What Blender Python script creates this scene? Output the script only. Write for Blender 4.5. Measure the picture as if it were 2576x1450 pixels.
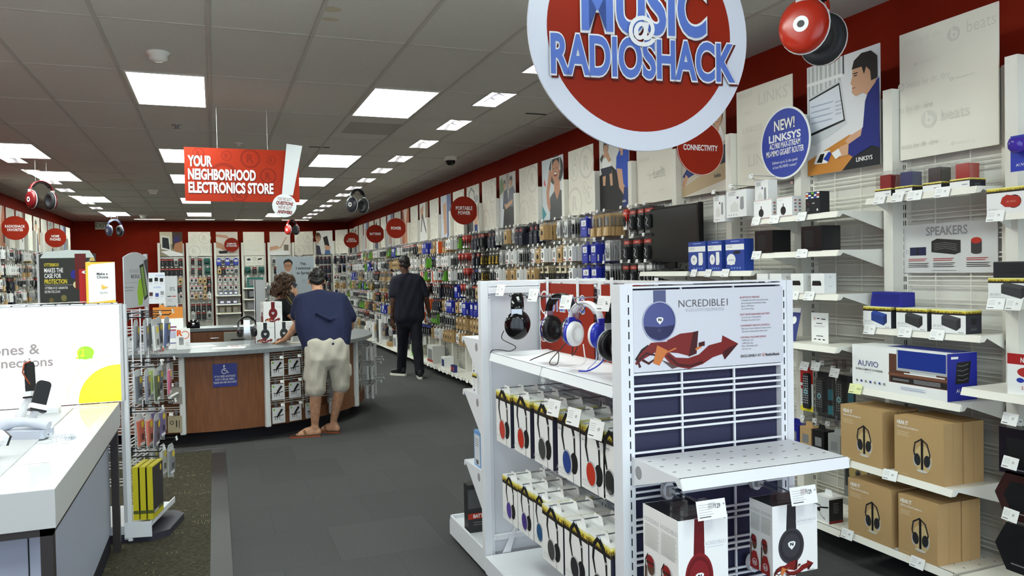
import bpy, bmesh, math, random
from mathutils import Vector, Matrix, Euler
PI = math.pi
R = math.radians
SC = bpy.context.scene
COL = SC.collection
for _o in list(bpy.data.objects):
    bpy.data.objects.remove(_o)
RND = random.Random(7)

# ------------------------------------------------------------------ camera, view, world, light
CEIL = 3.058
cam_d = bpy.data.cameras.new('camera')
cam = bpy.data.objects.new('camera', cam_d)
COL.objects.link(cam)
cam_d.sensor_fit = 'HORIZONTAL'
cam_d.sensor_width = 36.0
cam_d.lens = 1944.19 / 2576 * 36.0
cam_d.clip_start = 0.05
cam_d.clip_end = 100


def cam_axes(yaw, pitch, roll):
    cy, sy, cp, sp = math.cos(yaw), math.sin(yaw), math.cos(pitch), math.sin(pitch)
    f = Vector((sy * cp, cy * cp, sp))
    r = Vector((cy, -sy, 0))
    u = r.cross(f)
    cr, sr = math.cos(roll), math.sin(roll)
    return r * cr + u * sr, u * cr - r * sr, f


_r, _u, _f = cam_axes(R(21.0372), R(-1.2956), R(-1.0935))
cam.matrix_world = Matrix(((_r.x, _u.x, -_f.x, 0), (_r.y, _u.y, -_f.y, 0), (_r.z, _u.z, -_f.z, 1.55), (0, 0, 0, 1)))
SC.camera = cam

SC.view_settings.view_transform = 'Standard'
SC.view_settings.look = 'None'
SC.view_settings.gamma = 1.0
SC.view_settings.use_curve_mapping = False
SC.view_settings.exposure = 0.62
SC.cycles.max_bounces = 5
SC.cycles.diffuse_bounces = 3
SC.cycles.glossy_bounces = 2
SC.cycles.transmission_bounces = 4
SC.cycles.transparent_max_bounces = 8
SC.cycles.caustics_reflective = False
SC.cycles.caustics_refractive = False
SC.cycles.sample_clamp_indirect = 6.0
SC.cycles.use_adaptive_sampling = True
SC.cycles.adaptive_threshold = 0.03

W = bpy.data.worlds.new('daylight')
SC.world = W
W.use_nodes = True
_bg = W.node_tree.nodes['Background']
_bg.inputs[0].default_value = (0.74, 0.86, 1.0, 1)
_bg.inputs[1].default_value = 2.6
PANEL_E = 13.0          # emission of the ceiling troffers
SPOT_E = 16.0           # emission of the small wall-wash lamps
LIGHTBOX_E = 0.75       # backlit panel at the phone table

# ------------------------------------------------------------------ materials
_mats = {}


def lin(c):
    c = c / 255.0
    return c / 12.92 if c <= 0.04045 else ((c + 0.055) / 1.055) ** 2.4


def M(r, g, b, rough=0.6, metal=0.0, spec=0.4, name=None):
    key = (r, g, b, rough, metal, spec, name)
    if key in _mats:
        return _mats[key]
    m = bpy.data.materials.new(name or 'paint_%d_%d_%d' % (r, g, b))
    m.use_nodes = True
    p = m.node_tree.nodes['Principled BSDF']
    p.inputs['Base Color'].default_value = (lin(r), lin(g), lin(b), 1)
    p.inputs['Roughness'].default_value = rough
    p.inputs['Metallic'].default_value = metal
    p.inputs['Specular IOR Level'].default_value = spec
    _mats[key] = m
    return m


def EM(r, g, b, s, name='lit'):
    key = ('E', r, g, b, s)
    if key in _mats:
        return _mats[key]
    m = bpy.data.materials.new(name)
    m.use_nodes = True
    p = m.node_tree.nodes['Principled BSDF']
    p.inputs['Base Color'].default_value = (lin(r), lin(g), lin(b), 1)
    p.inputs['Emission Color'].default_value = (lin(r), lin(g), lin(b), 1)
    p.inputs['Emission Strength'].default_value = s
    p.inputs['Roughness'].default_value = 0.3
    _mats[key] = m
    return m


def clear_mat(name, tint=(1, 1, 1), alpha=0.12, rough=0.08):
    """clear plastic or glass: mostly transparent with a glossy skin"""
    if name in _mats:
        return _mats[name]
    m = bpy.data.materials.new(name)
    m.use_nodes = True
    nt = m.node_tree
    nt.nodes.clear()
    out = nt.nodes.new('ShaderNodeOutputMaterial')
    mix = nt.nodes.new('ShaderNodeMixShader')
    tr = nt.nodes.new('ShaderNodeBsdfTransparent')
    pb = nt.nodes.new('ShaderNodeBsdfGlossy')
    tr.inputs[0].default_value = (*tint, 1)
    pb.inputs['Color'].default_value = (*tint, 1)
    pb.inputs['Roughness'].default_value = rough
    mix.inputs[0].default_value = alpha
    nt.links.new(tr.outputs[0], mix.inputs[1])
    nt.links.new(pb.outputs[0], mix.inputs[2])
    nt.links.new(mix.outputs[0], out.inputs[0])
    _mats[name] = m
    return m


def noise_mat(name, c1, c2, scale, rough=0.8, stretch=(1, 1, 1), detail=4, bump=0.0, lo=0.35, hi=0.65, spec=0.3, coord='Object'):
    if name in _mats:
        return _mats[name]
    m = bpy.data.materials.new(name)
    m.use_nodes = True
    nt = m.node_tree
    p = nt.nodes['Principled BSDF']
    tc = nt.nodes.new('ShaderNodeTexCoord')
    mp = nt.nodes.new('ShaderNodeMapping')
    mp.inputs['Scale'].default_value = stretch
    nz = nt.nodes.new('ShaderNodeTexNoise')
    nz.inputs['Scale'].default_value = scale
    nz.inputs['Detail'].default_value = detail
    rp = nt.nodes.new('ShaderNodeValToRGB')
    rp.color_ramp.elements[0].position = lo
    rp.color_ramp.elements[1].position = hi
    rp.color_ramp.elements[0].color = (lin(c1[0]), lin(c1[1]), lin(c1[2]), 1)
    rp.color_ramp.elements[1].color = (lin(c2[0]), lin(c2[1]), lin(c2[2]), 1)
    nt.links.new(tc.outputs[coord], mp.inputs[0])
    nt.links.new(mp.outputs[0], nz.inputs['Vector'])
    nt.links.new(nz.outputs['Fac'], rp.inputs[0])
    nt.links.new(rp.outputs[0], p.inputs['Base Color'])
    p.inputs['Roughness'].default_value = rough
    p.inputs['Specular IOR Level'].default_value = spec
    if bump:
        bp = nt.nodes.new('ShaderNodeBump')
        bp.inputs['Strength'].default_value = bump
        bp.inputs['Distance'].default_value = 0.004
        nt.links.new(nz.outputs['Fac'], bp.inputs['Height'])
        nt.links.new(bp.outputs[0], p.inputs['Normal'])
    _mats[name] = m
    return m


WHITE = M(232, 229, 218, 0.45)          # cream white enamel of the shop fittings
COOL = M(232, 234, 238, 0.4)            # whiter enamel of the floor gondola
PAPER = M(240, 240, 238, 0.55)
BOARD = M(236, 232, 218, 0.6)
GHOST = M(219, 216, 204, 0.6)
GHOST2 = M(226, 223, 211, 0.6)
BLACK = M(22, 22, 24, 0.4)
MATT = M(30, 30, 33, 0.75)
GLOSSB = M(10, 10, 13, 0.12)
NAVY = M(30, 34, 54, 0.5)
RED = M(150, 36, 8, 0.6, 0, .2)
REDP = M(176, 44, 24, 0.5)
CHROME = M(200, 200, 205, 0.18, 1.0)
STEEL = M(170, 172, 176, 0.35, 0.9)
GREY = M(128, 128, 130, 0.5)
LGREY = M(188, 188, 190, 0.5)
MGREY = M(150, 150, 152, 0.5)
BLUE = M(34, 60, 160, 0.45)
DBLUE = M(24, 30, 130, 0.45)
GOLD = M(236, 206, 60, 0.5)
YEL = M(244, 226, 60, 0.5)
BROWNB = M(176, 142, 96, 0.75)          # kraft carton
KRAFT = M(186, 152, 104, 0.75)
SKIN = M(206, 160, 128, 0.55)
SKIND = M(92, 62, 46, 0.5)
HAIR = M(24, 20, 18, 0.5)
JEANS = M(44, 62, 120, 0.7)
GREEN = M(110, 190, 40, 0.5)
ORANGE = M(226, 92, 30, 0.5)
SLOT = M(24, 24, 26, 0.8)

# ------------------------------------------------------------------ mesh builder


class B:
    def __init__(s):
        s.v, s.f, s.mi, s.sm, s.mats = [], [], [], [], []

    def idx(s, m):
        if m not in s.mats:
            s.mats.append(m)
        return s.mats.index(m)

    def face(s, pts, m, smooth=False):
        n = len(s.v)
        s.v.extend([tuple(p) for p in pts])
        s.f.append(tuple(range(n, n + len(pts))))
        s.mi.append(s.idx(m))
        s.sm.append(smooth)

    def mesh(s, vs, fs, m, smooth=False):
        n = len(s.v)
        s.v.extend([tuple(p) for p in vs])
        k = s.idx(m)
        for f in fs:
            s.f.append(tuple(n + i for i in f))
            s.mi.append(k)
            s.sm.append(smooth)

    def box(s, x0, y0, z0, x1, y1, z1, m, mx=None):
        vs = [Vector(p) for p in ((x0, y0, z0), (x1, y0, z0), (x1, y1, z0), (x0, y1, z0), (x0, y0, z1), (x1, y0, z1), (x1, y1, z1), (x0, y1, z1))]
        if mx:
            vs = [mx @ p for p in vs]
        s.mesh(vs, [(0, 3, 2, 1), (4, 5, 6, 7), (0, 1, 5, 4), (1, 2, 6, 5), (2, 3, 7, 6), (3, 0, 4, 7)], m)

    def prism(s, pts, h, m, mx, cap=True, smooth=False):
        """2-D outline extruded from z=0 to z=h in frame mx"""
        n = len(pts)
        lo = [mx @ Vector((x, y, 0)) for x, y in pts]
        hi = [mx @ Vector((x, y, h)) for x, y in pts]
        s.mesh(lo + hi, [(i, (i + 1) % n, n + (i + 1) % n, n + i) for i in range(n)], m, smooth)
        if cap:
            s.face(hi, m)
            s.face(lo[::-1], m)

    def tube(s, path, r, m, n=8, caps=True, smooth=True):
        path = [Vector(p) for p in path]
        rs = r if isinstance(r, (list, tuple)) else [r] * len(path)
        rings = []
        up = None
        for i, p in enumerate(path):
            a = path[max(i - 1, 0)]
            b = path[min(i + 1, len(path) - 1)]
            t = (b - a)
            t = t.normalized() if t.length > 1e-9 else Vector((0, 0, 1))
            if up is None:
                up = Vector((0, 0, 1)) if abs(t.z) < 0.9 else Vector((1, 0, 0))
            u = t.cross(up)
            if u.length < 1e-6:
                u = t.orthogonal()
            u.normalize()
            w = u.cross(t).normalized()
            up = w
            rings.append([p + (u * math.cos(2 * PI * k / n) + w * math.sin(2 * PI * k / n)) * rs[i] for k in range(n)])
        vs = [q for rg in rings for q in rg]
        fs = []
        for i in range(len(rings) - 1):
            for k in range(n):
                fs.append((i * n + k, i * n + (k + 1) % n, (i + 1) * n + (k + 1) % n, (i + 1) * n + k))
        s.mesh(vs, fs, m, smooth)
        if caps:
            s.face(rings[0][::-1], m)
            s.face(rings[-1], m)

    def lathe(s, prof, m, mx, n=24, smooth=True):
        """profile (r, z) about the frame's z axis"""
        vs, fs = [], []
        for r, z in prof:
            for k in range(n):
                vs.append(mx @ Vector((r * math.cos(2 * PI * k / n), r * math.sin(2 * PI * k / n), z)))
        for i in range(len(prof) - 1):
            for k in range(n):
                fs.append((i * n + k, i * n + (k + 1) % n, (i + 1) * n + (k + 1) % n, (i + 1) * n + k))
        s.mesh(vs, fs, m, smooth)

    def ball(s, c, r, m, n=16, mx=None):
        r = r if isinstance(r, (tuple, list)) else (r, r, r)
        vs, fs = [], []
        k2 = max(n // 2, 4)
        c = Vector(c)
        for i in range(k2 + 1):
            a = PI * i / k2
            for k in range(n):
                p = Vector((r[0] * math.sin(a) * math.cos(2 * PI * k / n), r[1] * math.sin(a) * math.sin(2 * PI * k / n), r[2] * math.cos(a)))
                vs.append(c + (mx @ p if mx else p))
        for i in range(k2):
            for k in range(n):
                fs.append((i * n + k, (i + 1) * n + k, (i + 1) * n + (k + 1) % n, i * n + (k + 1) % n))
        s.mesh(vs, fs, m, True)

    def data(s, name):
        me = bpy.data.meshes.new(name)
        me.from_pydata(s.v, [], s.f)
        for m in s.mats:
            me.materials.append(m)
        me.polygons.foreach_set('material_index', s.mi)
        me.polygons.foreach_set('use_smooth', s.sm)
        me.update()
        return me

    def obj(s, name, parent=None, loc=(0, 0, 0), rz=0, bevel=0):
        return link(name, s.data(name), parent, loc, rz, bevel)


def link(name, me, parent=None, loc=(0, 0, 0), rz=0, bevel=0):
    o = bpy.data.objects.new(name, me)
    COL.objects.link(o)
    o.location = loc
    o.rotation_euler = (0, 0, rz)
    if parent is not None:
        o.parent = parent
    if bevel:
        md = o.modifiers.new('soft_edges', 'BEVEL')
        md.width = bevel
        md.segments = 2
        md.limit_method = 'ANGLE'
        md.angle_limit = R(40)
    return o


def tag(o, label, cat, group=None):
    o['label'] = label
    o['category'] = cat
    if group:
        o['group'] = group
    return o


def thing(name, label, cat, loc=(0, 0, 0), rz=0, group=None):
    o = bpy.data.objects.new(name, None)
    o.empty_display_size = 0.05
    COL.objects.link(o)
    o.location = loc
    o.rotation_euler = (0, 0, rz)
    return tag(o, label, cat, group)


def struct(o):
    o['kind'] = 'structure'
    return o


def dup(root, loc, rz, label, group=None):
    r = root.copy()
    COL.objects.link(r)
    r.location = loc
    r.rotation_euler = (0, 0, rz)
    r['label'] = label
    if group:
        r['group'] = group
    for ch in list(root.children):
        c = ch.copy()
        COL.objects.link(c)
        c.parent = r
        for g in list(ch.children):
            d = g.copy()
            COL.objects.link(d)
            d.parent = c
    return r


def frame(o, x, y):
    x = Vector(x).normalized()
    y = Vector(y).normalized()
    z = x.cross(y)
    o = Vector(o)
    return Matrix(((x.x, y.x, z.x, o.x), (x.y, y.y, z.y, o.y), (x.z, y.z, z.z, o.z), (0, 0, 0, 1)))


# ------------------------------------------------------------------ lettering and flat artwork
_txt = {}


def glyphs(s, res=3, off=0.0):
    key = (s, res, round(off, 3))
    if key in _txt:
        return _txt[key]
    cu = bpy.data.curves.new('lettering', 'FONT')
    cu.body = s
    cu.resolution_u = res
    cu.fill_mode = 'FRONT'
    cu.offset = off
    ob = bpy.data.objects.new('lettering', cu)
    me = ob.to_mesh()
    vs = [(v.co.x, v.co.y) for v in me.vertices]
    fs = [tuple(p.vertices) for p in me.polygons]
    ob.to_mesh_clear()
    bpy.data.objects.remove(ob)
    bpy.data.curves.remove(cu)
    xs = [v[0] for v in vs] or [0, 1]
    _txt[key] = (vs, fs, min(xs), max(xs))
    return _txt[key]


_capv = glyphs('H')[0]
CAP = max(v[1] for v in _capv)


class Art:
    """flat print on a face of a builder: x right, y up, layered outward"""

    def __init__(s, b, mx, step=0.00016, start=1):
        s.b, s.mx, s.step, s.k = b, mx, step, start

    def P(s, x, y):
        return s.mx @ Vector((x, y, s.k * s.step))

    def poly(s, pts, m):
        s.b.face([s.P(x, y) for x, y in pts], m)
        s.k += 1

    def rect(s, x0, y0, x1, y1, m):
        s.poly([(x0, y0), (x1, y0), (x1, y1), (x0, y1)], m)

    def ell(s, cx, cy, rx, ry, m, n=28, rot=0, a0=0, a1=2 * PI):
        full = abs(a1 - a0 - 2 * PI) < 1e-6
        k = n if full else n + 1
        pts = []
        for i in range(k):
            a = a0 + (a1 - a0) * i / n
            x, y = rx * math.cos(a), ry * math.sin(a)
            pts.append((cx + x * math.cos(rot) - y * math.sin(rot), cy + x * math.sin(rot) + y * math.cos(rot)))
        s.poly(pts, m)

    def ring(s, cx, cy, r0, r1, m, n=32, a0=0, a1=2 * PI, sx=1.0, sy=1.0):
        vs = []
        for i in range(n + 1):
            a = a0 + (a1 - a0) * i / n
            for r in (r0, r1):
                vs.append(s.P(cx + r * math.cos(a) * sx, cy + r * math.sin(a) * sy))
        s.b.mesh(vs, [(2 * i, 2 * i + 1, 2 * i + 3, 2 * i + 2) for i in range(n)], m)
        s.k += 1

    def stroke(s, pts, w, m):
        """broad line with round-ish joints"""
        n = len(pts)
        L, Rr = [], []
        for i, (x, y) in enumerate(pts):
            a = pts[max(i - 1, 0)]
            c = pts[min(i + 1, n - 1)]
            dx, dy = c[0] - a[0], c[1] - a[1]
            q = math.hypot(dx, dy) or 1
            ww = (w[i] if isinstance(w, (list, tuple)) else w) / 2
            L.append((x - dy / q * ww, y + dx / q * ww))
            Rr.append((x + dy / q * ww, y - dx / q * ww))
        vs = [s.P(*p) for p in L] + [s.P(*p) for p in Rr]
        s.b.mesh(vs, [(n + i, n + i + 1, i + 1, i) for i in range(n - 1)], m)
        s.k += 1

    def text(s, t, x, y, h, m, cond=0.75, bold=0.0, al='l', res=2, rot=0, clip=None, w=None, sh=0.0):
        vs, fs, x0, x1 = glyphs(t, res, bold)
        sc = h / CAP
        if w:
            cond = w / ((x1 - x0) * sc)
        width = (x1 - x0) * sc * cond
        ox = {'l': 0, 'c': -width / 2, 'r': -width}[al]
        cr, sr = math.cos(rot), math.sin(rot)
        pts = []
        for a, c in vs:
            px, py = (a - x0) * sc * cond + ox + c * sc * sh, c * sc
            pts.append((x + px * cr - py * sr, y + px * sr + py * cr))
        if clip is not None:
            fs = [f for f in fs if max(pts[i][0] for i in f) <= clip]
        s.b.mesh([s.P(*p) for p in pts], fs, m)
        s.k += 1
        return width

    def lines(s, x0, y, x1, n, gap, h, m, ragged=0.25):
        rr = random.Random(int(abs(x0 * 1000 + y * 777)) + n)
        for i in range(n):
            s.b.face([s.P(x0, y - i * gap), s.P(x0 + (x1 - x0) * (1 - rr.random() * ragged), y - i * gap), s.P(x0 + (x1 - x0) * (1 - rr.random() * ragged), y - i * gap + h), s.P(x0, y - i * gap + h)][:2]
                     + [s.P(x0 + (x1 - x0) * (1 - ragged * 0.5 * (i % 2)), y - i * gap + h), s.P(x0, y - i * gap + h)], m)
        s.k += 1


def front(b, w, h, x0=None, y=0.0, z=0.0, **k):
    """art frame on a face looking to local -Y, its lower left corner at (-w/2, y, z)"""
    return Art(b, frame((-w / 2 if x0 is None else x0, y, z), (1, 0, 0), (0, 0, 1)), **k)


def side(b, x, y0, z=0.0, sgn=1, **k):
    if sgn > 0:
        return Art(b, frame((x, y0, z), (0, 1, 0), (0, 0, 1)), **k)
    return Art(b, frame((x, y0, z), (0, -1, 0), (0, 0, 1)), **k)


ORD = 'first second third fourth fifth sixth seventh eighth ninth tenth eleventh twelfth thirteenth fourteenth fifteenth sixteenth seventeenth eighteenth nineteenth twentieth'.split()
NUM = 'one two three four five six seven eight nine ten eleven twelve'.split()

# ------------------------------------------------------------------ the room
XL, XR, YB, YF = -3.40, 3.65, 22.95, -1.6
carpet = noise_mat('grey_carpet', (62, 62, 63), (92, 92, 92), 260, 0.95, detail=3, bump=0.25, spec=0.1)
_nt = carpet.node_tree      # faint carpet-tile shade changes (half-metre squares)
_ck = _nt.nodes.new('ShaderNodeTexBrick')
_ck.offset = 0.5
_ck.inputs['Scale'].default_value = 1.0
_ck.inputs['Brick Width'].default_value = 0.6
_ck.inputs['Row Height'].default_value = 0.6
_ck.inputs['Mortar Size'].default_value = 0.002
_ck.inputs['Color1'].default_value = (0.86, 0.86, 0.86, 1)
_ck.inputs['Color2'].default_value = (1.0, 1.0, 1.0, 1)
_ck.inputs['Mortar'].default_value = (0.74, 0.74, 0.74, 1)
_tc = _nt.nodes.new('ShaderNodeTexCoord')
_nt.links.new(_tc.outputs['Object'], _ck.inputs['Vector'])
_mx = _nt.nodes.new('ShaderNodeMix')
_mx.data_type = 'RGBA'
_mx.blend_type = 'MULTIPLY'
_mx.inputs[0].default_value = 1.0
_pb = _nt.nodes['Principled BSDF']
_src = _pb.inputs['Base Color'].links[0].from_socket
_nt.links.new(_src, _mx.inputs[6])
_nt.links.new(_ck.outputs['Color'], _mx.inputs[7])
_nt.links.new(_mx.outputs[2], _pb.inputs['Base Color'])

b = B()
b.box(XL - 0.3, YF - 0.3, -0.1, XR + 0.3, YB + 0.3, 0, carpet)
struct(b.obj('floor'))

redwall = noise_mat('red_wall_paint', (134, 31, 9), (142, 35, 12), 3, 0.75, spec=0.15)
b = B()
b.box(XR, YF - 0.3, 0, XR + 0.15, YB + 0.3, CEIL + 0.15, redwall)
struct(b.obj('wall_right'))
b = B()
b.box(XL - 0.15, YF - 0.3, 0, XL, YB + 0.3, CEIL + 0.15, redwall)
struct(b.obj('wall_left'))
b = B()
b.box(XL, YB, 0, XR, YB + 0.15, CEIL + 0.15, redwall)
struct(b.obj('wall_back'))

# ceiling: 0.61 x 1.22 lay-in tiles on a tee grid; openings where the troffers and lamps sit
tile = noise_mat('ceiling_tile', (196, 193, 182), (222, 219, 209), 420, 0.95, detail=2, bump=0.3, lo=0.3, hi=0.7, spec=0.1)
tee = M(188, 184, 172, 0.6)
stain = M(196, 184, 158, 0.95)
GX0 = -0.606            # a tee line
GY0 = 6.245             # a tee line (depth)
TW, TD = 0.61, 1.22
holes = []              # (x0, y0, x1, y1) lit openings
TROF = []
for ci, x0 in (('left', GX0 - 3 * TW), ('middle', GX0), ('right', GX0 + 3 * TW)):
    for ri, ro in enumerate((-6, -3, 0, 3, 5, 8, 11)):
        TROF.append((ci, ri, x0 + 0.027, GY0 + ro * TD + 0.03, x0 + 0.583, GY0 + ro * TD + 1.19))
LAMPS = []
for i in range(14):      # wall-wash lamps, along both long walls
    LAMPS.append(('right', i, 2.215, 4.93 + i * 1.222))
for i in range(10):
    LAMPS.append(('left', i, -2.44, 9.8 + i * 1.222))
BACKL = [('back', i, -1.9 + i * 1.22 + (0.0 if i < 3 else 0.0), 21.95) for i in range(4)]
for c, i, x0, y0, x1, y1 in TROF:
    holes.append((x0, y0, x1, y1))
for c, i, x, y in LAMPS:
    holes.append((x, y, x + 0.24, y + 0.56))
for c, i, x, y in BACKL:
    holes.append((x, y, x + 0.74, y + 0.24))
xs = sorted({XL, XR} | {h[0] for h in holes} | {h[2] for h in holes})
b = B()
for i in range(len(xs) - 1):
    xa, xb = xs[i], xs[i + 1]
    if xb - xa < 1e-6:
        continue
    xm = (xa + xb) / 2
    cuts = sorted((h[1], h[3]) for h in holes if h[0] < xm < h[2])
    y = YF - 0.1
    for c0, c1 in cuts + [(YB + 0.05, None)]:
        if c0 > y + 1e-6:
            b.face([(xa, y, CEIL), (xa, c0, CEIL), (xb, c0, CEIL), (xb, y, CEIL)], tile)
        if c1:
            y = c1
b.box(XL - 0.1, YF - 0.3, CEIL + 0.25, XR + 0.1, YB + 0.3, CEIL + 0.3, M(60, 60, 60))


def inhole(x, y0, y1, vert=True):
    return [h for h in holes if h[0] < x < h[2] and h[1] < y1 and h[3] > y0]


n0 = int((XL - GX0) / TW) - 1
for i in range(n0, 12):      # tees along the shop
    x = GX0 + i * TW
    if XL < x < XR:
        cuts = sorted((h[1], h[3]) for h in holes if h[0] - 0.013 < x < h[2] + 0.013)
        y = YF
        for c0, c1 in cuts + [(YB, None)]:
            if c0 > y:
                b.box(x - 0.012, y, CEIL - 0.006, x + 0.012, c0, CEIL + 0.001, tee)
            if c1:
                y = c1
for j in range(-8, 15):      # cross tees
    y = GY0 + j * TD
    if YF < y < YB:
        cuts = sorted((h[0], h[2]) for h in holes if h[1] - 0.011 < y < h[3] + 0.011)
        x = XL
        for c0, c1 in cuts + [(XR, None)]:
            if c0 > x:
                b.box(x, y - 0.007, CEIL - 0.004, c0, y + 0.007, CEIL + 0.001, tee)
            if c1:
                x = c1
for (cx, cy, rx, ry) in ((0.66, 4.5, 0.06, 0.05), (0.68, 4.68, 0.05, 0.035), (-1.3, 13.3, 0.2, 0.13)):      # water marks
    b.face([(cx + rx * math.cos(a * PI / 10), cy - ry * math.sin(a * PI / 10), CEIL - 0.0006) for a in range(20)], stain)
b.face([(1.3, 7.75, CEIL - .0008), (1.3, 8.4, CEIL - .0008), (1.83, 8.4, CEIL - .0008), (1.83, 7.75, CEIL - .0008)], M(176, 172, 160, .95))
for (cx, cy) in ((-2.9, 13.6), (-3.05, 17.4), (2.95, 6.9), (1.2, 9.4)):           # air slots
    b.box(cx - 0.12, cy - 0.02, CEIL - 0.003, cx + 0.12, cy + 0.02, CEIL + 0.001, M(60, 58, 54, .9))
struct(b.obj('ceiling'))

# shop front behind the camera: daylight through tall panes
b = B()
fr = M(90, 92, 95, 0.4, 0.6)
b.box(XL, YF - 0.12, 0, XR, YF, 0.3, M(150, 148, 140))
b.box(XL, YF - 0.12, 2.85, XR, YF, CEIL, M(150, 148, 140))
for i in range(6):
    x = XL + (XR - XL) * i / 5
    b.box(x - 0.04, YF - 0.1, 0.3, x + 0.04, YF - 0.02, 2.85, fr)
struct(b.obj('wall_front'))
glass = clear_mat('shop_glass', (0.97, 0.99, 0.98), 0.06, 0.02)
for i in range(5):
    x0 = XL + (XR - XL) * i / 5 + 0.04
    x1 = XL + (XR - XL) * (i + 1) / 5 - 0.04
    b = B()
    b.box(x0, YF - 0.065, 0.3, x1, YF - 0.055, 2.85, glass)
    struct(b.obj('window_%d' % (i + 1)))
pl = bpy.data.lights.new('daylight_portal', 'AREA')
pl.shape = 'RECTANGLE'
pl.size, pl.size_y = XR - XL, 2.55
pl.cycles.is_portal = True
po = bpy.data.objects.new('daylight_portal', pl)
COL.objects.link(po)
po.location = ((XL + XR) / 2, YF - 0.15, 1.575)
po.rotation_euler = (R(90), 0, 0)

# entrance runner with a flat rubber edge
runner = noise_mat('runner_pile', (46, 44, 38), (86, 82, 66), 46, 0.95, stretch=(1.0, 4.0, 1), detail=8, bump=0.3, lo=0.38, hi=0.68, spec=0.1)
rn = thing('entrance_runner', 'dark olive patterned entrance runner on the grey carpet', 'rug', (0, 0, 0.0))
b = B()
b.box(-3.3, -1.4, 0.0005, -0.06, 7.33, 0.006, runner)
for i in range(260):
    x = RND.uniform(-1.6, -0.1)
    y = RND.uniform(3.2, 7.2)
    n = RND.randint(3, 9)
    for k in range(n):
        if RND.random() < 0.5:
            b.face([(x + k * .012, y, .0064), (x + k * .012 + .004, y, .0064), (x + k * .012 + .004, y + .03, .0064), (x + k * .012, y + .03, .0064)], M(112, 106, 76, 0.95))
b.obj('pile', rn)
b = B()
edge = M(52, 50, 50, 0.5)
b.box(-0.06, -1.4, 0.0005, 0.05, 7.40, 0.008, edge)
b.box(-3.3, 7.33, 0.0005, -0.06, 7.40, 0.008, edge)
b.obj('rubber_edge', rn)

# ------------------------------------------------------------------ ceiling lamps
ROWP = ['nearest', 'second', 'third', 'fourth', 'fifth', 'sixth', 'seventh']
difmat = EM(244, 255, 248, PANEL_E, 'troffer_diffuser')
me_f = B()
me_f.box(0, 0, 0, 0.556, 0.02, 0.02, WHITE)
me_f.box(0, 1.14, 0, 0.556, 1.16, 0.02, WHITE)
me_f.box(0, 0.02, 0, 0.012, 1.14, 0.02, WHITE)
me_f.box(0.544, 0.02, 0, 0.556, 1.14, 0.02, WHITE)
me_f = me_f.data('troffer_frame')
me_d = B()
me_d.box(0.012, 0.02, 0.004, 0.544, 1.14, 0.012, difmat)
me_d = me_d.data('troffer_diffuser')
for c, i, x0, y0, x1, y1 in TROF:
    t = thing('ceiling_light', 'large bright ceiling light panel, %s of the %s row counted from the shop front' % (ORD[i], c), 'ceiling light', (x0, y0, CEIL - 0.006), 0, 'bright ceiling light panels')
    link('light_frame', me_f, t)
    link('diffuser', me_d, t)
spotmat = EM(255, 250, 236, SPOT_E, 'lamp_tube')
tray = B()
w, d = 0.24, 0.56
tray.box(0, 0, -0.004, w, 0.012, 0.09, CHROME)
tray.box(0, d - 0.012, -0.004, w, d, 0.09, CHROME)
tray.box(0, 0.012, -0.004, 0.012, d - 0.012, 0.09, CHROME)
tray.box(w - 0.012, 0.012, -0.004, w, d - 0.012, 0.09, CHROME)
tray.box(0, 0, 0.09, w, d, 0.1, CHROME)
for q in range(1, 3):      # louvre blades
    pts = [(0.012, -0.002), (w / 2, 0.035), (w - 0.012, -0.002), (w - 0.012, 0.006), (w / 2, 0.043), (0.012, 0.006)]
    tray.prism(pts, 0.006, CHROME, frame((0, d * q / 3 + 0.003, 0), (1, 0, 0), (0, 0, 1)))
tray = tray.data('lamp_tray')
tb = B()
tb.tube([(w / 2, 0.03, 0.065), (w / 2, d - 0.03, 0.065)], 0.018, spotmat, 10)
tb = tb.data('lamp_tube')
for c, i, x, y in LAMPS:
    t = thing('louvre_lamp', 'small chrome louvred ceiling lamp along the %s wall, %s from the shop front' % (c, ORD[i]), 'ceiling lamp', (x, y, CEIL), 0, 'louvred lamps along the walls')
    link('reflector', tray, t)
    link('lamp_tube', tb, t)
tray2 = B()
w, d = 0.74, 0.24
tray2.box(0, 0, -0.004, w, 0.012, 0.06, WHITE)
tray2.box(0, d - 0.012, -0.004, w, d, 0.06, WHITE)
tray2.box(0, 0.012, -0.004, 0.012, d - 0.012, 0.06, WHITE)
tray2.box(w - 0.012, 0.012, -0.004, w, d - 0.012, 0.06, WHITE)
tray2.box(0, 0, 0.06, w, d, 0.07, CHROME)
tray2 = tray2.data('lamp_tray')
tb2 = B()
tb2.tube([(0.03, d / 2, 0.035), (w - 0.03, d / 2, 0.035)], 0.016, spotmat, 10)
tb2 = tb2.data('lamp_tube')
for c, i, x, y in BACKL:
    t = thing('strip_lamp', 'narrow ceiling strip lamp in front of the back wall, %s from the left' % ORD[i], 'ceiling lamp', (x, y, CEIL), 0, 'strip lamps at the back wall')
    link('reflector', tray2, t)
    link('lamp_tube', tb2, t)

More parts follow.
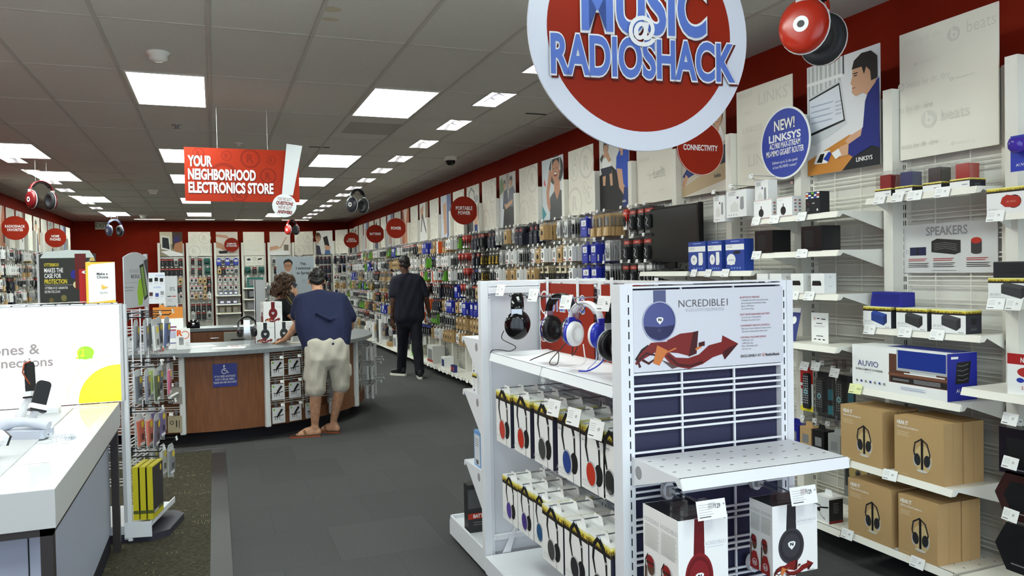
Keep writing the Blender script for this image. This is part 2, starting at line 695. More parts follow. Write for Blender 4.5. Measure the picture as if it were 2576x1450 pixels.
# detectors, sprinklers, dome camera
b = B()
b.lathe([(0.075, 0), (0.078, -0.012), (0.06, -0.02), (0.056, -0.045), (0.03, -0.06), (0.001, -0.063)], WHITE, Matrix.Translation((-0.313, 5.71, CEIL)))
tag(b.obj('motion_detector'), 'round white dome detector on the ceiling above the near light panel', 'detector')
for n, (x, y) in enumerate(((-0.309, 8.38), (0.295, 9.33))):
    b = B()
    b.lathe([(0.05, 0), (0.05, -0.006), (0.02, -0.008), (0.012, -0.03), (0.028, -0.032), (0.028, -0.036), (0.001, -0.037)], STEEL if n == 0 else BOARD, Matrix.Translation((x, y, CEIL)), 16)
    tag(b.obj('sprinkler_head'), ('steel sprinkler head on the ceiling left of the hanging sign' if n == 0 else 'cream sprinkler head on the ceiling above the hanging sign'), 'sprinkler')
for n, (x, y) in enumerate(((-0.948, 14.67), (-1.562, 20.56))):
    b = B()
    b.lathe([(0.085, 0), (0.085, -0.02), (0.06, -0.05), (0.058, -0.075), (0.001, -0.08)], BOARD, Matrix.Translation((x, y, CEIL)), 20)
    tag(b.obj('smoke_detector'), ('cream smoke detector on the ceiling midway along the shop' if n == 0 else 'cream smoke detector on the ceiling near the back wall'), 'detector')
t = thing('dome_camera', 'black glass dome camera in a white ring on the ceiling', 'camera', (2.932, 9.786, CEIL))
b = B()
b.lathe([(0.085, 0), (0.085, -0.035), (0.07, -0.05), (0.05, -0.052)], BOARD, Matrix())
b.obj('housing', t)
b = B()
b.lathe([(0.066, -0.045), (0.062, -0.075), (0.045, -0.1), (0.02, -0.113), (0.001, -0.115)], GLOSSB, Matrix())
b.obj('dome', t)
# EXIT sign on the back wall
t = thing('exit_sign', 'white EXIT sign with green letters on the red back wall', 'sign', (-2.74, YB, 2.84))
b = B()
b.box(-0.15, -0.05, 0, 0.15, 0, 0.2, BOARD)
a = front(b, 0.3, 0.2, y=-0.05)
a.text('EXIT', 0.15, 0.045, 0.11, M(60, 140, 80, .5), 0.85, 0.01, 'c')
b.obj('sign_case', t)

# ------------------------------------------------------------------ wall bays: back panel, wire grid, uprights, header boards
# local frame of a bay: x right along the wall, front looks to -y; y = 0 is the grid plane
PITCH = 0.668
BW = 0.60
panelm = noise_mat('bay_back_panel', (214, 212, 204), (222, 220, 212), 6, 0.6)
b = B()
b.box(-0.31, 0.025, 0.12, 0.31, 0.04, 2.44, panelm)
me_panel = b.data('back_panel')


def grid_mesh(w, z0, z1, m, n_vert=2, r=0.0028):
    b = B()
    z = z1 - 0.06
    while z > z0:
        for k in range(3):
            zz = z - k * (0.021 if k < 2 else 0.0225)
            b.box(-w / 2, 0.0 - r, zz - r, w / 2, r, zz + r, m)
        z -= 0.112
    for i in range(n_vert + 2):
        x = -w / 2 + w * i / (n_vert + 1)
        b.box(x - r, -0.001 + r, z0 - 0.05, x + r, 0.003 + r, z1, m)
    b.box(-w / 2, -r, z1 - 0.006, w / 2, r, z1, m)
    return b.data('wire_grid')


me_grid = grid_mesh(0.58, 0.22, 2.10, WHITE)
b = B()
b.box(-0.334, -0.085, 0.05, -0.276, 0.03, 2.452, WHITE)      # fin on the bay's left edge
for k in range(52):
    z = 0.25 + k * 0.0415
    b.box(-0.2765, -0.0115, z, -0.2755, -0.007, z + 0.026, SLOT)
    b.box(-0.2705, -0.0055, z, -0.266, -0.0045, z + 0.026, SLOT)
b.box(-0.276, -0.004, 0.05, -0.258, 0.03, 2.44, WHITE)
b.box(0.258, -0.004, 0.05, 0.276, 0.03, 2.44, WHITE)
me_fin = b.data('upright')
BAYS = {}


def shelf_mesh(depth, w=0.62, lip=0.032, holes_=False, m=WHITE):
    b = B()
    b.box(-w / 2, -depth, -0.012, w / 2, -0.01, 0, m)
    pts = [(-depth - 0.012, -lip), (-depth - 0.006, -lip), (-depth + 0.008, -0.003), (-depth + 0.006, 0.0), (-depth, 0.0)]
    b.prism(pts, w, m, frame((-w / 2, 0, 0), (0, 1, 0), (0, 0, 1)))
    b.box(-w / 2, -depth - 0.0008, -0.008, w / 2, -depth + 0.002, -0.004, M(120, 118, 112))
    if holes_:
        for i in range(12):
            for j in (0.25, 0.5, 0.75):
                x = -w / 2 + w * (i + 0.5) / 12
                b.box(x - 0.006, -depth * j - 0.003, 0.0001, x + 0.006, -depth * j + 0.003, 0.0004, M(120, 118, 112))
    return b.data('shelf')


def bracket_mesh(depth, h=0.11, m=WHITE):
    """cantilever side plate with an oval hand hole"""
    b = B()
    for sgn in (0,):
        out = [(-depth, -0.004), (-depth - 0.004, -0.034), (-depth + 0.012, -0.034), (-depth + 0.03, -0.016), (-0.0, -h), (0.0, 0.002), (-0.02, 0.004)]
        hole = [(-0.045 + 0.018 * math.cos(a * PI / 8), -0.04 + 0.024 * math.sin(a * PI / 8)) for a in range(16)]
        # plate with the hole bridged through one seam
        k0 = max(range(16), key=lambda i: hole[i][0])
        loop = out[:6] + [(0.0, hole[k0][1])] + [hole[(k0 + i) % 16] for i in range(17)] + [(0.0, hole[k0][1] - 0.0005)]
    pts = [(-depth, -0.002), (-depth - 0.006, -0.03), (-depth + 0.01, -0.03), (-depth + 0.028, -0.014), (0.0, -h), (0.0, 0.003)]
    b.prism(pts, 0.004, m, frame((0.002, 0, 0), (0, 1, 0), (0, 0, 1)))
    hp = [(-0.048 + 0.02 * math.cos(a * PI / 8), -0.04 + 0.022 * math.sin(a * PI / 8)) for a in range(16)]
    for xx in (0.0068, -0.0026 + 0.0042):
        pass
    b.prism(hp, 0.0052, MGREY, frame((0.0014, 0, 0), (0, 1, 0), (0, 0, 1)))
    return b.data('bracket')


_sh, _br = {}, {}


def add_shelf(bay, z, depth, holes_=False, w=0.62, h=0.11):
    k = (depth, holes_, w)
    if k not in _sh:
        _sh[k] = shelf_mesh(depth, w, holes_=holes_)
    if (depth, h) not in _br:
        _br[(depth, h)] = bracket_mesh(depth, h)
    s = link('shelf', _sh[k], bay, (0, 0, z), 0)
    for x in (-w / 2 - 0.003, w / 2 - 0.001):
        link('bracket', _br[(depth, h)], s, (x, 0, 0))
    return s


# price card in a tilted clear holder, at the lip of a shelf
def card_mesh(price, w=0.075, h=0.05, col=PAPER):
    b = B()
    mx = Matrix.Rotation(R(-18), 4, 'X')
    b.box(-w / 2, -0.0006, -h / 2, w / 2, 0.0006, h / 2, col, mx)
    a = Art(b, mx @ frame((-w / 2, -0.0006, -h / 2), (1, 0, 0), (0, 0, 1)))
    a.lines(w * .07, h * .78, w * .5, 4, h * .12, h * .03, LGREY)
    a.rect(w * .07, h * .13, w * .42, h * .18, BLACK)
    a.text(price, w * .62, h * .45, h * .2, M(60, 60, 62), 0.8)
    return b.data('price_card')


_cards = {}


def price_card(parent, x, y, z, price='59', tilt=0):
    if price not in _cards:
        _cards[price] = card_mesh(price)
    o = link('price_card', _cards[price], parent, (x, y - 0.002, z), 0)
    o.rotation_euler = (0, 0, tilt)
    return o


# ---- header boards
def board_blank(b, w, h, m=BOARD):
    b.box(-w / 2, -0.006, 0, w / 2, 0.0, h, m)
    return front(b, w, h, y=-0.006, step=0.00012)


def reg_mark(a, cx, cy, r, m, lw=0.16):
    a.ring(cx, cy, r * (1 - lw), r, m, 28)
    a.text('R', cx, cy - r * 0.42, r * 0.84, m, 0.95, 0.035, 'c')


def art_circles(b, w, h):
    a = board_blank(b, w, h)
    s = w / 0.54
    for cx, cy, r in ((.41, .5, .155), (.17, .55, .055), (.13, .42, .085), (.36, .25, .06), (.14, .12, .16), (.45, .17, .085)):
        c = (min(cx, .54 - r * .9) * s, cy * s)
        reg_mark(a, c[0], min(c[1], h - r * 1.02 * s), r * s, GHOST)


def fig_head(a, x, y, r, skin, hair, face=1, smile=True):
    """front-on head print"""
    a.ell(x, y + r * .12, r * .92, r * 1.18, hair)
    a.rect(x - r * .28, y - r * 1.5, x + r * .28, y - r * .6, skin)
    a.ell(x, y - r * .06, r * .74, r * .98, skin)
    a.ell(x, y + r * .78, r * .72, r * .42, hair)
    for sx in (-.3, .3):
        a.ell(x + sx * r, y + r * .1, r * .1, r * .06, BLACK)
        a.rect(x + sx * r - r * .17, y + r * .27, x + sx * r + r * .17, y + r * .33, hair)
    a.poly([(x - r * .08, y - r * .2), (x + r * .1, y - r * .2), (x, y + r * .08)], M(178, 132, 104))
    if smile:
        a.ell(x, y - r * .42, r * .28, r * .16, M(150, 50, 44), a0=PI, a1=2 * PI)
        a.ell(x, y - r * .43, r * .22, r * .07, PAPER, a0=PI, a1=2 * PI)
    else:
        a.rect(x - r * .2, y - r * .46, x + r * .2, y - r * .4, M(150, 80, 70))


def art_worker(b, w, h):
    """man in a blue jumper at a desktop computer"""
    a = board_blank(b, w, h, M(226, 226, 228, .6))
    X = lambda v: v * w
    Y = lambda v: v * h
    for i, x in enumerate((0.02, .14, .27, .40)):     # window panes
        a.rect(X(x), Y(.7), X(x + .09), Y(.99), M(188, 192, 190))
        a.rect(X(x + .03), Y(.7), X(x + .05), Y(.99), PAPER)
    a.rect(0, Y(.82), X(.52), Y(.85), PAPER)
    a.rect(X(.52), Y(.84), X(.54), h, M(70, 70, 70))
    desk = M(196, 130, 54, .5)
    a.poly([(0, 0), (X(.75), 0), (w, Y(.08)), (w, Y(.26)), (X(.6), Y(.3)), (0, Y(.14))], desk)
    a.poly([(X(.5), 0), (w, Y(.0)), (w, Y(.22)), (X(.78), Y(.2))], M(28, 28, 34))
    a.poly([(X(.02), Y(.28)), (X(.02), Y(.72)), (X(.5), Y(.8)), (X(.58), Y(.40)), (X(.12), Y(.27))], M(206, 208, 210))
    a.poly([(X(.03), Y(.36)), (X(.03), Y(.70)), (X(.475), Y(.775)), (X(.55), Y(.43))], BLACK)
    a.poly([(X(.035), Y(.385)), (X(.035), Y(.685)), (X(.465), Y(.755)), (X(.53), Y(.445))], M(222, 226, 234))
    a.lines(X(.06), Y(.62), X(.40), 4, Y(.05), Y(.012), M(170, 180, 200))
    for i in range(4):
        for j in range(4):
            a.rect(X(.42 + i * .022), Y(.5 + j * .035), X(.43 + i * .022), Y(.515 + j * .035), MGREY)
    a.poly([(X(.1), Y(.1)), (X(.16), Y(.2)), (X(.34), Y(.2)), (X(.3), Y(.09))], PAPER)
    a.poly([(X(.14), Y(.11)), (X(.2), Y(.18)), (X(.26), Y(.18)), (X(.22), Y(.1))], BLACK)
    a.poly([(X(.24), Y(.13)), (X(.32), Y(.19)), (X(.36), Y(.17)), (X(.31), Y(.1))], BLUE)
    jum = M(36, 44, 120, .7)
    a.poly([(w, Y(.72)), (X(.88), Y(.66)), (X(.82), Y(.55)), (X(.79), Y(.34)), (X(.6), Y(.22)), (X(.58), Y(.14)), (X(.66), Y(.1)), (X(.9), Y(.17)), (w, Y(.14))], jum)
    a.poly([(X(.6), Y(.23)), (X(.48), Y(.21)), (X(.43), Y(.17)), (X(.48), Y(.12)), (X(.59), Y(.13))], SKIN)
    a.poly([(X(.78), Y(.33)), (X(.62), Y(.29)), (X(.55), Y(.25)), (X(.6), Y(.22)), (X(.76), Y(.27))], SKIN)
    a.poly([(X(.36), Y(.17)), (X(.46), Y(.2)), (X(.5), Y(.14)), (X(.42), Y(.11))], PAPER)
    a.poly([(X(.86), Y(.9)), (X(.66), Y(.86)), (X(.655), Y(.78)), (X(.63), Y(.73)), (X(.655), Y(.715)), (X(.65), Y(.65)), (X(.70), Y(.615)), (X(.80), Y(.63)), (X(.84), Y(.6)), (X(.96), Y(.69)), (X(.98), Y(.8))], SKIN)
    a.poly([(X(.65), Y(.85)), (X(.68), Y(.92)), (X(.78), Y(.965)), (X(.9), Y(.96)), (X(.98), Y(.9)), (X(.98), Y(.72)), (X(.90), Y(.71)), (X(.89), Y(.79)), (X(.84), Y(.84)), (X(.81), Y(.78)), (X(.78), Y(.85))], HAIR)
    a.ell(X(.86), Y(.775), X(.03), Y(.04), SKIN)
    a.rect(X(.67), Y(.805), X(.73), Y(.815), HAIR)
    a.rect(X(.68), Y(.785), X(.72), Y(.795), BLACK)
    a.rect(X(.655), Y(.685), X(.70), Y(.692), M(160, 90, 80))
    a.text('LINKSYS', X(.7), Y(.055), Y(.035), PAPER, 0.95, 0.02)


def art_woman(b, w, h):
    a = board_blank(b, w, h, M(214, 222, 226, .6))
    X = lambda v: v * w
    Y = lambda v: v * h
    a.poly([(0, 0), (X(.2), Y(.1)), (0, Y(.25))], M(90, 160, 170))
    a.poly([(X(.08), Y(.6)), (X(.2), Y(.55)), (X(.12), Y(.7))], M(210, 90, 110))
    a.ell(X(.68), Y(.78), X(.33), Y(.24), HAIR)
    sk = M(196, 142, 112, .55)
    a.poly([(X(.36), Y(.0)), (X(.38), Y(.36)), (X(.6), Y(.46)), (X(.85), Y(.46)), (w, Y(.4)), (w, 0)], BLACK)
    a.poly([(X(.58), Y(.62)), (X(.58), Y(.46)), (X(.72), Y(.30)), (X(.86), Y(.46)), (X(.84), Y(.62))], sk)
    a.poly([(X(.22), Y(.28)), (X(.34), Y(.12)), (X(.4), Y(.2)), (X(.34), Y(.42)), (X(.5), Y(.76)), (X(.36), Y(.82)), (X(.2), Y(.45))], sk)
    a.ell(X(.66), Y(.78), X(.19), Y(.19), sk, rot=.15)
    for sx in (-.08, .07):
        a.ell(X(.66 + sx), Y(.81), X(.03), Y(.008), BLACK)
    a.ell(X(.655), Y(.72), X(.075), Y(.04), M(140, 40, 40))
    a.ell(X(.655), Y(.73), X(.06), Y(.018), PAPER)
    a.poly([(X(.5), Y(.86)), (X(.55), Y(.99)), (X(.8), Y(.99)), (X(.9), Y(.8)), (X(.84), Y(.88)), (X(.7), Y(.95)), (X(.58), Y(.92))], HAIR)
    a.stroke([(X(.46), Y(.78)), (X(.5), Y(.98)), (X(.86), Y(.98)), (X(.87), Y(.76))], X(.03), PAPER)


def art_boys(b, w, h):
    a = board_blank(b, w, h, M(222, 222, 218, .6))
    X = lambda v: v * w
    Y = lambda v: v * h
    a.poly([(0, 0), (w, 0), (w, Y(.22)), (X(.7), Y(.46)), (X(.4), Y(.62)), (X(.2), Y(.55)), (0, Y(.5))], M(30, 29, 28))
    a.poly([(X(.12), Y(.55)), (X(.08), Y(.76)), (X(.26), Y(.82)), (X(.4), Y(.74)), (X(.42), Y(.58)), (X(.3), Y(.5))], PAPER)
    a.poly([(X(.1), Y(.56)), (X(.12), Y(.35)), (X(.2), Y(.35)), (X(.22), Y(.5))], SKIN)
    a.poly([(X(.34), Y(.54)), (X(.38), Y(.33)), (X(.46), Y(.33)), (X(.44), Y(.54))], SKIN)
    a.poly([(X(.04), Y(.6)), (X(.1), Y(.48)), (X(.44), Y(.5)), (X(.42), Y(.6))], M(40, 44, 60))
    fig_head(a, X(.24), Y(.88), X(.1), SKIN, HAIR, smile=False)
    a.poly([(X(.1), Y(.74)), (X(.2), Y(.82)), (X(.3), Y(.82)), (X(.42), Y(.68)), (X(.34), Y(.66)), (X(.24), Y(.74))], SKIN)
    a.poly([(X(.02), Y(.74)), (X(.12), Y(.8)), (X(.16), Y(.76)), (X(.08), Y(.68))], BLACK)
    bl = M(38, 80, 190, .6)
    a.poly([(X(.58), Y(.52)), (X(.6), Y(.7)), (X(.72), Y(.8)), (w, Y(.82)), (w, Y(.2)), (X(.8), Y(.28))], bl)
    a.poly([(X(.6), Y(.55)), (X(.68), Y(.28)), (X(.86), Y(.14)), (X(.95), Y(.22)), (X(.82), Y(.32)), (X(.78), Y(.52))], SKIN)
    a.poly([(X(.78), 0), (X(.84), Y(.28)), (w, Y(.24)), (w, 0)], JEANS)
    fig_head(a, X(.78), Y(.88), X(.14), SKIN, M(86, 56, 34))
    a.text('belkin', X(.78), Y(.07), Y(.035), PAPER, 0.85, 0.01)


def art_two_men(b, w, h):
    a = board_blank(b, w, h, M(206, 204, 196, .6))
    X = lambda v: v * w
    Y = lambda v: v * h
    for i in range(9):
        a.rect(X(.45), Y(.7 + i * .033), X(.62), Y(.715 + i * .033), M(110, 84, 62))
    a.poly([(X(.05), Y(.9)), (X(.2), Y(.95)), (X(.3), Y(.7)), (0, Y(.62))], M(120, 140, 100))
    a.poly([(0, Y(.5)), (X(.2), Y(.62)), (X(.3), Y(.3)), (X(.2), 0), (0, 0)], M(214, 220, 226))
    a.poly([(X(.2), Y(.36)), (X(.28), Y(.68)), (X(.5), Y(.72)), (X(.58), Y(.4)), (X(.5), Y(.3))], M(96, 98, 110))
    a.poly([(X(.52), Y(.36)), (X(.62), Y(.7)), (X(.88), Y(.74)), (w, Y(.6)), (w, Y(.3))], M(120, 124, 134))
    a.poly([(X(.2), 0), (X(.3), Y(.38)), (X(.94), Y(.36)), (w, 0)], BLACK)
    a.poly([(X(.3), Y(.45)), (X(.4), Y(.33)), (X(.8), Y(.42)), (X(.84), Y(.5)), (X(.6), Y(.46)), (X(.42), Y(.42))], SKIN)
    fig_head(a, X(.34), Y(.8), X(.09), SKIN, HAIR, smile=False)
    fig_head(a, X(.74), Y(.83), X(.095), SKIN, HAIR)


def art_lounge(b, w, h):
    a = board_blank(b, w, h, M(222, 216, 202, .6))
    X = lambda v: v * w
    Y = lambda v: v * h
    a.poly([(0, Y(.4)), (X(.3), Y(.62)), (w, Y(.8)), (w, Y(.3)), (0, Y(.1))], M(206, 196, 180))
    a.poly([(0, Y(.1)), (X(.4), Y(.2)), (w, Y(.35)), (w, Y(.12)), (0, 0)], M(198, 174, 138))
    a.poly([(X(.02), Y(.24)), (X(.3), Y(.45)), (X(.72), Y(.42)), (X(.75), Y(.3)), (X(.4), Y(.26)), (X(.1), Y(.2))], JEANS)
    a.poly([(X(.7), Y(.28)), (X(.75), Y(.46)), (w, Y(.5)), (w, Y(.3))], M(36, 38, 60))
    a.poly([(X(.0), Y(.14)), (X(.1), Y(.26)), (X(.16), Y(.22)), (X(.06), Y(.1))], SKIN)
    a.poly([(X(.78), Y(.45)), (X(.7), Y(.62)), (X(.9), Y(.7)), (w, Y(.55))], PAPER)
    fig_head(a, X(.84), Y(.82), X(.13), SKIN, M(80, 60, 44))
    a.text('belkin', X(.76), Y(.16), Y(.04), BLACK, 0.85, 0.02)


def art_text_board(word, marks):
    def f(b, w, h):
        a = board_blank(b, w, h)
        for t, x, y, hh, cl in marks:
            a.text(t, x * w, y * h, hh * h, GHOST, cl, 0.0, clip=w * .99)
    return f


def dots(a, x, y, s, m):
    for i, j in ((0, 2), (0, -2), (-1, -2.1), (1, -1), (-1, 0), (1, 0), (0, 0), (-1, 1), (2, .3), (-2, .3), (0, 1), (0, -1)):
        a.ell(x + i * s, y + j * s, s * .32, s * .32, m, 10)


def art_dots(b, w, h):
    a = board_blank(b, w, h)
    for x, y, hh, cut in ((.32, .8, .09, 0), (.62, .66, .05, 0), (.15, .54, .07, 0), (.5, .3, .13, 1), (.2, .12, .04, 0), (.68, .12, .04, 0)):
        dots(a, (x - .09 * hh * 9) * w, (y + hh * .4) * h, hh * h * .22, GHOST)
        a.text('belk' if cut else 'belkin', x * w, y * h, hh * h, GHOST, 0.85, 0.0, clip=w * .99)


def art_beats(b, w, h):
    a = board_blank(b, w, h)
    X = lambda v: v * w
    Y = lambda v: v * h

    def bee(x, y, r):
        a.ell(x, y, r, r, GHOST)
        a.rect(x - r * .38, y - r * .1, x - r * .14, y + r * .78, BOARD)
        a.ring(x + r * .05, y - r * .12, r * .24, r * .5, BOARD, 20)
    a.text('beats by dr. dre', X(.06), Y(.90), Y(.045), GHOST2, 0.78)
    bee(X(.58), Y(.875), Y(.055))
    a.text('beats', X(.71), Y(.85), Y(.09), GHOST, 0.85, clip=w * .995)
    bee(X(.18), Y(.735), Y(.016))
    a.text('beats by dr. dre', X(.21), Y(.725), Y(.025), GHOST2, 0.8)
    bee(X(.02), Y(.585), Y(.033))
    a.text('beats by dr. dre', X(.08), Y(.565), Y(.05), GHOST, 0.84)
    bee(X(.56), Y(.545), Y(.016))
    a.text('beats by dr. dre', X(.59), Y(.535), Y(.022), GHOST2, 0.8)
    a.text('ts by dr. dre', X(.0), Y(.375), Y(.05), GHOST, 0.84)
    bee(X(.32), Y(.285), Y(.068))
    a.text('beats', X(.45), Y(.25), Y(.085), GHOST, 0.95)
    a.text('beats by dr. dre', X(.0), Y(.085), Y(.045), GHOST, 0.84)
    bee(X(.57), Y(.065), Y(.014))
    a.text('beats by dr. dre', X(.6), Y(.055), Y(.022), GHOST2, 0.8)


def art_scene(kind):
    """small printed photographs on the far boards"""
    def f(b, w, h):
        X = lambda v: v * w
        Y = lambda v: v * h
        if kind == 'laptop':
            a = board_blank(b, w, h, M(150, 140, 116, .6))
            a.rect(0, Y(.5), X(.55), h, M(206, 198, 170))
            a.rect(X(.55), Y(.3), w, h, M(70, 56, 44))
            a.poly([(X(.05), Y(.3)), (X(.06), Y(.85)), (X(.42), Y(.8)), (X(.48), Y(.22))], M(226, 226, 222))
            a.poly([(X(.1), Y(.36)), (X(.11), Y(.78)), (X(.38), Y(.74)), (X(.43), Y(.28))], BLACK)
            a.poly([(X(.03), Y(.2)), (X(.4), 0), (w, 0), (w, Y(.1)), (X(.48), Y(.24))], PAPER)
            a.ell(X(.74), Y(.68), X(.14), Y(.16), M(60, 50, 100))
            a.poly([(X(.6), Y(.3)), (X(.66), Y(.52)), (w, Y(.62)), (w, Y(.2)), (X(.7), Y(.16))], M(180, 124, 88))
        elif kind == 'hands':
            a = board_blank(b, w, h, M(226, 218, 206, .6))
            a.poly([(0, Y(.9)), (X(.5), Y(.85)), (X(.64), Y(.72)), (X(.4), Y(.74)), (0, Y(.8))], SKIN)
            a.poly([(0, Y(.6)), (X(.3), Y(.5)), (X(.6), Y(.2)), (X(.5), Y(.15)), (X(.2), Y(.3)), (0, Y(.35))], SKIN)
            a.poly([(X(.1), Y(.2)), (X(.55), Y(.22)), (X(.5), Y(.1)), (X(.15), Y(.08))], BLACK)
        elif kind == 'pen':
            a = board_blank(b, w, h, M(232, 224, 214, .6))
            a.poly([(X(.3), Y(.3)), (X(.5), Y(.36)), (X(.8), Y(.8)), (X(.84), Y(.78)), (X(.55), Y(.3))], M(196, 170, 150))
            a.poly([(0, Y(.35)), (X(.35), Y(.42)), (X(.5), Y(.3)), (X(.3), Y(.24)), (0, Y(.2))], SKIN)
            a.rect(X(.68), Y(.2), X(.9), Y(.45), M(120, 110, 96))
            a.poly([(0, 0), (0, Y(.15)), (X(.6), Y(.2)), (w, Y(.14)), (w, 0)], PAPER)
        elif kind == 'phoneman':
            a = board_blank(b, w, h, M(230, 230, 226, .6))
            fig_head(a, X(.1), Y(.72), X(.2), SKIN, M(90, 64, 40))
            for sx in (.04, .18):
                a.ring(X(sx), Y(.74), X(.05), X(.065), BLACK, 16)
            a.poly([(0, 0), (0, Y(.4)), (X(.2), Y(.36)), (X(.3), 0)], M(60, 60, 80))
            a.poly([(X(.42), Y(.72)), (X(.68), Y(.78)), (X(.82), Y(.3)), (X(.56), Y(.22))], BLACK)
            a.poly([(X(.5), Y(.3)), (X(.56), Y(.4)), (X(.9), Y(.3)), (X(.8), Y(.15)), (X(.55), Y(.15))], SKIN)
            a.poly([(X(.5), 0), (X(.54), Y(.18)), (X(.84), Y(.16)), (X(.86), 0)], M(80, 110, 160))
        elif kind == 'arm':
            a = board_blank(b, w, h, M(216, 222, 232, .6))
            a.poly([(X(.3), Y(.05)), (X(.25), Y(.75)), (X(.55), Y(.85)), (X(.6), Y(.1))], SKIN)
            for i in range(4):
                a.poly([(X(.22), Y(.45 + i * .09)), (X(.5), Y(.5 + i * .09)), (X(.5), Y(.56 + i * .09)), (X(.22), Y(.51 + i * .09))], M(214, 168, 136))
            a.poly([(X(.6), 0), (X(.62), h), (w, h), (w, 0)], M(110, 120, 160))
        elif kind == 'tools':
            a = board_blank(b, w, h, M(228, 226, 222, .6))
            a.poly([(X(.1), Y(.85)), (X(.5), Y(.95)), (X(.45), Y(.6)), (X(.15), Y(.6))], SKIN)
            a.stroke([(X(.35), Y(.7)), (X(.2), Y(.4)), (X(.15), Y(.25))], X(.09), M(70, 68, 66))
            a.stroke([(X(.35), Y(.7)), (X(.6), Y(.4)), (X(.8), Y(.2))], X(.09), M(70, 68, 66))
            a.poly([(X(.75), h), (X(.7), Y(.6)), (w, Y(.55)), (w, h)], M(150, 126, 100))
        elif kind == 'orange':
            a = board_blank(b, w, h, M(196, 110, 70, .6))
            a.poly([(X(.2), h), (X(.5), Y(.5)), (X(.8), h)], M(226, 206, 190))
            a.poly([(X(.3), 0), (X(.35), Y(.5)), (X(.65), Y(.6)), (X(.7), 0)], M(212, 150, 110))
            a.rect(0, Y(.6), X(.18), Y(.95), M(120, 50, 30))
            a.rect(X(.8), Y(.1), w, Y(.6), M(90, 36, 26))
        elif kind == 'lamp':
            a = board_blank(b, w, h, M(208, 206, 196, .6))
            a.stroke([(X(.2), Y(.4)), (X(.2), Y(.85)), (X(.4), Y(.95)), (X(.62), Y(.85)), (X(.62), Y(.7))], X(.05), BLACK)
            a.poly([(X(.55), Y(.1)), (X(.65), Y(.5)), (X(.9), Y(.45)), (w, Y(.1))], SKIN)
            a.poly([(0, 0), (0, Y(.35)), (X(.5), Y(.3)), (X(.5), 0)], BLACK)
            a.ell(X(.8), Y(.7), X(.14), Y(.08), MGREY)
            a.rect(X(.6), 0, X(.85), Y(.16), JEANS)
        else:      # faces in the distance
            a = board_blank(b, w, h, M(212, 204, 190, .6))
            a.poly([(0, 0), (X(.1), Y(.5)), (X(.6), Y(.52)), (X(.75), 0)], M(66, 70, 92))
            fig_head(a, X(.36), Y(.72), X(.18), SKIN, HAIR)
            a.rect(X(.75), Y(.2), X(.95), Y(.7), M(160, 130, 100))
    return f


def art_keyboard_word(b, w, h):
    a = board_blank(b, w, h)
    for x, y, hh in ((.5, .82, .055), (.2, .6, .05), (.12, .4, .035), (.36, .2, .09), (.1, .06, .035)):
        a.ring((x - .12) * w, (y + hh * .4) * h, hh * h * .3, hh * h * .5, GHOST, 16, 0.8, 5.4)
        a.text('Logitech', x * w, y * h, hh * h, GHOST, 0.85, clip=w * .99)


def header(fn, label, loc, rz, w=0.54, h=0.645, group=None):
    b = B()
    fn(b, w, h)
    o = b.obj('header_board', None, loc, rz)
    tag(o, label, 'header board', group)
    return o


BW_, BH_ = 0.54, 0.645
WC = {k: 2.755 + PITCH * k for k in range(-1, 29)}     # bay centres along the right wall
GXR = 3.37
BZ = 2.08


def place_bay(label, loc, rz, grp):
    t = thing('display_bay', label, 'display bay', loc, rz, grp)
    link('back_panel', me_panel, t)
    link('wire_grid', me_grid, t)
    link('upright', me_fin, t)
    return t


def rb_anchor(k):
    if k <= -1:
        return 'nearest wall bay at the right'
    if k > 7:
        return '%s bay beyond the laughing woman poster' % (ORD[k - 8] if k - 8 < 20 else 'last')
    return {0: 'speaker bay', 1: 'bay under the desk worker poster', 2: 'bay under the grey router board', 3: 'television bay', 4: 'bay under the dotted board', 5: 'bay under the two boys poster',
            6: 'bay between the boys and the laughing woman', 7: 'bay under the laughing woman poster'}[k]


for k in range(-1, 26):
    BAYS[k] = place_bay('cream wire-grid display bay on the right wall, ' + rb_anchor(k), (GXR, WC[k], 0), R(-90), 'right wall bays')
hx = GXR - 0.03
RZ_R = R(-90)
spec = {0: (art_beats, 'pale header board with large grey round logo and repeated lowercase wording'),
        1: (art_worker, 'poster of a dark-haired man in a blue jumper at a desktop computer'),
        2: (art_text_board('LINKSYS', [('LINKSYS', .03, .92, .045, .95), ('LINKSYS', .42, .80, .12, .95), ('LINKSYS', .14, .74, .028, .95), ('LINKSYS', .12, .55, .06, .95), ('LINKSYS', .08, .38, .05, .95), ('LINKSYS', .22, .2, .12, .95), ('LINKSYS', .12, .06, .035, .95), ('LINKSYS', .6, .06, .03, .95), ('LINKSYS', .62, .52, .04, .95)]), 'pale header board printed with repeated grey capital wording, behind the blue disc'),
        3: (art_lounge, 'poster of a person in jeans lounging, behind the large red disc'),
        4: (art_dots, 'pale header board with grey dot emblems and lowercase wording'),
        5: (art_boys, 'poster of two laughing boys, one in a blue shirt, holding game pads'),
        7: (art_woman, 'poster of a laughing woman in a black top wearing headphones'),
        9: (art_two_men, 'poster of two seated men in grey shirts sharing a phone'),
        11: (art_scene('lamp'), 'poster of an arm beside a black desk lamp'),
        13: (art_scene('arm'), 'poster of a hand gripping a cable'),
        15: (art_scene('tools'), 'poster of a hand holding open pliers'),
        17: (art_scene('orange'), 'orange-brown poster of hands at work')}
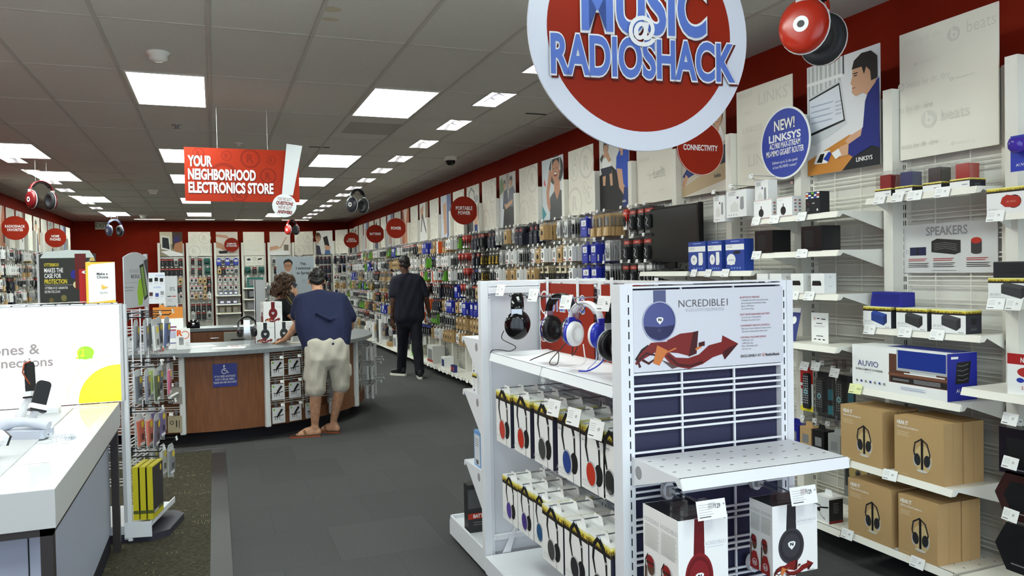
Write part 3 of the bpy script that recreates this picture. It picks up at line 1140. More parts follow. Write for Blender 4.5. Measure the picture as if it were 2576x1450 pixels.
for k in range(0, 26):
    if k in spec:
        fn, lb = spec[k]
        g = None
    elif k % 2 == 0:
        fn, lb, g = art_circles, 'cream header board with pale circled letters, %s' % rb_anchor(k), 'circled letter boards'
    else:
        fn, lb, g = art_scene('faces' if k % 4 == 1 else 'arm'), 'small photographic header poster, %s' % rb_anchor(k), 'distant photo boards'
    header(fn, lb, (hx, WC[k] + 0.0, BZ), RZ_R, group=g)

# left wall bays
GXL = -3.13
LC = {j: 13.45 + PITCH * j for j in range(0, 11)}
LB = {}
for j in LC:
    LB[j] = place_bay('cream wire-grid display bay on the left wall, %s from the shop front' % ORD[j], (GXL, LC[j], 0), R(90), 'left wall bays')
    fn = art_circles if j % 2 == 0 else art_scene(['orange', 'tools', 'faces', 'lamp', 'arm'][j // 2 % 5])
    header(fn, ('cream header board with pale circled letters, %s bay of the left wall' if j % 2 == 0 else 'small photo poster on the left wall, %s bay from the shop front') % ORD[j], (GXL + 0.03, LC[j], BZ), R(90), group='left wall header boards')

# back wall bays: five straight ones, then a curved corner
BB = {}
bx = [(-1.044 + 0.692 * i, 22.38, 0.0) for i in range(5)]
px, py = 2.083, 22.38
for ang in (32.5, 45.5, 62.0, 78.5):
    a0 = R(ang)
    bx.append((px + 0.334 * math.cos(a0), py - 0.334 * math.sin(a0), a0))
    px, py = px + 0.668 * math.cos(a0), py - 0.668 * math.sin(a0)
bspec = [(art_scene('laptop'), 'poster of a laptop and a hand holding a disc'), (art_circles, 'cream circled letter board second from the left on the back wall'), (art_scene('hands'), 'poster of hands on a computer mouse behind a red disc'),
         (art_keyboard_word, 'pale header board with grey wording in the middle of the back wall'), (art_scene('pen'), 'poster of a hand writing beside a folded screen'), (art_circles, 'cream circled letter board beside the smiling man poster'),
         (art_scene('phoneman'), 'poster of a smiling man with glasses showing a black phone'), (art_circles, 'cream circled letter board on the curved corner behind the cables disc'), (art_scene('lamp'), 'narrow poster at the curved corner beside the cables disc')]
for i, (x, y, a0) in enumerate(bx):
    BB[i] = place_bay('cream wire-grid display bay on the back wall, %s from the left' % ORD[i], (x, y, 0), -a0, 'back wall bays')
    header(bspec[i][0], bspec[i][1], (x - 0.03 * math.sin(a0), y - 0.03 * math.cos(a0), BZ + 0.02), -a0, 0.55, 0.645)

# red category discs, mounted edge-on to the fins so they face the shop front
rdisc = M(146, 33, 8, 0.55, 0, .2)


def disc_sign(label, txt, x, y, z, r, cut=None, th=0.055, edge=False, rz=0):
    b = B()
    pts = []
    for i in range(48):
        a0 = 2 * PI * i / 48
        px, pz = r * math.cos(a0), r * math.sin(a0)
        if cut is not None:
            px = min(px, cut) if cut > 0 else max(px, cut)
        pts.append((px, pz))
    b.prism(pts, 0.006, rdisc, frame((0, 0, 0), (1, 0, 0), (0, 0, 1)))
    a = Art(b, frame((0, -0.006, 0), (1, 0, 0), (0, 0, 1)))
    if edge:
        a.ring(0, 0, r * .975, r * .995, M(226, 200, 190), 48)
    n = len(txt)
    for i, t in enumerate(txt):
        a.text(t, 0, (n / 2 - i - .5) * th * 1.35 - th * .5, th, PAPER, 0.72, 0.022, 'c')
    o = b.obj('category_disc', None, (x, y, z), rz)
    return tag(o, label, 'category sign')


for lb, tx, x, y, cut, th, ed in (('connectivity behind the big round music sign', ['CONNECTIVITY'], 3.085, 4.43, .178, .036, True), ('portable power on the right wall', ['PORTABLE', 'POWER'], 3.1, 9.77, .175, .046, False),
                                  ('power on the right wall beside the batteries disc', ['POWER'], 3.085, 13.8, .172, .05, True), ('batteries partly hidden by the power disc', ['BATTERIES'], 3.1, 15.8, .172, .046, False),
                                  ('cables and accessories at the curved back corner', ['CABLES &', 'ACCESSORIES'], 3.1, 18.75, .172, .037, False), ('favorites on the left wall', ['RADIOSHACK', 'FAVORITES'], -2.86, 13.95, -.18, .04, False),
                                  ('home phones on the left wall', ['HOME', 'PHONES'], -2.86, 17.2, -.18, .046, False)):
    disc_sign('red disc sign reading ' + lb, tx, x, y, 2.355, 0.186, cut, th, ed)
disc_sign('red disc sign reading computer accessories on the back wall', ['COMPUTER', 'ACCESSORIES'], 0.457, 22.2, 2.388, 0.19, None, 0.042)

# blue oval-looking disc on the router board
b = B()
r = 0.218
b.prism([(r * math.cos(i * PI / 32), r * math.sin(i * PI / 32)) for i in range(64)], 0.005, PAPER, frame((0, 0, 0), (1, 0, 0), (0, 0, 1)))
a = Art(b, frame((0, -0.005, 0), (1, 0, 0), (0, 0, 1)))
a.ell(0, 0, .206, .206, M(46, 66, 160, .5), 56)
a.text('NEW!', 0, .082, .062, BLACK, 0.8, 0.05, 'c', 3)
a.text('NEW!', -.001, .083, .062, PAPER, 0.8, 0.02, 'c', 3)
a.text('LINKSYS', 0, .018, .042, PAPER, 1.0, 0.03, 'c', 3, w=.28)
a.text('AC1900 MAX-STREAM', 0, -.024, .034, PAPER, .5, 0.02, 'c', w=.27)
a.text('MU-MIMO GIGABIT ROUTER', 0, -.068, .034, PAPER, .5, 0.02, 'c', w=.33)
a.text('Delivers up to 2x the speed', 0, -.118, .017, PAPER, .8, 0.0, 'c', w=.22)
a.text('of non MU-MIMO routers*', 0, -.147, .017, PAPER, .8, 0.0, 'c', w=.21)
tag(b.obj('promo_disc', None, (GXR - 0.12, 3.79, 2.292), RZ_R), 'blue white-rimmed round sign announcing a new router', 'sign')

# ------------------------------------------------------------------ goods on pegs
BLIST = clear_mat('clear_blister', (0.96, 0.97, 0.97), 0.16, 0.12)
BAG = M(206, 206, 204, 0.25)
SILV = M(176, 178, 182, 0.25, 0.3)
# code: (object name, spoken words, width, height, depth)
KIND = {
    'rb': ('blister_pack', 'red-topped black blister pack', .10, .20, .022), 'ck': ('blister_pack', 'clear pack with black insert', .085, .17, .02),
    'wc': ('blister_pack', 'white card with black gadget', .085, .13, .014), 'bl': ('blister_pack', 'black and blue carded pack', .095, .17, .02),
    'gn': ('blister_pack', 'teal green blister pack', .15, .17, .05), 'bc': ('blister_pack', 'dark red carded pack', .085, .16, .016),
    'bb': ('boxed_accessory', 'blue box with white window', .12, .175, .05), 'kr': ('boxed_accessory', 'brown carton with hang tab', .09, .16, .05),
    'wb': ('boxed_accessory', 'white box with black gadget', .085, .15, .045), 'ow': ('boxed_accessory', 'orange and white slim box', .075, .19, .035), 'gb': ('boxed_accessory', 'black and green box', .085, .16, .04),
    'kc': ('clear_carton', 'brown carton with clear front', .085, .185, .03),
    'np': ('accessory_pouch', 'dark navy pouch on card', .085, .19, .016), 'cp': ('accessory_pouch', 'black pouch under cream card', .09, .19, .014),
    'cs': ('cable_bag', 'clear bag of silvery cable', .085, .16, .02), 'gl': ('cable_bag', 'bag with gold connectors', .075, .16, .022), 'rw': ('cable_bag', 'red and white carded cable', .07, .15, .014)}


def pack_mesh(code):
    nm, words, w, h, d = KIND[code]
    b = B()
    x = w / 2
    top = 0.018

    def card(m, th=.002, y=0.0):
        b.prism([(-x, -h), (x, -h), (x, top - .012), (x * .7, top), (-x * .7, top), (-x, top - .012)], th, m, frame((0, y, 0), (1, 0, 0), (0, 0, 1)))
        return Art(b, frame((0, y - th, 0), (1, 0, 0), (0, 0, 1)))
    if code in ('rb', 'bc', 'gn', 'bl', 'ck', 'wc'):
        body = {'rb': BLACK, 'bc': M(44, 26, 28, .5), 'gn': M(22, 84, 74, .45), 'bl': BLACK, 'ck': M(168, 168, 166, .3), 'wc': PAPER}[code]
        a = card(body)
        hd = {'rb': REDP, 'bc': M(150, 30, 30, .5), 'gn': M(30, 110, 96, .5), 'bl': BLUE, 'ck': PAPER, 'wc': M(214, 60, 50, .5)}[code]
        a.rect(-x, -h * .16, x, -.002, hd)
        a.text('RadioShack' if code in ('rb', 'bc') else 'USB', 0, -h * .11, h * .05, PAPER if code != 'ck' else BLACK, .8, .01, 'c', 1)
        a.lines(-x * .8, -h * .9, x * .6, 2, h * .05, h * .014, LGREY if body is not PAPER else MGREY)
        if code == 'gn':
            b.ball((0, -.022, -h * .55), (x * .8, .022, h * .3), M(14, 60, 54, .2), 14)
        else:
            y0 = -.002 - d
            b.prism([(-x * .62, -h * .78), (x * .62, -h * .78), (x * .7, -h * .5), (x * .5, -h * .25), (-x * .5, -h * .25), (-x * .7, -h * .5)], d * .8, {'rb': MATT, 'bc': GLOSSB, 'bl': GLOSSB, 'ck': BLACK, 'wc': BLACK}[code], frame((0, -.002, 0), (1, 0, 0), (0, 0, 1)))
            b.tube([(-x * .3, y0 + .003, -h * .35), (x * .2, y0 + .001, -h * .45), (-x * .2, y0 + .001, -h * .62), (x * .3, y0 + .003, -h * .7)], .0035, LGREY if code in ('rb', 'bl') else STEEL, 5)
    elif code in ('bb', 'kr', 'wb', 'ow', 'gb'):
        m = {'bb': M(32, 44, 158, .4), 'kr': KRAFT, 'wb': PAPER, 'ow': PAPER, 'gb': BLACK}[code]
        b.box(-x, -d, -h, x, 0, -.012, m)
        b.prism([(-x * .6, -.012), (x * .6, -.012), (x * .4, top), (-x * .4, top)], .0015, m, frame((0, -d * .3, 0), (1, 0, 0), (0, 0, 1)))
        a = front(b, w, h, y=-d, z=-h)
        if code == 'bb':
            a.rect(w * .14, h * .54, w * .86, h * .84, PAPER)
            a.poly([(w * .3, h * .58), (w * .42, h * .8), (w * .5, h * .8), (w * .4, h * .58)], MGREY)
            a.poly([(w * .5, h * .58), (w * .6, h * .76), (w * .68, h * .76), (w * .6, h * .58)], BLACK)
            a.text('AUVIO', w * .5, h * .38, h * .07, PAPER, .95, .01, 'c', 1)
            a.lines(w * .14, h * .28, w * .86, 3, h * .08, h * .014, M(110, 130, 220, .5))
            side(b, x, -d, -h).rect(d * .3, h * .1, d * .55, h * .42, PAPER)
        elif code == 'kr':
            a.ell(w * .5, h * .42, w * .26, h * .17, MATT)
            a.rect(w * .12, h * .74, w * .7, h * .8, PAPER)
            a.lines(w * .12, h * .15, w * .8, 2, h * .06, h * .015, M(110, 84, 54, .7))
        elif code == 'wb':
            a.ell(w * .5, h * .48, w * .27, h * .22, BLACK, 8)
            a.ell(w * .5, h * .48, w * .15, h * .12, GREY, 8)
            a.rect(w * .08, h * .06, w * .6, h * .16, REDP)
            a.rect(w * .08, h * .8, w * .5, h * .84, BLACK)
        elif code == 'ow':
            a.rect(w * .45, 0, w * .55, h * .94, MGREY)
            for sg in (1, -1):
                side(b, sg * x, -d if sg > 0 else 0, -h, sg).rect(0, 0, d, h - .012, ORANGE)
            a.rect(w * .15, h * .7, w * .6, h * .74, BLACK)
            a.ell(w * .4, h * .42, w * .12, w * .14, BLACK, 10)
        else:
            side(b, x, -d, -h).rect(0, 0, d, h - .012, M(104, 176, 48, .5))
            a.rect(w * .1, h * .08, w * .9, h * .5, M(104, 176, 48, .5))
            a.ell(w * .5, h * .66, w * .28, h * .18, GREY, 12)
    elif code == 'kc':
        b.box(-x, -.003, -h, x, 0, top * .5, KRAFT)
        b.box(-x, -d, -h, x, -.003, -h * .58, KRAFT)
        b.box(-x * .92, -d * .94, -h * .58, x * .92, -.003, -h * .04, BLIST)
        b.box(-x * .35, -d * .7, -h * .52, x * .35, -.004, -h * .12, MGREY)
        a = front(b, w, h, y=-d, z=-h)
        a.poly([(w * .1, h * .05), (w * .45, h * .05), (w * .7, h * .36), (w * .4, h * .4)], M(206, 186, 152, .5))
    elif code in ('np', 'cp'):
        a = card(M(24, 26, 40, .6) if code == 'np' else M(226, 212, 180, .6))
        b.prism([(-x, -h), (x, -h), (x, -h * .3), (-x, -h * .3)], d, M(28, 30, 48, .55) if code == 'np' else MATT, frame((0, -.002, 0), (1, 0, 0), (0, 0, 1)))
        a.rect(-x, -h * .2, x * .2, -h * .04, M(150, 60, 60, .5) if code == 'np' else BLACK)
        Art(b, frame((0, -.002 - d, 0), (1, 0, 0), (0, 0, 1))).rect(-x * .5, -h * .55, x * .5, -h * .5, GREY)
    else:
        a = card({'cs': BAG, 'gl': M(60, 56, 50, .4), 'rw': M(210, 48, 34, .5)}[code])
        if code == 'rw':
            a.rect(-x, -h, x, -h * .55, PAPER)
            a.text('4', 0, -h * .5, h * .2, PAPER, .9, .03, 'c', 1)
        a.rect(-x * .8, -h * .16, x * .5, -h * .06, {'cs': PAPER, 'gl': PAPER, 'rw': M(240, 200, 190, .5)}[code])
        cm = {'cs': SILV, 'gl': M(202, 168, 70, .25, .7), 'rw': BLACK}[code]
        for q in (0.62, 0.36):
            pts = [(x * q * math.cos(t * PI / 6), -.006 - d * .3, -h * .55 + h * .3 * q * 1.4 * math.sin(t * PI / 6)) for t in range(13)]
            b.tube(pts, .005, cm, 5, caps=False)
        if code == 'gl':
            for xx in (-.4, .1, .5):
                b.ball((x * xx, -.014, -h * .84), (.01, .01, .013), cm, 8)
    return b.data(KIND[code][0])


PM = {c: pack_mesh(c) for c in KIND}
# hook: two wires with a price tag plate on the front end


def hook_mesh(L, m=STEEL, tagm=PAPER, r=.0022, name='peg_hook'):
    b = B()
    b.box(-.012, -.004, -.02, .012, .003, .03, m)
    b.tube([(0, 0, 0), (0, -L * .95, 0), (0, -L, .012)], r, m, 5)
    b.tube([(0, 0, .026), (0, -L - .012, .026)], r * .9, m, 5)
    mx = Matrix.Translation((0, -L - .013, .022)) @ Matrix.Rotation(R(-12), 4, 'X')
    b.box(-.017, -.001, -.013, .017, .001, .013, tagm, mx)
    a = Art(b, mx @ frame((-.017, -.001, -.013), (1, 0, 0), (0, 0, 1)))
    a.rect(.004, .004, .018, .007, MGREY)
    a.rect(.02, .012, .031, .019, MGREY)
    return b.data(name)


HOOK = hook_mesh(.23)
HOOKS = hook_mesh(.15)
used = {}
rest = []           # goods too far to be told apart
DW = ['front', 'second', 'third', 'fourth', 'hindmost']


def peg(bay, code, x, z, n, L, where, hook=None, step=None, cap=300):
    """a hook on the bay and n packs of one kind hanging on it, the first one at the front"""
    nm, words, w, h, d = KIND[code]
    link('peg_hook', hook or HOOK, bay, (x, 0, z), 0)
    mw = Matrix.Translation(bay.location) @ Matrix.Rotation(bay.rotation_euler.z, 4, 'Z')
    st = step or max(d + .006, .02)
    for i in range(n):
        y = -L + .03 + i * st
        if y > -.012:
            break
        jx, ja = RND.uniform(-.004, .004), RND.uniform(-.12, .12)
        p = mw @ Vector((x + jx, y, z - .012))
        rz = bay.rotation_euler.z + ja
        if used.get(nm, 0) < cap:
            used[nm] = used.get(nm, 0) + 1
            o = link(nm, PM[code], None, p, rz)
            tag(o, '%s %s on %s' % (DW[min(i, 4)], words, where), 'package', 'packs on %s' % where)
        else:
            rest.append((nm, code, p, rz))


RMIX = {3: ['rb cs'], }
ROWS = [2.03, 1.79, 1.585, 1.37, 1.15, .93, .71, .5]
GOODS = {   # bay: rows of codes, hook by hook from the left
    4: ['rw rb rb rb', 'rb rb rb', 'rb rb ck ck', 'rb ck rb rb'],
    5: ['bb kc kc kc', 'bb bb cs', 'bb bb ck', 'cp cp cp cp', 'kr kr bb'],
    6: ['cs cs ck', 'wb kr wb wb', 'cp cp cp wb', 'cp cp ck ck', 'wb kr wb'],
    7: ['np np ck kr', 'ck wb kr wb', 'kr kr cp cp', 'ck ck np np', 'wb wb rb'],
    8: ['kr cs np np', 'wb wb ck', 'kr kr wb', 'np np cs', 'kr wb wb'],
    9: ['np np cs cs', 'gl gl gl cs', 'ck ck wb', 'cs rb rb', 'ck bb kr'],
    10: ['np np rb rb', 'np rb gl', 'np bl ck gl', 'rb rb kr ck', 'bb bb wc', 'kr kr kr kr', 'wb wb'],
    11: ['bc gb rw rw', 'rw rw rw', 'ck ck rw rw', 'bb rw rw ck', 'kr wb bb', 'kr kr kr', 'wb kr kr kr'],
    12: ['kc kc wb wb', 'wb wb wb ck', 'gb wc wb', 'bc bc np np', 'kr wb bb bb', 'ck ck ck ck', 'kr kr kr kr'],
    13: ['kc kc kr ow', 'bl bl wc wb', 'ow wb wc', 'wc wc ck np', 'np np np bc', 'gb gb gb ck', 'kr wb wb'],
    14: ['kr kr bb bb', 'kc kc wb gb', 'ow ow gb wc', 'wc wc wc bc', 'ow ow ow', 'ow ow ck ck', 'bl bl bl bl']}


def bay_goods(bay, rows, zs, wherefmt, depth, L=.23, hook=None, cap=300, width=.5):
    for r, line in enumerate(rows):
        cs = line.split()
        for i, c in enumerate(cs):
            if c == '--':
                continue
            x = -width / 2 + width * (i + .5) / len(cs)
            peg(bay, c, x, zs[r], depth, L, wherefmt % (NUM[i], NUM[r]), hook, cap=cap)


def short_anchor(k):
    return {4: 'bay under dotted board', 5: 'bay under two boys', 6: 'bay left of two boys', 7: 'bay under laughing woman'}.get(k, '%s bay beyond laughing woman' % (ORD[k - 8] if 8 <= k < 28 else 'next'))


CODES = ['wc', 'ck', 'cs', 'kc', 'wb', 'gb', 'rb', 'bl', 'kr', 'rw', 'wc', 'wc', 'ck', 'cs', 'gl', 'np', 'bb', 'wb', 'ck', 'cs']
for k in range(4, 26):
    rows = GOODS.get(k)
    if rows is None:
        rr = random.Random(k)
        rows = []
        for q in range(8):
            base = rr.choice(CODES)
            rows.append(' '.join(rr.choice([base, base, rr.choice(CODES)]) for _ in range(4)))
    bay_goods(BAYS[k], rows, ROWS, 'hook %s row %s, ' + short_anchor(k), 5 if k < 10 else (4 if k < 15 else 3), cap=300)

# back wall pegs
BROW = [2.03, 1.77, 1.51, 1.27, 1.06]
BGOODS = [['rb rb rb ck rb', 'rb rb rb rb rb', 'bc kr -- kr', 'rb -- rb', 'rb rb rb wc', 'ck ck rb'],
          ['bc rb gn', 'bc rb gn', 'wc wc kr kr rb', 'wc wc wc kr rb', 'wc kr wc kr wb', 'rb rb rb rb', 'cs rb rb ck'],
          ['bb ck bb ck bb', 'kr rb wc wc ck', 'wc wc wc wc', 'wc wc wc wc'],
          ['-- -- --', 'gn rb gn', 'wb -- wb'],
          ['ck kr ck', 'rb ck', 'cs cs cs', 'cs ck', 'wc wc'],
          ['ck ck kr wc', 'ck wc ck', 'ck ck cs cs', 'np ck ck', 'ck ck'],
          ['np np np np', 'ck np np np', 'np np bl np', 'rb np np', 'kr kr kr'],
          ['np ck np np', 'cs np bl', 'wc wc ck ck', 'kr kr', 'bl wc wc', 'wc wb'],
          ['bl ck gb wc', 'cs cs wc wc', 'wc gb cs ck', 'wc wc bl', 'gb wc wc', 'kr wc']]
for i, rows in enumerate(BGOODS):
    bay_goods(BB[i], rows, [2.03, 1.78, 1.53, 1.32, 1.11, .82, .6][:len(rows)], 'hook %s row %s, ' + ORD[i] + ' back-wall bay', 2, .15, HOOKS, 300, .54)
for j in LB:
    rr = random.Random(90 + j)
    rows = [' '.join(rr.choice(['ck', 'cs', 'wc', 'np', 'rb', 'kc', 'cs', 'wb']) for _ in range(4)) for q in range(4)]
    bay_goods(LB[j], rows, ROWS, 'hook %s row %s, ' + ORD[j] + ' left-wall bay', 3, .2, HOOKS, 300)
# the far remainder, one heap of each kind
byk = {}
for nm, code, p, rz in rest:
    byk.setdefault(nm, []).append((code, p, rz))
for nm, lst in byk.items():
    b = B()
    for code, p, rz in lst:
        me = PM[code]
        mx = Matrix.Translation(p) @ Matrix.Rotation(rz, 4, 'Z')
        mats = list(me.materials)
        vs = [mx @ v.co for v in me.vertices]
        for pl_ in me.polygons:
            b.face([vs[i] for i in pl_.vertices], mats[pl_.material_index])
    o = b.obj('distant_' + nm)
    o['kind'] = 'stuff'
    tag(o, 'far %s goods crowding the pegs at the distant end of the shop' % nm.replace('_', ' '), 'packages')

# ------------------------------------------------------------------ boxed goods on the near right-hand shelves
def carton(name, label, w, d, h, mat, loc, rz, art=None, group=None, cat='box', tilt=0):
    b = B()
    b.box(-w / 2, 0, 0, w / 2, d, h, mat)
    if art:
        art(b, w, d, h)
    o = b.obj(name, None, loc, rz + tilt)
    return tag(o, label, cat, group)


def grass(a, x0, x1, y0, y1, seed=0):
    """printed band: bright yellow glow with a jagged dark crowd below"""
    rr = random.Random(seed + 3)
    H = y1 - y0
    a.rect(x0, y0, x1, y1, M(238, 232, 150, .5))
    a.rect(x0, y0, x1, y0 + H * .75, M(222, 196, 60, .5))
    n = max(8, int((x1 - x0) / max(H * .16, .0035)))
    n = min(n, 70)
    for i in range(n):
        x = x0 + (x1 - x0) * i / n
        q = (x1 - x0) / n
        t = y0 + H * rr.uniform(.38, .72)
        a.b.face([a.P(x, y0), a.P(x + q, y0), a.P(x + q * .8, t), a.P(x + q * .25, t)], M(42, 30, 18, .6))
    a.k += 1
    a.rect(x0, y0, x1, y0 + H * .32, M(36, 26, 18, .6))


class Wide:
    """art adaptor stretching a print sideways about one line"""

    def __init__(s, a, cx, k):
        s.a, s.cx, s.kx = a, cx, k

    def X(s, x):
        return s.cx + (x - s.cx) * s.kx

    def stroke(s, pts, w, m):
        s.a.stroke([(s.X(x), y) for x, y in pts], w, m)

    def rect(s, x0, y0, x1, y1, m):
        s.a.rect(s.X(x0), y0, s.X(x1), y1, m)

    def ell(s, x, y, rx, ry, m, n=28, rot=0):
        s.a.ell(s.X(x), y, rx * s.kx, ry, m, n, rot)


def hp_art(a, cx, cy, s, cup, band=BLACK, style='on'):
    """printed headphones about s tall, centred at cx, cy"""
    if style == 'on':       # slim on-ear pair seen at an angle
        a = Wide(a, cx, 1.22)
        a.stroke([(cx - .13 * s, cy - .12 * s), (cx - .2 * s, cy + .12 * s), (cx - .17 * s, cy + .36 * s), (cx - .06 * s, cy + .49 * s), (cx + .06 * s, cy + .44 * s)], [.05 * s, .075 * s, .09 * s, .09 * s, .1 * s], band)
        a.stroke([(cx + .0 * s, cy + .49 * s), (cx + .12 * s, cy + .38 * s), (cx + .19 * s, cy + .16 * s), (cx + .2 * s, cy - .14 * s)], [.12 * s, .12 * s, .07 * s, .05 * s], band)
        a.rect(cx + .135 * s, cy + .16 * s, cx + .225 * s, cy + .19 * s, LGREY)
        a.ell(cx + .17 * s, cy - .27 * s, .12 * s, .18 * s, BLACK, rot=-.15)
        a.ell(cx - .04 * s, cy - .30 * s, .155 * s, .215 * s, LGREY, rot=.25)
        a.ell(cx - .055 * s, cy - .305 * s, .13 * s, .19 * s, cup, rot=.25)
        a.stroke([(cx + .13 * s, cy - .42 * s), (cx + .16 * s, cy - .6 * s)], .012 * s, BLACK)
    elif style == 'over':      # round cup in profile with a broad band going up
        a.poly([(cx - .13 * s, cy + .05 * s), (cx + .13 * s, cy + .05 * s), (cx + .1 * s, cy + .55 * s), (cx - .1 * s, cy + .55 * s)], band)
        a.ell(cx, cy - .15 * s, .27 * s, .36 * s, cup)
        a.ell(cx, cy - .15 * s, .2 * s, .28 * s, band)
        shield(a, cx, cy - .15 * s, .08 * s)
    else:                   # pair hanging on a stand
        a.ell(cx + .03 * s, cy - .1 * s, .27 * s, .36 * s, M(206, 180, 130, .7))
        a.stroke([(cx - .2 * s, cy - .16 * s), (cx - .26 * s, cy + .08 * s), (cx - .22 * s, cy + .3 * s), (cx - .02 * s, cy + .43 * s), (cx + .15 * s, cy + .32 * s), (cx + .24 * s, cy + .05 * s), (cx + .2 * s, cy - .16 * s)], .045 * s, MATT)
        for sx in (-1, 1):
            a.ell(cx + sx * .2 * s, cy - .17 * s, .075 * s, .15 * s, LGREY, rot=-.1 * sx)
            a.ell(cx + sx * .15 * s, cy - .13 * s, .1 * s, .16 * s, MATT, rot=-.1 * sx)
        a.rect(cx - .035 * s, cy - .38 * s, cx + .035 * s, cy + .42 * s, BLACK)
        a.ell(cx, cy - .42 * s, .17 * s, .04 * s, M(206, 200, 186, .4))


def shield(a, cx, cy, r):
    a.poly([(cx - r, cy + r * .55), (cx - r * .5, cy + r * .85), (cx + r * .5, cy + r * .85), (cx + r, cy + r * .55), (cx + r * .85, cy - r * .1), (cx, cy - r * .95), (cx - r * .85, cy - r * .1)], PAPER)
    for pts in ([(-.45, -.1), (-.45, .55), (-.2, .55), (-.2, -.1)], [(.2, -.1), (.2, .55), (.45, .55), (.45, -.1)], [(-.45, .55), (-.15, .55), (.45, -.1), (.15, -.1)]):
        a.poly([(cx + x * r, cy + y * r) for x, y in pts], MATT)


def rloc(X, Y, z):
    return (X, Y, z)


for z, d, h in ((1.885, .225, .1), (1.222, .205, .1), (.925, .33, .11), (.555, .385, .12), (.187, .385, .12)):
    add_shelf(BAYS[0], z, d, holes_=(z < .2), h=h)
for z, d in ((1.825, .37), (1.625, .37), (1.395, .37), (1.122, .385), (.165, .37)):
    add_shelf(BAYS[1], z, d, h=.115, holes_=(z < .2))
for k in (2, 3):
    add_shelf(BAYS[k], 1.522, .385, h=.1)
for z, d in ((1.757, .215), (1.378, .215), (1.012, .385), (.2, .42)):
    add_shelf(BAYS[-1], z, d)


def tags_on(k, z, d, ys, price):
    for y in ys:
        price_card(BAYS[k], WC[k] - y, -d - .012, z - .012, price, RND.uniform(-.12, .12))


tags_on(0, 1.885, .225, (2.97, 2.86, 2.76, 2.61), '59')
tags_on(0, 1.222, .205, (3.06, 2.84, 2.66), '79')
tags_on(0, .555, .385, (2.77, 3.06), '89')
tags_on(0, .187, .385, (3.04, 2.62), '89')
tags_on(1, 1.825, .37, (3.74, 3.58, 3.36), '35')
tags_on(1, 1.625, .37, (3.74, 3.36), '149')
tags_on(1, 1.395, .37, (3.43, 3.31, 3.6), '49')
tags_on(2, 1.522, .385, (4.36, 4.2, 4.02), '79')
tags_on(-1, 1.757, .215, (2.36,), '59')
tags_on(-1, 1.378, .215, (2.36, 2.28), '79')
o = price_card(BAYS[0], WC[0] - 3.03, -.345, .915, 'SALE', .1)
o['label'] = 'yellow-green sale card'
o.data = o.data.copy()
o.data.materials[0] = M(232, 236, 170, .5)

# cube speakers in clear covers
for i, (y, c, nmc) in enumerate(((2.975, M(150, 26, 24, .5), 'dark red'), (2.85, M(38, 56, 110, .5), 'blue'), (2.69, M(40, 40, 42, .5), 'charcoal'), (2.545, M(176, 28, 22, .5), 'bright red'))):
    t = thing('boxed_speaker', '%s cube speaker in a clear cover on the top shelf of the speaker bay' % nmc, 'speaker', (3.16, y, 1.885), RZ_R)
    b = B()
    b.box(-.05, 0, 0, .05, .1, .042, PAPER)
    a = front(b, .1, .042)
    grass(a, 0, .1, .03, .042, i)
    a.rect(.062, .012, .09, .016, MGREY)
    s_ = side(b, .05, 0)
    s_.rect(0, 0, .1, .031, M(34, 36, 48, .5))
    s_.text('AUVIO', .05, .01, .009, GREY, .9, 0, 'c', 1)
    grass(s_, 0, .1, .03, .042, i + 9)
    b.obj('base_box', t)
    b = B()
    b.box(-.034, .016, .042, .034, .084, .112, c)
    b.obj('cube', t, bevel=.003)
    b = B()
    b.box(-.047, .004, .0425, .047, .096, .13, BLIST)
    b.obj('clear_cover', t)


def spk_art(col, seed):
    def f(b, w, d, h):
        a = front(b, w, h)
        grass(a, 0, w, h * .78, h, seed)
        a.poly([(w * .3, h * .34), (w * .3, h * .7), (w * .4, h * .82), (w * .86, h * .66), (w * .86, h * .28), (w * .74, h * .12)], M(*col, .6))
        a.poly([(w * .74, h * .12), (w * .74, h * .52), (w * .86, h * .66), (w * .86, h * .28)], M(*[int(v * .75) for v in col], .6))
        a.poly([(w * .3, h * .66), (w * .3, h * .7), (w * .4, h * .82), (w * .86, h * .66), (w * .74, h * .54)], M(*[min(255, int(v * 1.15) + 6) for v in col], .6))
        a.text('AUVIO', w * .05, h * .22, h * .12, MGREY, .95, -.01, 'l', 1)
        a.rect(w * .05, h * .15, w * .4, h * .165, LGREY)
        a.text('Bluetooth', w * .8, h * .04, h * .05, BLACK, .8, .01, 'l', 1)
        s = side(b, w / 2, 0)
        s.rect(0, 0, d, h, M(46, 48, 58, .5))
        grass(s, 0, d, h * .78, h, seed + 5)
        s.rect(d * .34, h * .38, d * .66, h * .66, M(28, 28, 34, .5))
        s.text('AUVIO', d * .5, h * .14, h * .09, GREY, .9, 0, 'c', 1)
    return f


for i, (y, c, nmc) in enumerate(((3.02, (36, 60, 130), 'blue'), (2.81, (52, 52, 54), 'middle dark grey'), (2.607, (58, 58, 60), 'right-hand dark grey'))):
    carton('speaker_box', 'white box with a %s speaker, second shelf of the speaker bay' % nmc, .178, .1, .108, PAPER, (3.16, y, 1.222), RZ_R, spk_art(c, i))
# loose blue speaker lying on the first box
b = B()
pts = [(-.1, 0), (.1, 0), (.098, .072), (-.088, .074)]
b.prism(pts, .085, M(34, 40, 140, .55), frame((0, .09, 0), (1, 0, 0), (0, 0, 1)))
a = Art(b, frame((-.1, .005, 0), (1, 0, 0), (0, 0, 1)))
for q in range(9):
    a.stroke([(.02, .012 + q * .006), (.08, .016 + q * .006), (.14, .01 + q * .006), (.18, .015 + q * .006)], .0016, M(26, 30, 110, .5))
tag(b.obj('bluetooth_speaker', None, (3.17, 2.975, 1.331), RZ_R, .004), 'loose bright blue portable speaker lying on the blue speaker box', 'speaker')


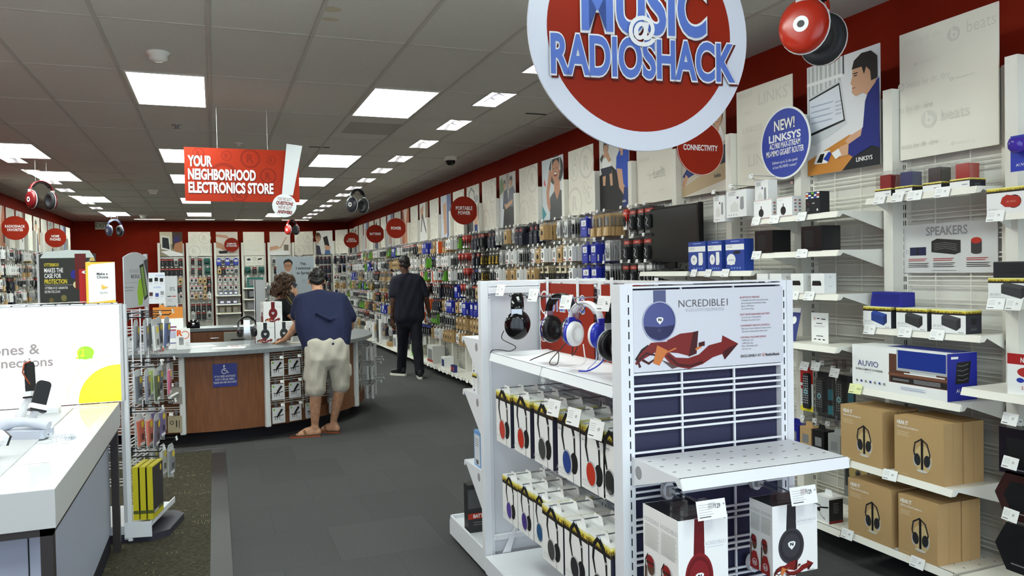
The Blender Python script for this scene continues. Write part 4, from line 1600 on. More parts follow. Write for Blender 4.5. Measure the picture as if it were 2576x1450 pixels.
def soundbar(b, w, d, h):
    a = front(b, w, h)
    for x0, x1, y0, y1, m in ((.42, 1, .24, .88, M(92, 56, 40, .5)), (.5, 1, .52, .98, M(170, 174, 178, .4)), (.515, .99, .58, .975, M(28, 52, 140, .3)), (.415, 1, .4, .45, M(120, 78, 56, .5)), (.44, 1, .26, .38, M(38, 30, 28, .5)), (.46, .63, .29, .34, M(110, 108, 106, .4)), (.67, .95, .27, .38, M(24, 24, 26, .5)), (.58, .98, .46, .485, PAPER), (.64, .9, .485, .53, M(200, 200, 198, .5))):
        a.rect(w * x0, h * y0, w * x1, h * y1, m)
    for q in range(6):
        a.stroke([(w * .68, h * (.285 + q * .016)), (w * .8, h * (.28 + q * .016)), (w * .94, h * (.287 + q * .016))], h * .005, LGREY)
    a.text('AUVIO', w * .07, h * .52, h * .13, M(30, 44, 120, .5), 1.15, -.005, 'l', 2, w=w * .235)
    a.text('ULTRA-COMPACT SOUNDBAR', w * .045, h * .42, h * .045, BLACK, .8, .012, 'l', 1, w=w * .31)
    a.text('HBT1300SB', w * .15, h * .36, h * .03, LGREY, .9, 0, 'l', 1)
    for q in range(7):
        a.rect(w * (.05 + q * .052), h * .14, w * (.07 + q * .052), h * .19, M(40, 60, 140, .5) if q % 2 else GREY)
    a.lines(w * .55, h * .16, w * .82, 2, h * .04, h * .012, M(150, 160, 200, .5))
    s = side(b, w / 2, 0)
    s.rect(0, 0, d, h, M(30, 40, 150, .4))
    s.poly([(d * .26, h * .35), (d * .32, h * .8), (d * .8, h * .82), (d * .72, h * .36)], BLACK)
    for q in range(4):
        s.stroke([(d * .34, h * (.44 + q * .1)), (d * .5, h * (.42 + q * .1)), (d * .7, h * (.46 + q * .1))], h * .012, GREY)
    s.text('AUVIO', d * .5, h * .17, h * .075, PAPER, 1.1, 0, 'c', 1)
    s.rect(d * .12, h * .88, d * .36, h * .93, PAPER)
    Art(b, frame((-w / 2, 0, h), (1, 0, 0), (0, 1, 0))).rect(w * .3, d * .3, w * .98, d * .98, M(44, 54, 130, .5))


carton('soundbar_box', 'large white and blue soundbar carton on the third shelf of the speaker bay', .55, .185, .215, PAPER, (3.04, 2.79, .925), RZ_R, soundbar)


def hear(b, w, d, h):
    a = front(b, w, h)
    a.text('HEAR IT', w * .06, h * .87, h * .06, PAPER, .7, .03, 'l', 2)
    a.text('Wireless Infrared Headphones', w * .06, h * .81, h * .032, PAPER, .72, .01, 'l', 1)
    a.lines(w * .06, h * .74, w * .34, 3, h * .03, h * .01, M(214, 192, 156, .6))
    hp_art(a, w * .58, h * .42, h * .62, MATT, style='stand')
    a.rect(w * .05, h * .04, w * .3, h * .046, M(214, 192, 156, .6))
    for sx in (0,):
        s = side(b, w / 2, 0)
        s.rect(d * .49, 0, d * .5, h, M(140, 110, 70, .8))


for (X, y, z, w, d, lb) in ((2.985, 2.958, .555, .265, .1, 'upper left front carton'), (3.095, 2.95, .555, .262, .12, 'carton behind the upper left one'), (2.985, 2.622, .555, .265, .115, 'upper right front carton'), (3.105, 2.62, .555, .264, .125, 'carton behind the upper right one'),
                            (2.985, 2.91, .187, .27, .12, 'lower left front carton'), (3.11, 2.905, .187, .266, .12, 'carton behind the lower left one'), (2.985, 2.63, .187, .21, .145, 'lower right front carton'), (3.135, 2.635, .187, .225, .115, 'carton behind the lower right one')):
    carton('headphone_carton', 'brown headphone carton, the %s in the speaker bay' % lb, w, d, .278, KRAFT, (X, y, z), RZ_R, hear)

# speakers poster on the grid
b = B()
w, h = .525, .247
b.box(-w / 2, -.004, 0, w / 2, 0, h, M(214, 214, 212, .5))
a = front(b, w, h, y=-.004)
a.text('SPEAKERS', w * .49, h * .76, h * .17, MGREY, .72, .02, 'c', 3, w=w * .44)
a.rect(w * .085, h * .36, w * .27, h * .53, M(34, 36, 70, .5))
a.rect(w * .16, h * .37, w * .19, h * .52, M(28, 28, 40, .5))
a.ring(w * .055, h * .44, h * .03, h * .04, MGREY, 14)
a.poly([(w * .33, h * .42), (w * .33, h * .64), (w * .39, h * .69), (w * .64, h * .64), (w * .64, h * .4), (w * .58, h * .36)], M(44, 42, 40, .5))
for q in range(4):
    a.stroke([(w * .36, h * (.46 + q * .04)), (w * .48, h * (.5 + q * .035)), (w * .6, h * (.44 + q * .04))], h * .008, GREY)
a.rect(w * .745, h * .4, w * .85, h * .62, M(60, 56, 58, .5))
a.ell(w * .7975, h * .4, w * .0525, h * .04, M(60, 56, 58, .5))
a.ell(w * .7975, h * .62, w * .0525, h * .06, M(190, 50, 34, .5))
for x in (.07, .35, .7):
    a.lines(w * x, h * .28, w * (x + .22), 2, h * .035, h * .014, M(180, 60, 60, .5))
    a.lines(w * x, h * .19, w * (x + .24), 3, h * .035, h * .012, BLACK)
a.rect(w * .33, h * .045, w * .6, h * .055, MGREY)
tag(b.obj('shelf_poster', None, (GXR - .006, 2.775, 1.498), RZ_R), 'grey poster headed SPEAKERS showing three portable speakers, on the wire grid', 'sign')


# network goods
def stick_box(b, w, d, h):
    a = front(b, w, h)
    cs = [PAPER, DBLUE, GREEN, BLUE, PAPER, ORANGE, PAPER, BLACK, PAPER, REDP, PAPER, BLUE, PAPER, BLUE, PAPER]
    for q, c in enumerate(cs):
        a.rect(w * (.02 + (q % 5) * .196), h * (.9 - (q // 5) * .1), w * (.19 + (q % 5) * .196), h * (.97 - (q // 5) * .1), c)
    a.text('fire', w * .15, h * .44, h * .07, REDP, .9, .01, 'l', 1)
    a.text('stick', w * .48, h * .44, h * .07, PAPER, .9, .01, 'l', 1)
    a.ring(w * .2, h * .18, h * .05, h * .07, GREY, 16)
    a.rect(w * .8, h * .1, w * .9, h * .2, PAPER)


carton('media_stick_box', 'black box with a grid of small coloured icons on the top router-bay shelf', .105, .065, .115, MATT, (2.995, 3.285, 1.825), RZ_R, stick_box)


def cast_box(b, w, d, h):
    a = front(b, w, h)
    a.ell(w * .42, h * .3, h * .2, h * .22, BLACK)
    a.rect(w * .4, h * .48, w * .45, h * .66, BLACK)
    a.text('chromecast', w * .1, h * .82, h * .07, LGREY, .8, 0, 'l', 1)
    a.rect(0, h * .96, w, h * .975, REDP)
    a.rect(0, h * .02, w, h * .035, REDP)
    s = side(b, w / 2, 0)
    for q in range(8):
        s.rect(d * (.2 + (q % 2) * .4), h * (.75 - (q // 2) * .17), d * (.4 + (q % 2) * .4), h * (.83 - (q // 2) * .17), GREY if q % 3 else M(180, 90, 80, .5))


carton('media_puck_box', 'left white box printed with a black puck on the top router-bay shelf', .155, .07, .11, PAPER, (2.995, 3.69, 1.825), RZ_R, cast_box)
carton('media_puck_box', 'right white box printed with a black puck on the top router-bay shelf', .125, .075, .11, PAPER, (2.995, 3.505, 1.825), RZ_R, cast_box)


def dark_front(b, w, d, h):
    a = front(b, w, h)
    a.rect(w * .15, h * .15, w * .62, h * .82, M(20, 20, 22, .35))
    a.rect(w * .7, 0, w * .705, h, M(44, 44, 46, .4))


carton('media_player_box', 'left plain black glossy box on the second router-bay shelf', .155, .13, .13, M(26, 26, 28, .25), (2.995, 3.685, 1.625), RZ_R, dark_front)
carton('media_player_box', 'right plain black glossy box on the second router-bay shelf', .15, .13, .133, M(26, 26, 28, .25), (2.995, 3.3, 1.625), RZ_R, dark_front)


def wifi_box(b, w, d, h):
    a = front(b, w, h)
    a.poly([(w * .08, h * .4), (w * .12, h * .64), (w * .7, h * .64), (w * .78, h * .5), (w * .76, h * .4)], BLACK)
    s = side(b, w / 2, 0)
    for q in range(3):
        s.ring(d * .5, h * .72, d * (.05 + .06 * q), d * (.075 + .06 * q), LGREY, 10, .8, 2.3)
    s.rect(d * .35, h * .35, d * .65, h * .37, LGREY)


for i, (y, X) in enumerate(((3.70, 2.995), (3.585, 2.995), (3.41, 2.995), (3.255, 2.995), (3.48, 3.11))):
    carton('device_box', 'white box with a black window, %s on the third router-bay shelf' % ('behind the others' if i == 4 else ORD[i] + ' from the left'), .098, .08, .108, PAPER, (X, y, 1.395), RZ_R, wifi_box)
# sign cards on the fourth shelf
b = B()
w, h = .125, .165
b.box(-w / 2, 0, 0, w / 2, .003, h, PAPER)
a = front(b, w, h)
reg_mark(a, w * .2, h * .8, h * .055, REDP)
a.rect(w * .34, h * .79, w * .5, h * .82, BLACK)
a.rect(w * .6, h * .78, w * .85, h * .81, BLACK)
a.rect(w * .3, h * .64, w * .66, h * .66, BLACK)
a.lines(w * .15, h * .56, w * .85, 2, h * .03, h * .01, LGREY)
a.rect(w * .3, h * .22, w * .7, h * .24, BLACK)
for q in range(3):
    a.rect(w * (.16 + q * .26), h * .1, w * (.3 + q * .26), h * .13, BLACK)
b.box(-w / 2, 0, 0, w / 2, .05, .003, clear_mat('acrylic', (1, 1, 1), .2, .05))
tag(b.obj('card_sign', None, (3.08, 3.335, 1.122), RZ_R), 'white upright card sign on the empty fourth shelf of the desk worker bay', 'sign')
b = B()
mx = Matrix.Rotation(R(-14), 4, 'X')
b.box(-.06, 0, 0, .06, .003, .19, M(28, 44, 120, .5), mx)
a = Art(b, mx @ frame((-.06, 0, 0), (1, 0, 0), (0, 0, 1)))
a.rect(0, .165, .12, .19, PAPER)
a.ell(.08, .12, .02, .022, PAPER)
a.ell(.05, .06, .02, .022, PAPER)
tag(b.obj('leaflet', None, (3.03, 3.53, 1.122), RZ_R), 'leaning blue leaflet with a white heading on the fourth shelf', 'leaflet')


# blue camera boxes and television
def cam_box(q):
    def f(b, w, d, h):
        a = front(b, w, h)
        a.rect(0, h * .66, w, h * .84, PAPER)
        a.lines(w * .05, h * .78, w * .4, 2, h * .05, h * .02, LGREY)
        if q < 2:
            a.ell(w * .33, h * .38, w * .19, h * .17, PAPER)
            a.poly([(w * .6, h * .2), (w * .6, h * .62), (w * .84, h * .62), (w * .86, h * .3), (w * .8, h * .2)], PAPER)
            a.ell(w * .33, h * .4, w * .06, h * .05, LGREY)
        else:
            a.ell(w * .3, h * .36, w * .24, h * .18, PAPER)
            a.ell(w * .62, h * .58, w * .2, h * .05, BLACK)
            a.rect(w * .08, h * .2, w * .5, h * .3, PAPER)
            for j in range(4):
                a.ell(w * (.2 + .08 * j), h * .34, w * .02, h * .02, BLUE, 8)
        for j in range(4):
            a.rect(w * (.3 + j * .15), h * .06, w * (.38 + j * .15), h * .12, M(120, 150, 220, .5))
        a.lines(w * .3, h * .92, w * .8, 1, .01, h * .025, M(150, 170, 230, .5))
    return f


for i, (y, w, d) in enumerate(((4.34, .192, .06), (4.145, .145, .06), (3.94, .18, .07))):
    carton('camera_box', 'blue and white home camera box in front of the television, %s of three' % ['leftmost', 'middle', 'rightmost'][i], w, d, .195, M(38, 66, 150, .4), (2.985, y, 1.522), RZ_R, cam_box(i))
t = thing('television', 'black flat-screen television standing on the right-wall shelf', 'television', (3.17, 4.955, 1.522), RZ_R)
b = B()
b.box(-.37, 0, .065, .37, .045, .485, GLOSSB)
b.box(-.25, .045, .12, .25, .07, .4, MATT)
b.obj('housing', t, bevel=.004)
b = B()
b.box(-.353, -.001, .085, .353, .0005, .468, M(16, 17, 19, .18))
b.obj('screen', t)
b = B()
b.box(-.05, .012, .012, .05, .036, .08, GLOSSB)
b.obj('neck', t)
b = B()
b.prism([(-.19, -.07), (.19, -.07), (.17, .11), (-.17, .11)], .012, GLOSSB, Matrix.Translation((0, .02, 0)))
b.obj('stand', t, bevel=.004)
b = B()
b.tube([(.1, .03, .05), (.2, -.05, .012), (.02, -.08, .008), (-.15, -.03, .008), (-.02, .02, .02), (.25, -.01, .008), (.33, .06, .01)], .0035, BLACK, 6)
b.obj('power_cord', t)


# white extender boxes on long hooks
def ext_box(b, w, d, h):
    a = front(b, w, h)
    a.poly([(w * .2, h * .2), (w * .2, h * .46), (w * .42, h * .6), (w * .6, h * .46), (w * .6, h * .2)], M(222, 222, 216, .6))
    a.poly([(w * .68, h * .3), (w * .7, h * .72), (w * .86, h * .74), (w * .88, h * .32), (w * .8, h * .24)], MGREY)
    a.lines(w * .1, h * .92, w * .5, 3, h * .05, h * .018, MGREY)
    a.rect(w * .52, h * .68, w * .62, h * .76, M(90, 60, 110, .5))
    for j in range(4):
        a.ell(w * (.14 + .12 * j), h * .09, w * .03, h * .02, GREY, 8)


for i, (y, w, z) in enumerate(((4.25, .12, 1.843), (4.07, .2, 1.862), (3.865, .12, 1.9))):
    carton('extender_box', 'white box with a grey device hanging above the blue boxes, %s of three' % ['leftmost', 'middle and widest', 'rightmost'][i], w, .07, .17, PAPER, (3.1 + .03 * (i == 2), y, z), RZ_R, ext_box)
HL = hook_mesh(.3, CHROME)
for y, z in ((4.25, 2.016), (4.07, 2.035), (3.87, 2.073)):
    link('peg_hook', HL, BAYS[2], (WC[2] - y, 0, z), 0)

# pegged remotes below the fourth shelf
def remote(b, x, y, z, w, h, keys=LGREY):
    b.prism([(x - w / 2 + .01 * (i in (0, 3)), z) if False else p for i, p in enumerate([(x - w * .42, z - h / 2), (x + w * .42, z - h / 2), (x + w * .5, z - h * .4), (x + w * .46, z + h * .42), (x + w * .3, z + h / 2), (x - w * .3, z + h / 2), (x - w * .46, z + h * .42), (x - w * .5, z - h * .4)])], .02, MATT, frame((0, y, 0), (1, 0, 0), (0, 0, 1)))
    a = Art(b, frame((0, y - .02, 0), (1, 0, 0), (0, 0, 1)))
    for r in range(12):
        for c in range(3):
            a.b.face([a.P(x + (c - 1) * w * .28 - w * .08, z + h * (.4 - r * .068)), a.P(x + (c - 1) * w * .28 + w * .08, z + h * (.4 - r * .068)), a.P(x + (c - 1) * w * .28 + w * .08, z + h * (.4 - r * .068) + h * .03), a.P(x + (c - 1) * w * .28 - w * .08, z + h * (.4 - r * .068) + h * .03)], keys)
    a.k += 1
    a.ring(x, z - h * .02, w * .14, w * .3, M(120, 170, 180, .5), 16)


HK = hook_mesh(.16, STEEL)
b = B()
b.box(-.05, -.003, -.245, .05, 0, .01, PAPER)
a = front(b, .1, .255, y=-.003, z=-.245)
a.rect(0, .16, .1, .255, M(190, 34, 30, .5))
a.rect(0, 0, .1, .03, YEL)
a.rect(.004, .125, .03, .145, M(180, 30, 30, .5))
a.lines(.005, .115, .03, 6, .012, .003, MGREY)
remote(b, .014, -.004, -.125, .05, .2)
tag(b.obj('remote_pack', None, (3.16, 3.525, .955), RZ_R), 'black remote control on a red and yellow card below the card sign', 'remote control')
for i, (y, lb) in enumerate(((3.375, 'left'), (3.23, 'right'))):
    b = B()
    b.box(-.065, -.003, -.24, .065, 0, .01, M(40, 42, 46, .3))
    remote(b, -.03, -.004, -.12, .052, .19, GREY)
    a = front(b, .13, .25, y=-.004, z=-.24)
    a.rect(.08, .02, .12, .07, M(60, 130, 140, .5))
    a.rect(.08, .1, .12, .16, M(50, 110, 124, .5))
    b.box(-.06, -.04, -.225, .06, -.004, -.02, BLIST)
    tag(b.obj('remote_pack', None, (3.16, y, .94), RZ_R), 'dark clear-fronted remote control pack, the %s one of two pegged below the card sign' % lb, 'remote control')
for y, z in ((3.525, .965), (3.46, .97), (3.375, .95), (3.23, .95)):
    link('peg_hook', HOOKS, BAYS[1], (WC[1] - y, 0, z), 0)
for y, z, d in ((3.4, .985, .26), (3.26, .965, .26), (3.5, .975, .25)):
    price_card(BAYS[1], WC[1] - y, -d, z, '69', -.12)
for i, (y, m, lb) in enumerate(((3.62, DBLUE, 'blue'), (3.52, KRAFT, 'brown'), (3.42, BLACK, 'black'), (3.3, M(150, 152, 150, .3), 'grey clear'))):
    b = B()
    b.box(-.045, 0, -.12, .045, .075, 0, m)
    b.prism([(-.03, 0), (.03, 0), (.02, .03), (-.02, .03)], .002, m, frame((0, .03, 0), (1, 0, 0), (0, 0, 1)))
    front(b, .09, .12, z=-.12).rect(.02, .03, .07, .08, GREY)
    tag(b.obj('boxed_accessory', None, (3.14, y, .62), RZ_R), 'small %s box on the low pegs beside the perforated end-cap shelf' % lb, 'package')
    link('peg_hook', HOOKS, BAYS[1], (WC[1] - y, 0, .63), 0)
b = B()
b.box(-.09, -.002, -.24, .09, 0, 0, M(120, 122, 120, .3))
a = front(b, .18, .24, y=-.002, z=-.24)
a.rect(.01, .06, .17, .23, M(52, 54, 54, .3))
a.ell(.1, .14, .065, .072, M(176, 152, 96, .35), 36)
a.ell(.1, .14, .02, .022, M(90, 86, 80, .4))
a.ell(.1, .14, .009, .01, BLACK)
tag(b.obj('disc_pack', None, (3.2, 3.2, .52), RZ_R), 'flat clear pack with a gold disc hanging left of the lower brown cartons', 'package')


def ear_box(b, w, d, h):
    a = front(b, w, h)
    a.ell(w * .25, h * .45, w * .12, h * .08, BLACK)
    a.poly([(w * .3, h * .5), (w * .95, h * .6), (w * .95, h * .66), (w * .3, h * .56)], BLACK)
    a.stroke([(w * .3, h * .4), (w * .4, h * .25), (w * .7, h * .12), (w * .6, h * .2)], h * .02, BLACK)
    s = side(b, w / 2, 0)
    s.rect(0, 0, d, h * .92, BLACK)
    s.rect(0, 0, d, h * .1, M(120, 20, 18, .5))
    s.lines(d * .3, h * .75, d * .7, 6, h * .07, h * .015, MGREY)
    b.prism([(-w * .3, 0), (w * .3, 0), (w * .2, .03), (-w * .2, .03)], .002, PAPER, frame((0, d * .5, h), (1, 0, 0), (0, 0, 1)))


carton('earphone_box', 'small white and black earphone box on the low shelf behind the end cap', .1, .095, .14, PAPER, (3.02, 3.265, .165), RZ_R, ear_box)


# nearest bay at the frame's right edge
def red_spk(b, w, d, h):
    a = front(b, w, h)
    grass(a, 0, w, h * .8, h, 4)
    a.ell(w * .62, h * .42, w * .16, h * .26, BLACK)

    a.poly([(w * .32, h * .38), (w * .36, h * .6), (w * .46, h * .7), (w * .74, h * .6), (w * .78, h * .36), (w * .68, h * .18), (w * .42, h * .22)], M(176, 40, 24, .5))
    a.text('AUVIO', w * .56, h * .38, h * .09, M(220, 150, 130, .5), 1, 0, 'c', 1)
    a.text('AUVIO', w * .05, h * .1, h * .09, LGREY, 1, 0, 'l', 1)


carton('speaker_box', 'white box printed with a red rounded speaker at the right edge of the wall', .2, .1, .108, PAPER, (3.155, 2.31, 1.757), RZ_R, red_spk)
carton('speaker_box', 'white box printed with a grey speaker on the second shelf of the nearest bay', .2, .1, .1, PAPER, (3.155, 2.305, 1.378), RZ_R, spk_art((60, 60, 62), 8))
b = B()
b.box(-.1, 0, 0, .1, .07, .07, M(34, 34, 40, .5))
a = front(b, .2, .07)
for q in range(3):
    a.poly([(.02, .02 + q * .018), (.1, .028 + q * .014), (.18, .02 + q * .018), (.1, .02 + q * .016)], M(24, 24, 28, .4))
tag(b.obj('bluetooth_speaker', None, (3.165, 2.29, 1.478), RZ_R, .004), 'loose black portable speaker lying on a box in the nearest bay', 'speaker')
b = B()
b.box(-.05, -.003, -.15, .05, 0, .0, M(40, 56, 170, .5))
b.lathe([(.001, .03), (.03, .028), (.036, .01), (.034, -.012), (.02, -.03), (.001, -.032)], M(70, 50, 160, .15), Matrix.Translation((0, -.03, -.045)), 20)
Art(b, frame((0, -.003, -.15), (1, 0, 0), (0, 0, 1))).text('AUVIO', 0, .02, .012, PAPER, 1, 0, 'c', 1)
tag(b.obj('speaker_pack', None, (3.15, 2.245, 2.075), RZ_R), 'purple round mini speaker on a blue card hanging at the far right', 'speaker')
link('peg_hook', HOOKS, BAYS[-1], (WC[-1] - 2.245, 0, 2.085), 0)
b = B()
w, h = .16, .165
b.box(-w / 2, 0, 0, w / 2, .004, h, PAPER)
a = front(b, w, h)
a.rect(0, h * .74, w, h, M(168, 24, 26, .5))
a.text('NEW', w * .5, h * .8, h * .11, PAPER, .8, .03, 'c')
a.ell(w * .5, h * .56, w * .24, h * .12, M(176, 44, 40, .5))
a.ell(w * .34, h * .36, w * .1, h * .06, M(40, 60, 160, .5))
a.ell(w * .56, h * .36, w * .1, h * .06, BLACK)
a.text('$39.99', w * .5, h * .14, h * .08, M(190, 60, 60, .5), .8, 0, 'c', 1)
tag(b.obj('card_sign', None, (3.0, 2.125, 1.012), RZ_R), 'red-topped NEW card sign standing at the right edge', 'sign')
for i, (y, z, lb) in enumerate(((2.2, .86, 'top square'), (2.2, .68, 'middle hexagonal'), (2.2, .465, 'bottom hexagonal'))):
    b = B()
    m = [M(26, 20, 30, .2), M(52, 26, 24, .2), M(30, 30, 32, .2)][i]
    pts = [(-.08, -.19), (.08, -.19), (.08, 0), (-.08, 0)] if i == 0 else [(-.05, -.2), (.05, -.2), (.1, -.1), (.05, 0), (-.05, 0), (-.1, -.1)]
    b.prism(pts, .07, m, frame((0, .0, 0), (1, 0, 0), (0, 0, 1)))
    a = Art(b, frame((0, -.07, 0), (1, 0, 0), (0, 0, 1)))
    a.poly([(x * .6, -.1 + (y_ + .1) * .6) for x, y_ in pts], BLACK)
    a.rect(-.03, -.17, .03, -.165, GREY)
    tag(b.obj('speaker_pack', None, (3.12, y, z), RZ_R), 'dark glossy package, the %s one at the lower right edge' % lb, 'package')
    link('peg_hook', HL, BAYS[-1], (WC[-1] - y, 0, z + .008), 0)
    price_card(BAYS[-1], WC[-1] - y - .005, -.355, z + .045, '39', -.16)

# ------------------------------------------------------------------ base shelves of the far bays and the cartons standing on them
for k in range(7, 22):
    s = add_shelf(BAYS[k], .13, .30)
    if k < 15:
        for q in range(3):
            price_card(s, -.2 + q * .2, -.315, -.014, '9')


def plain(front_m=None, side_m=None, band=None):
    def f(b, w, d, h):
        a = front(b, w, h)
        if front_m:
            a.rect(w * .12, h * .2, w * .88, h * .8, front_m)
        if side_m:
            side(b, w / 2, 0).rect(d * .1, h * .15, d * .9, h * .85, side_m)
        if band:
            a.rect(0, h * .06, w, h * .2, band)
    return f


for (y, X, w, d, h, m, fn, lb) in ((10.42, 3.1, .055, .05, .1, M(40, 50, 120, .5), plain(ORANGE), 'nearest orange and blue cylinder pack'), (10.52, 3.1, .055, .05, .1, M(40, 50, 120, .5), plain(ORANGE), 'second orange and blue pack'),
                                   (10.95, 3.1, .17, .14, .17, PAPER, plain(M(44, 54, 110, .5)), 'blue-fronted square box'), (11.75, 3.12, .33, .2, .27, M(214, 212, 208, .5), plain(GREY, None, M(160, 50, 40, .5)), 'large pale grey carton'),
                                   (12.9, 3.12, .12, .1, .24, GREEN, plain(BLACK), 'lime green tall box'), (14.2, 3.1, .26, .2, .26, PAPER, plain(MGREY), 'white carton with a grey print'), (14.8, 3.1, .24, .2, .08, BROWNB, plain(), 'flat brown carton'),
                                   (14.85, 3.11, .25, .18, .06, PAPER, plain(None, None, REDP), 'thin white box beside the flat brown carton'), (15.6, 3.1, .16, .18, .48, PAPER, plain(None, LGREY), 'tall white carton'), (15.85, 3.1, .14, .16, .46, M(90, 96, 90, .5), plain(BLACK), 'tall grey-green carton'),
                                   (16.3, 3.1, .18, .16, .38, PAPER, plain(None, LGREY), 'second tall white carton'), (16.7, 3.1, .16, .16, .3, PAPER, plain(BLACK), 'white carton with a black panel'), (17.2, 3.1, .2, .16, .25, PAPER, plain(None, None, REDP), 'farthest white carton')):
    carton('floor_carton', lb + ' standing on the right-wall base shelf', w, d, h, m, (X, y, .13), RZ_R, fn)

# shelves and boxes of the back wall
for i, zz, wd in ((2, 1.04, .3), (2, .80, .3), (2, .56, .3), (3, 1.22, .3), (3, .92, .3), (3, .62, .3)):
    add_shelf(BB[i], zz, .28)
for i, z, n, h, m, lb in ((2, 1.04, 4, .1, M(40, 60, 130, .5), 'small blue media box'), (2, .8, 3, .1, M(60, 40, 110, .5), 'small purple ink box'), (2, .56, 3, .15, M(150, 130, 90, .5), 'brown gadget box'), (3, 1.22, 1, .28, M(40, 110, 100, .4), 'teal keyboard box'), (3, .92, 1, .26, M(26, 26, 28, .3), 'plain black carton'), (3, .62, 2, .2, M(110, 112, 112, .4), 'grey patterned carton')):
    for q in range(n):
        w = .46 / n * .8 if n > 1 else .42
        x, y, a0 = bx[i]
        px = -.25 + .5 * (q + .5) / n
        carton('shelf_box', lb + (' on the %s back-wall shelf' % ('third-bay' if i == 2 else 'fourth-bay')) + (', %s from the left' % ORD[q] if n > 1 else ''), w, .1, h, m, (x + px, y - .26, z), 0, plain(PAPER if h < .13 else GREY), cat='box')
b = B()
b.box(-.25, -.004, 0, .25, 0, .27, BOARD)
a = front(b, .5, .27, y=-.004)
a.ell(.11, .17, .05, .03, M(40, 44, 70, .5))
a.ring(.26, .19, .035, .042, MATT, 18)
a.poly([(.33, .15), (.35, .19), (.45, .21), (.45, .17)], MATT)
for x in (.05, .2, .33):
    a.lines(x, .08, x + .1, 2, .02, .006, LGREY)
tag(b.obj('shelf_poster', None, (bx[3][0], bx[3][1] - .01, 1.82), 0), 'small cream poster with a mouse, headset and keyboard on the back wall', 'sign')

# ------------------------------------------------------------------ centre gondola with two end panels
GO = (1.59, 2.96, 0)


def gl(X, Y, z):
    return (X - GO[0], Y - GO[1], z)


G = thing('gondola', 'white metal gondola stand with wire end panel and headphones, in the right foreground', 'display stand', GO)
GB = Matrix.Translation((-GO[0], -GO[1], 0))


def gpart(name, b, parent=G, bevel=0):
    b.v = [tuple(GB @ Vector(p)) for p in b.v]
    return b.obj(name, parent, bevel=bevel)


x0, x1, yn, yf = 1.238, 1.943, 2.247, 3.66
for X, s in ((x0, 1), (x1, -1)):
    b = B()
    xa, xb = (X, X + .026) if s > 0 else (X - .026, X)
    b.box(xa, yn - .012, .04, xb, yn + .05, 1.497, COOL)
    xc, xd = (xb, xb + .025) if s > 0 else (xa - .025, xa)
    b.box(xc, yn - .006, .04, xd, yn + .045, 1.497, COOL)
    for k in range(34):
        z = .1 + k * .0405
        b.box(xc + (.006 if s > 0 else .013), yn - .0066, z, xc + (.0105 if s > 0 else .0175), yn - .0055, z + .025, SLOT)
    gpart('upright', b, bevel=.002)
b = B()
b.box(x0 + .05, yn + .02, .1, x1 - .05, yn + .03, 1.49, M(40, 42, 70, .5))
gpart('back_panel', b)
b = B()
r = .0034
xa, xb = 1.287, 1.905
for zz in (1.153, 1.142, 1.125, 1.045, 1.034, 1.017, .935):
    pass
z = 1.157
while z > .1:
    for dz in (0, -.0105 - .0095, -.045 + .004):
        b.box(xa, yn - r, z + dz - r, xb, yn + r, z + dz + r, COOL)
    z -= .112
for X in (xa + .002, 1.482, 1.697, xb - .002):
    b.box(X - r, yn + r, .08, X + r, yn + 3 * r, 1.485, COOL)
b.box(xa, yn - r, 1.192, xb, yn + r, 1.2, COOL)
b.box(xa, yn - r, 1.482, xb, yn + r, 1.489, COOL)
b.box(xa, yn - r, 1.494, xb, yn + .045, 1.5, COOL)
for q in range(12):
    b.box(1.897, yn - .004, 1.2 + q * .024, 1.93, yn, 1.204 + q * .024, COOL)
gpart('wire_grid', b)
# far end panel
b = B()
b.box(x0, yf, .03, x0 + .04, yf + .045, 1.5, COOL)
b.box(x1 - .04, yf, .03, x1, yf + .045, 1.5, COOL)
b.box(x0 + .04, yf + .006, .03, x0 + .055, yf + .04, 1.5, COOL)
b.box(x0 + .055, yf + .02, .12, x1 - .04, yf + .03, 1.47, M(220, 222, 228, .45))
b.box(x0 + .04, yf + .002, 1.47, x1 - .04, yf + .04, 1.5, COOL)
b.box(x0 + .04, yf + .0, 1.435, x1 - .04, yf + .012, 1.467, COOL)
b.box(x0 + .05, yf - .004, .185, x1 - .05, yf + .015, .213, COOL)
for z in (1.425, 1.413):
    b.box(x0 + .043, yf - .0012, z, x0 + .047, yf + .007, z + .004, BLACK)
gpart('far_panel', b, bevel=.002)
# spine along the middle
xs = 1.583
b = B()
z = 1.44
while z > .2:
    for dz in (0, -.02, -.041):
        b.box(xs - r, yn + .05, z + dz - r, xs + r, yf, z + dz + r, COOL)
    z -= .112
for k in range(8):
    Y = yn + .06 + k * (yf - yn - .07) / 7
    b.box(xs + r, Y - r, .12, xs + 3 * r, Y + r, 1.49, COOL)
b.box(xs - .02, yn + .05, 1.488, xs + .02, yf, 1.5, COOL)
b.box(xs - .02, yn + .05, 1.462, xs + .02, yf, 1.47, COOL)
gpart('spine_grid', b)
for Y in (2.985, 3.635):
    b = B()
    b.box(xs - .026, Y - .03, .1, xs + .02, Y + .025, 1.497, COOL)
    for k in range(34):
        z = .1 + k * .0405
        for dy in (-.018, .012):
            b.box(xs - .0266, Y + dy - .002, z, xs - .0255, Y + dy + .002, z + .025, SLOT)
    gpart('upright', b)
b = B()
b.box(xs + .012, yn + .05, .12, xs + .02, yf, 1.46, M(206, 208, 210, .5))
gpart('back_panel', b)
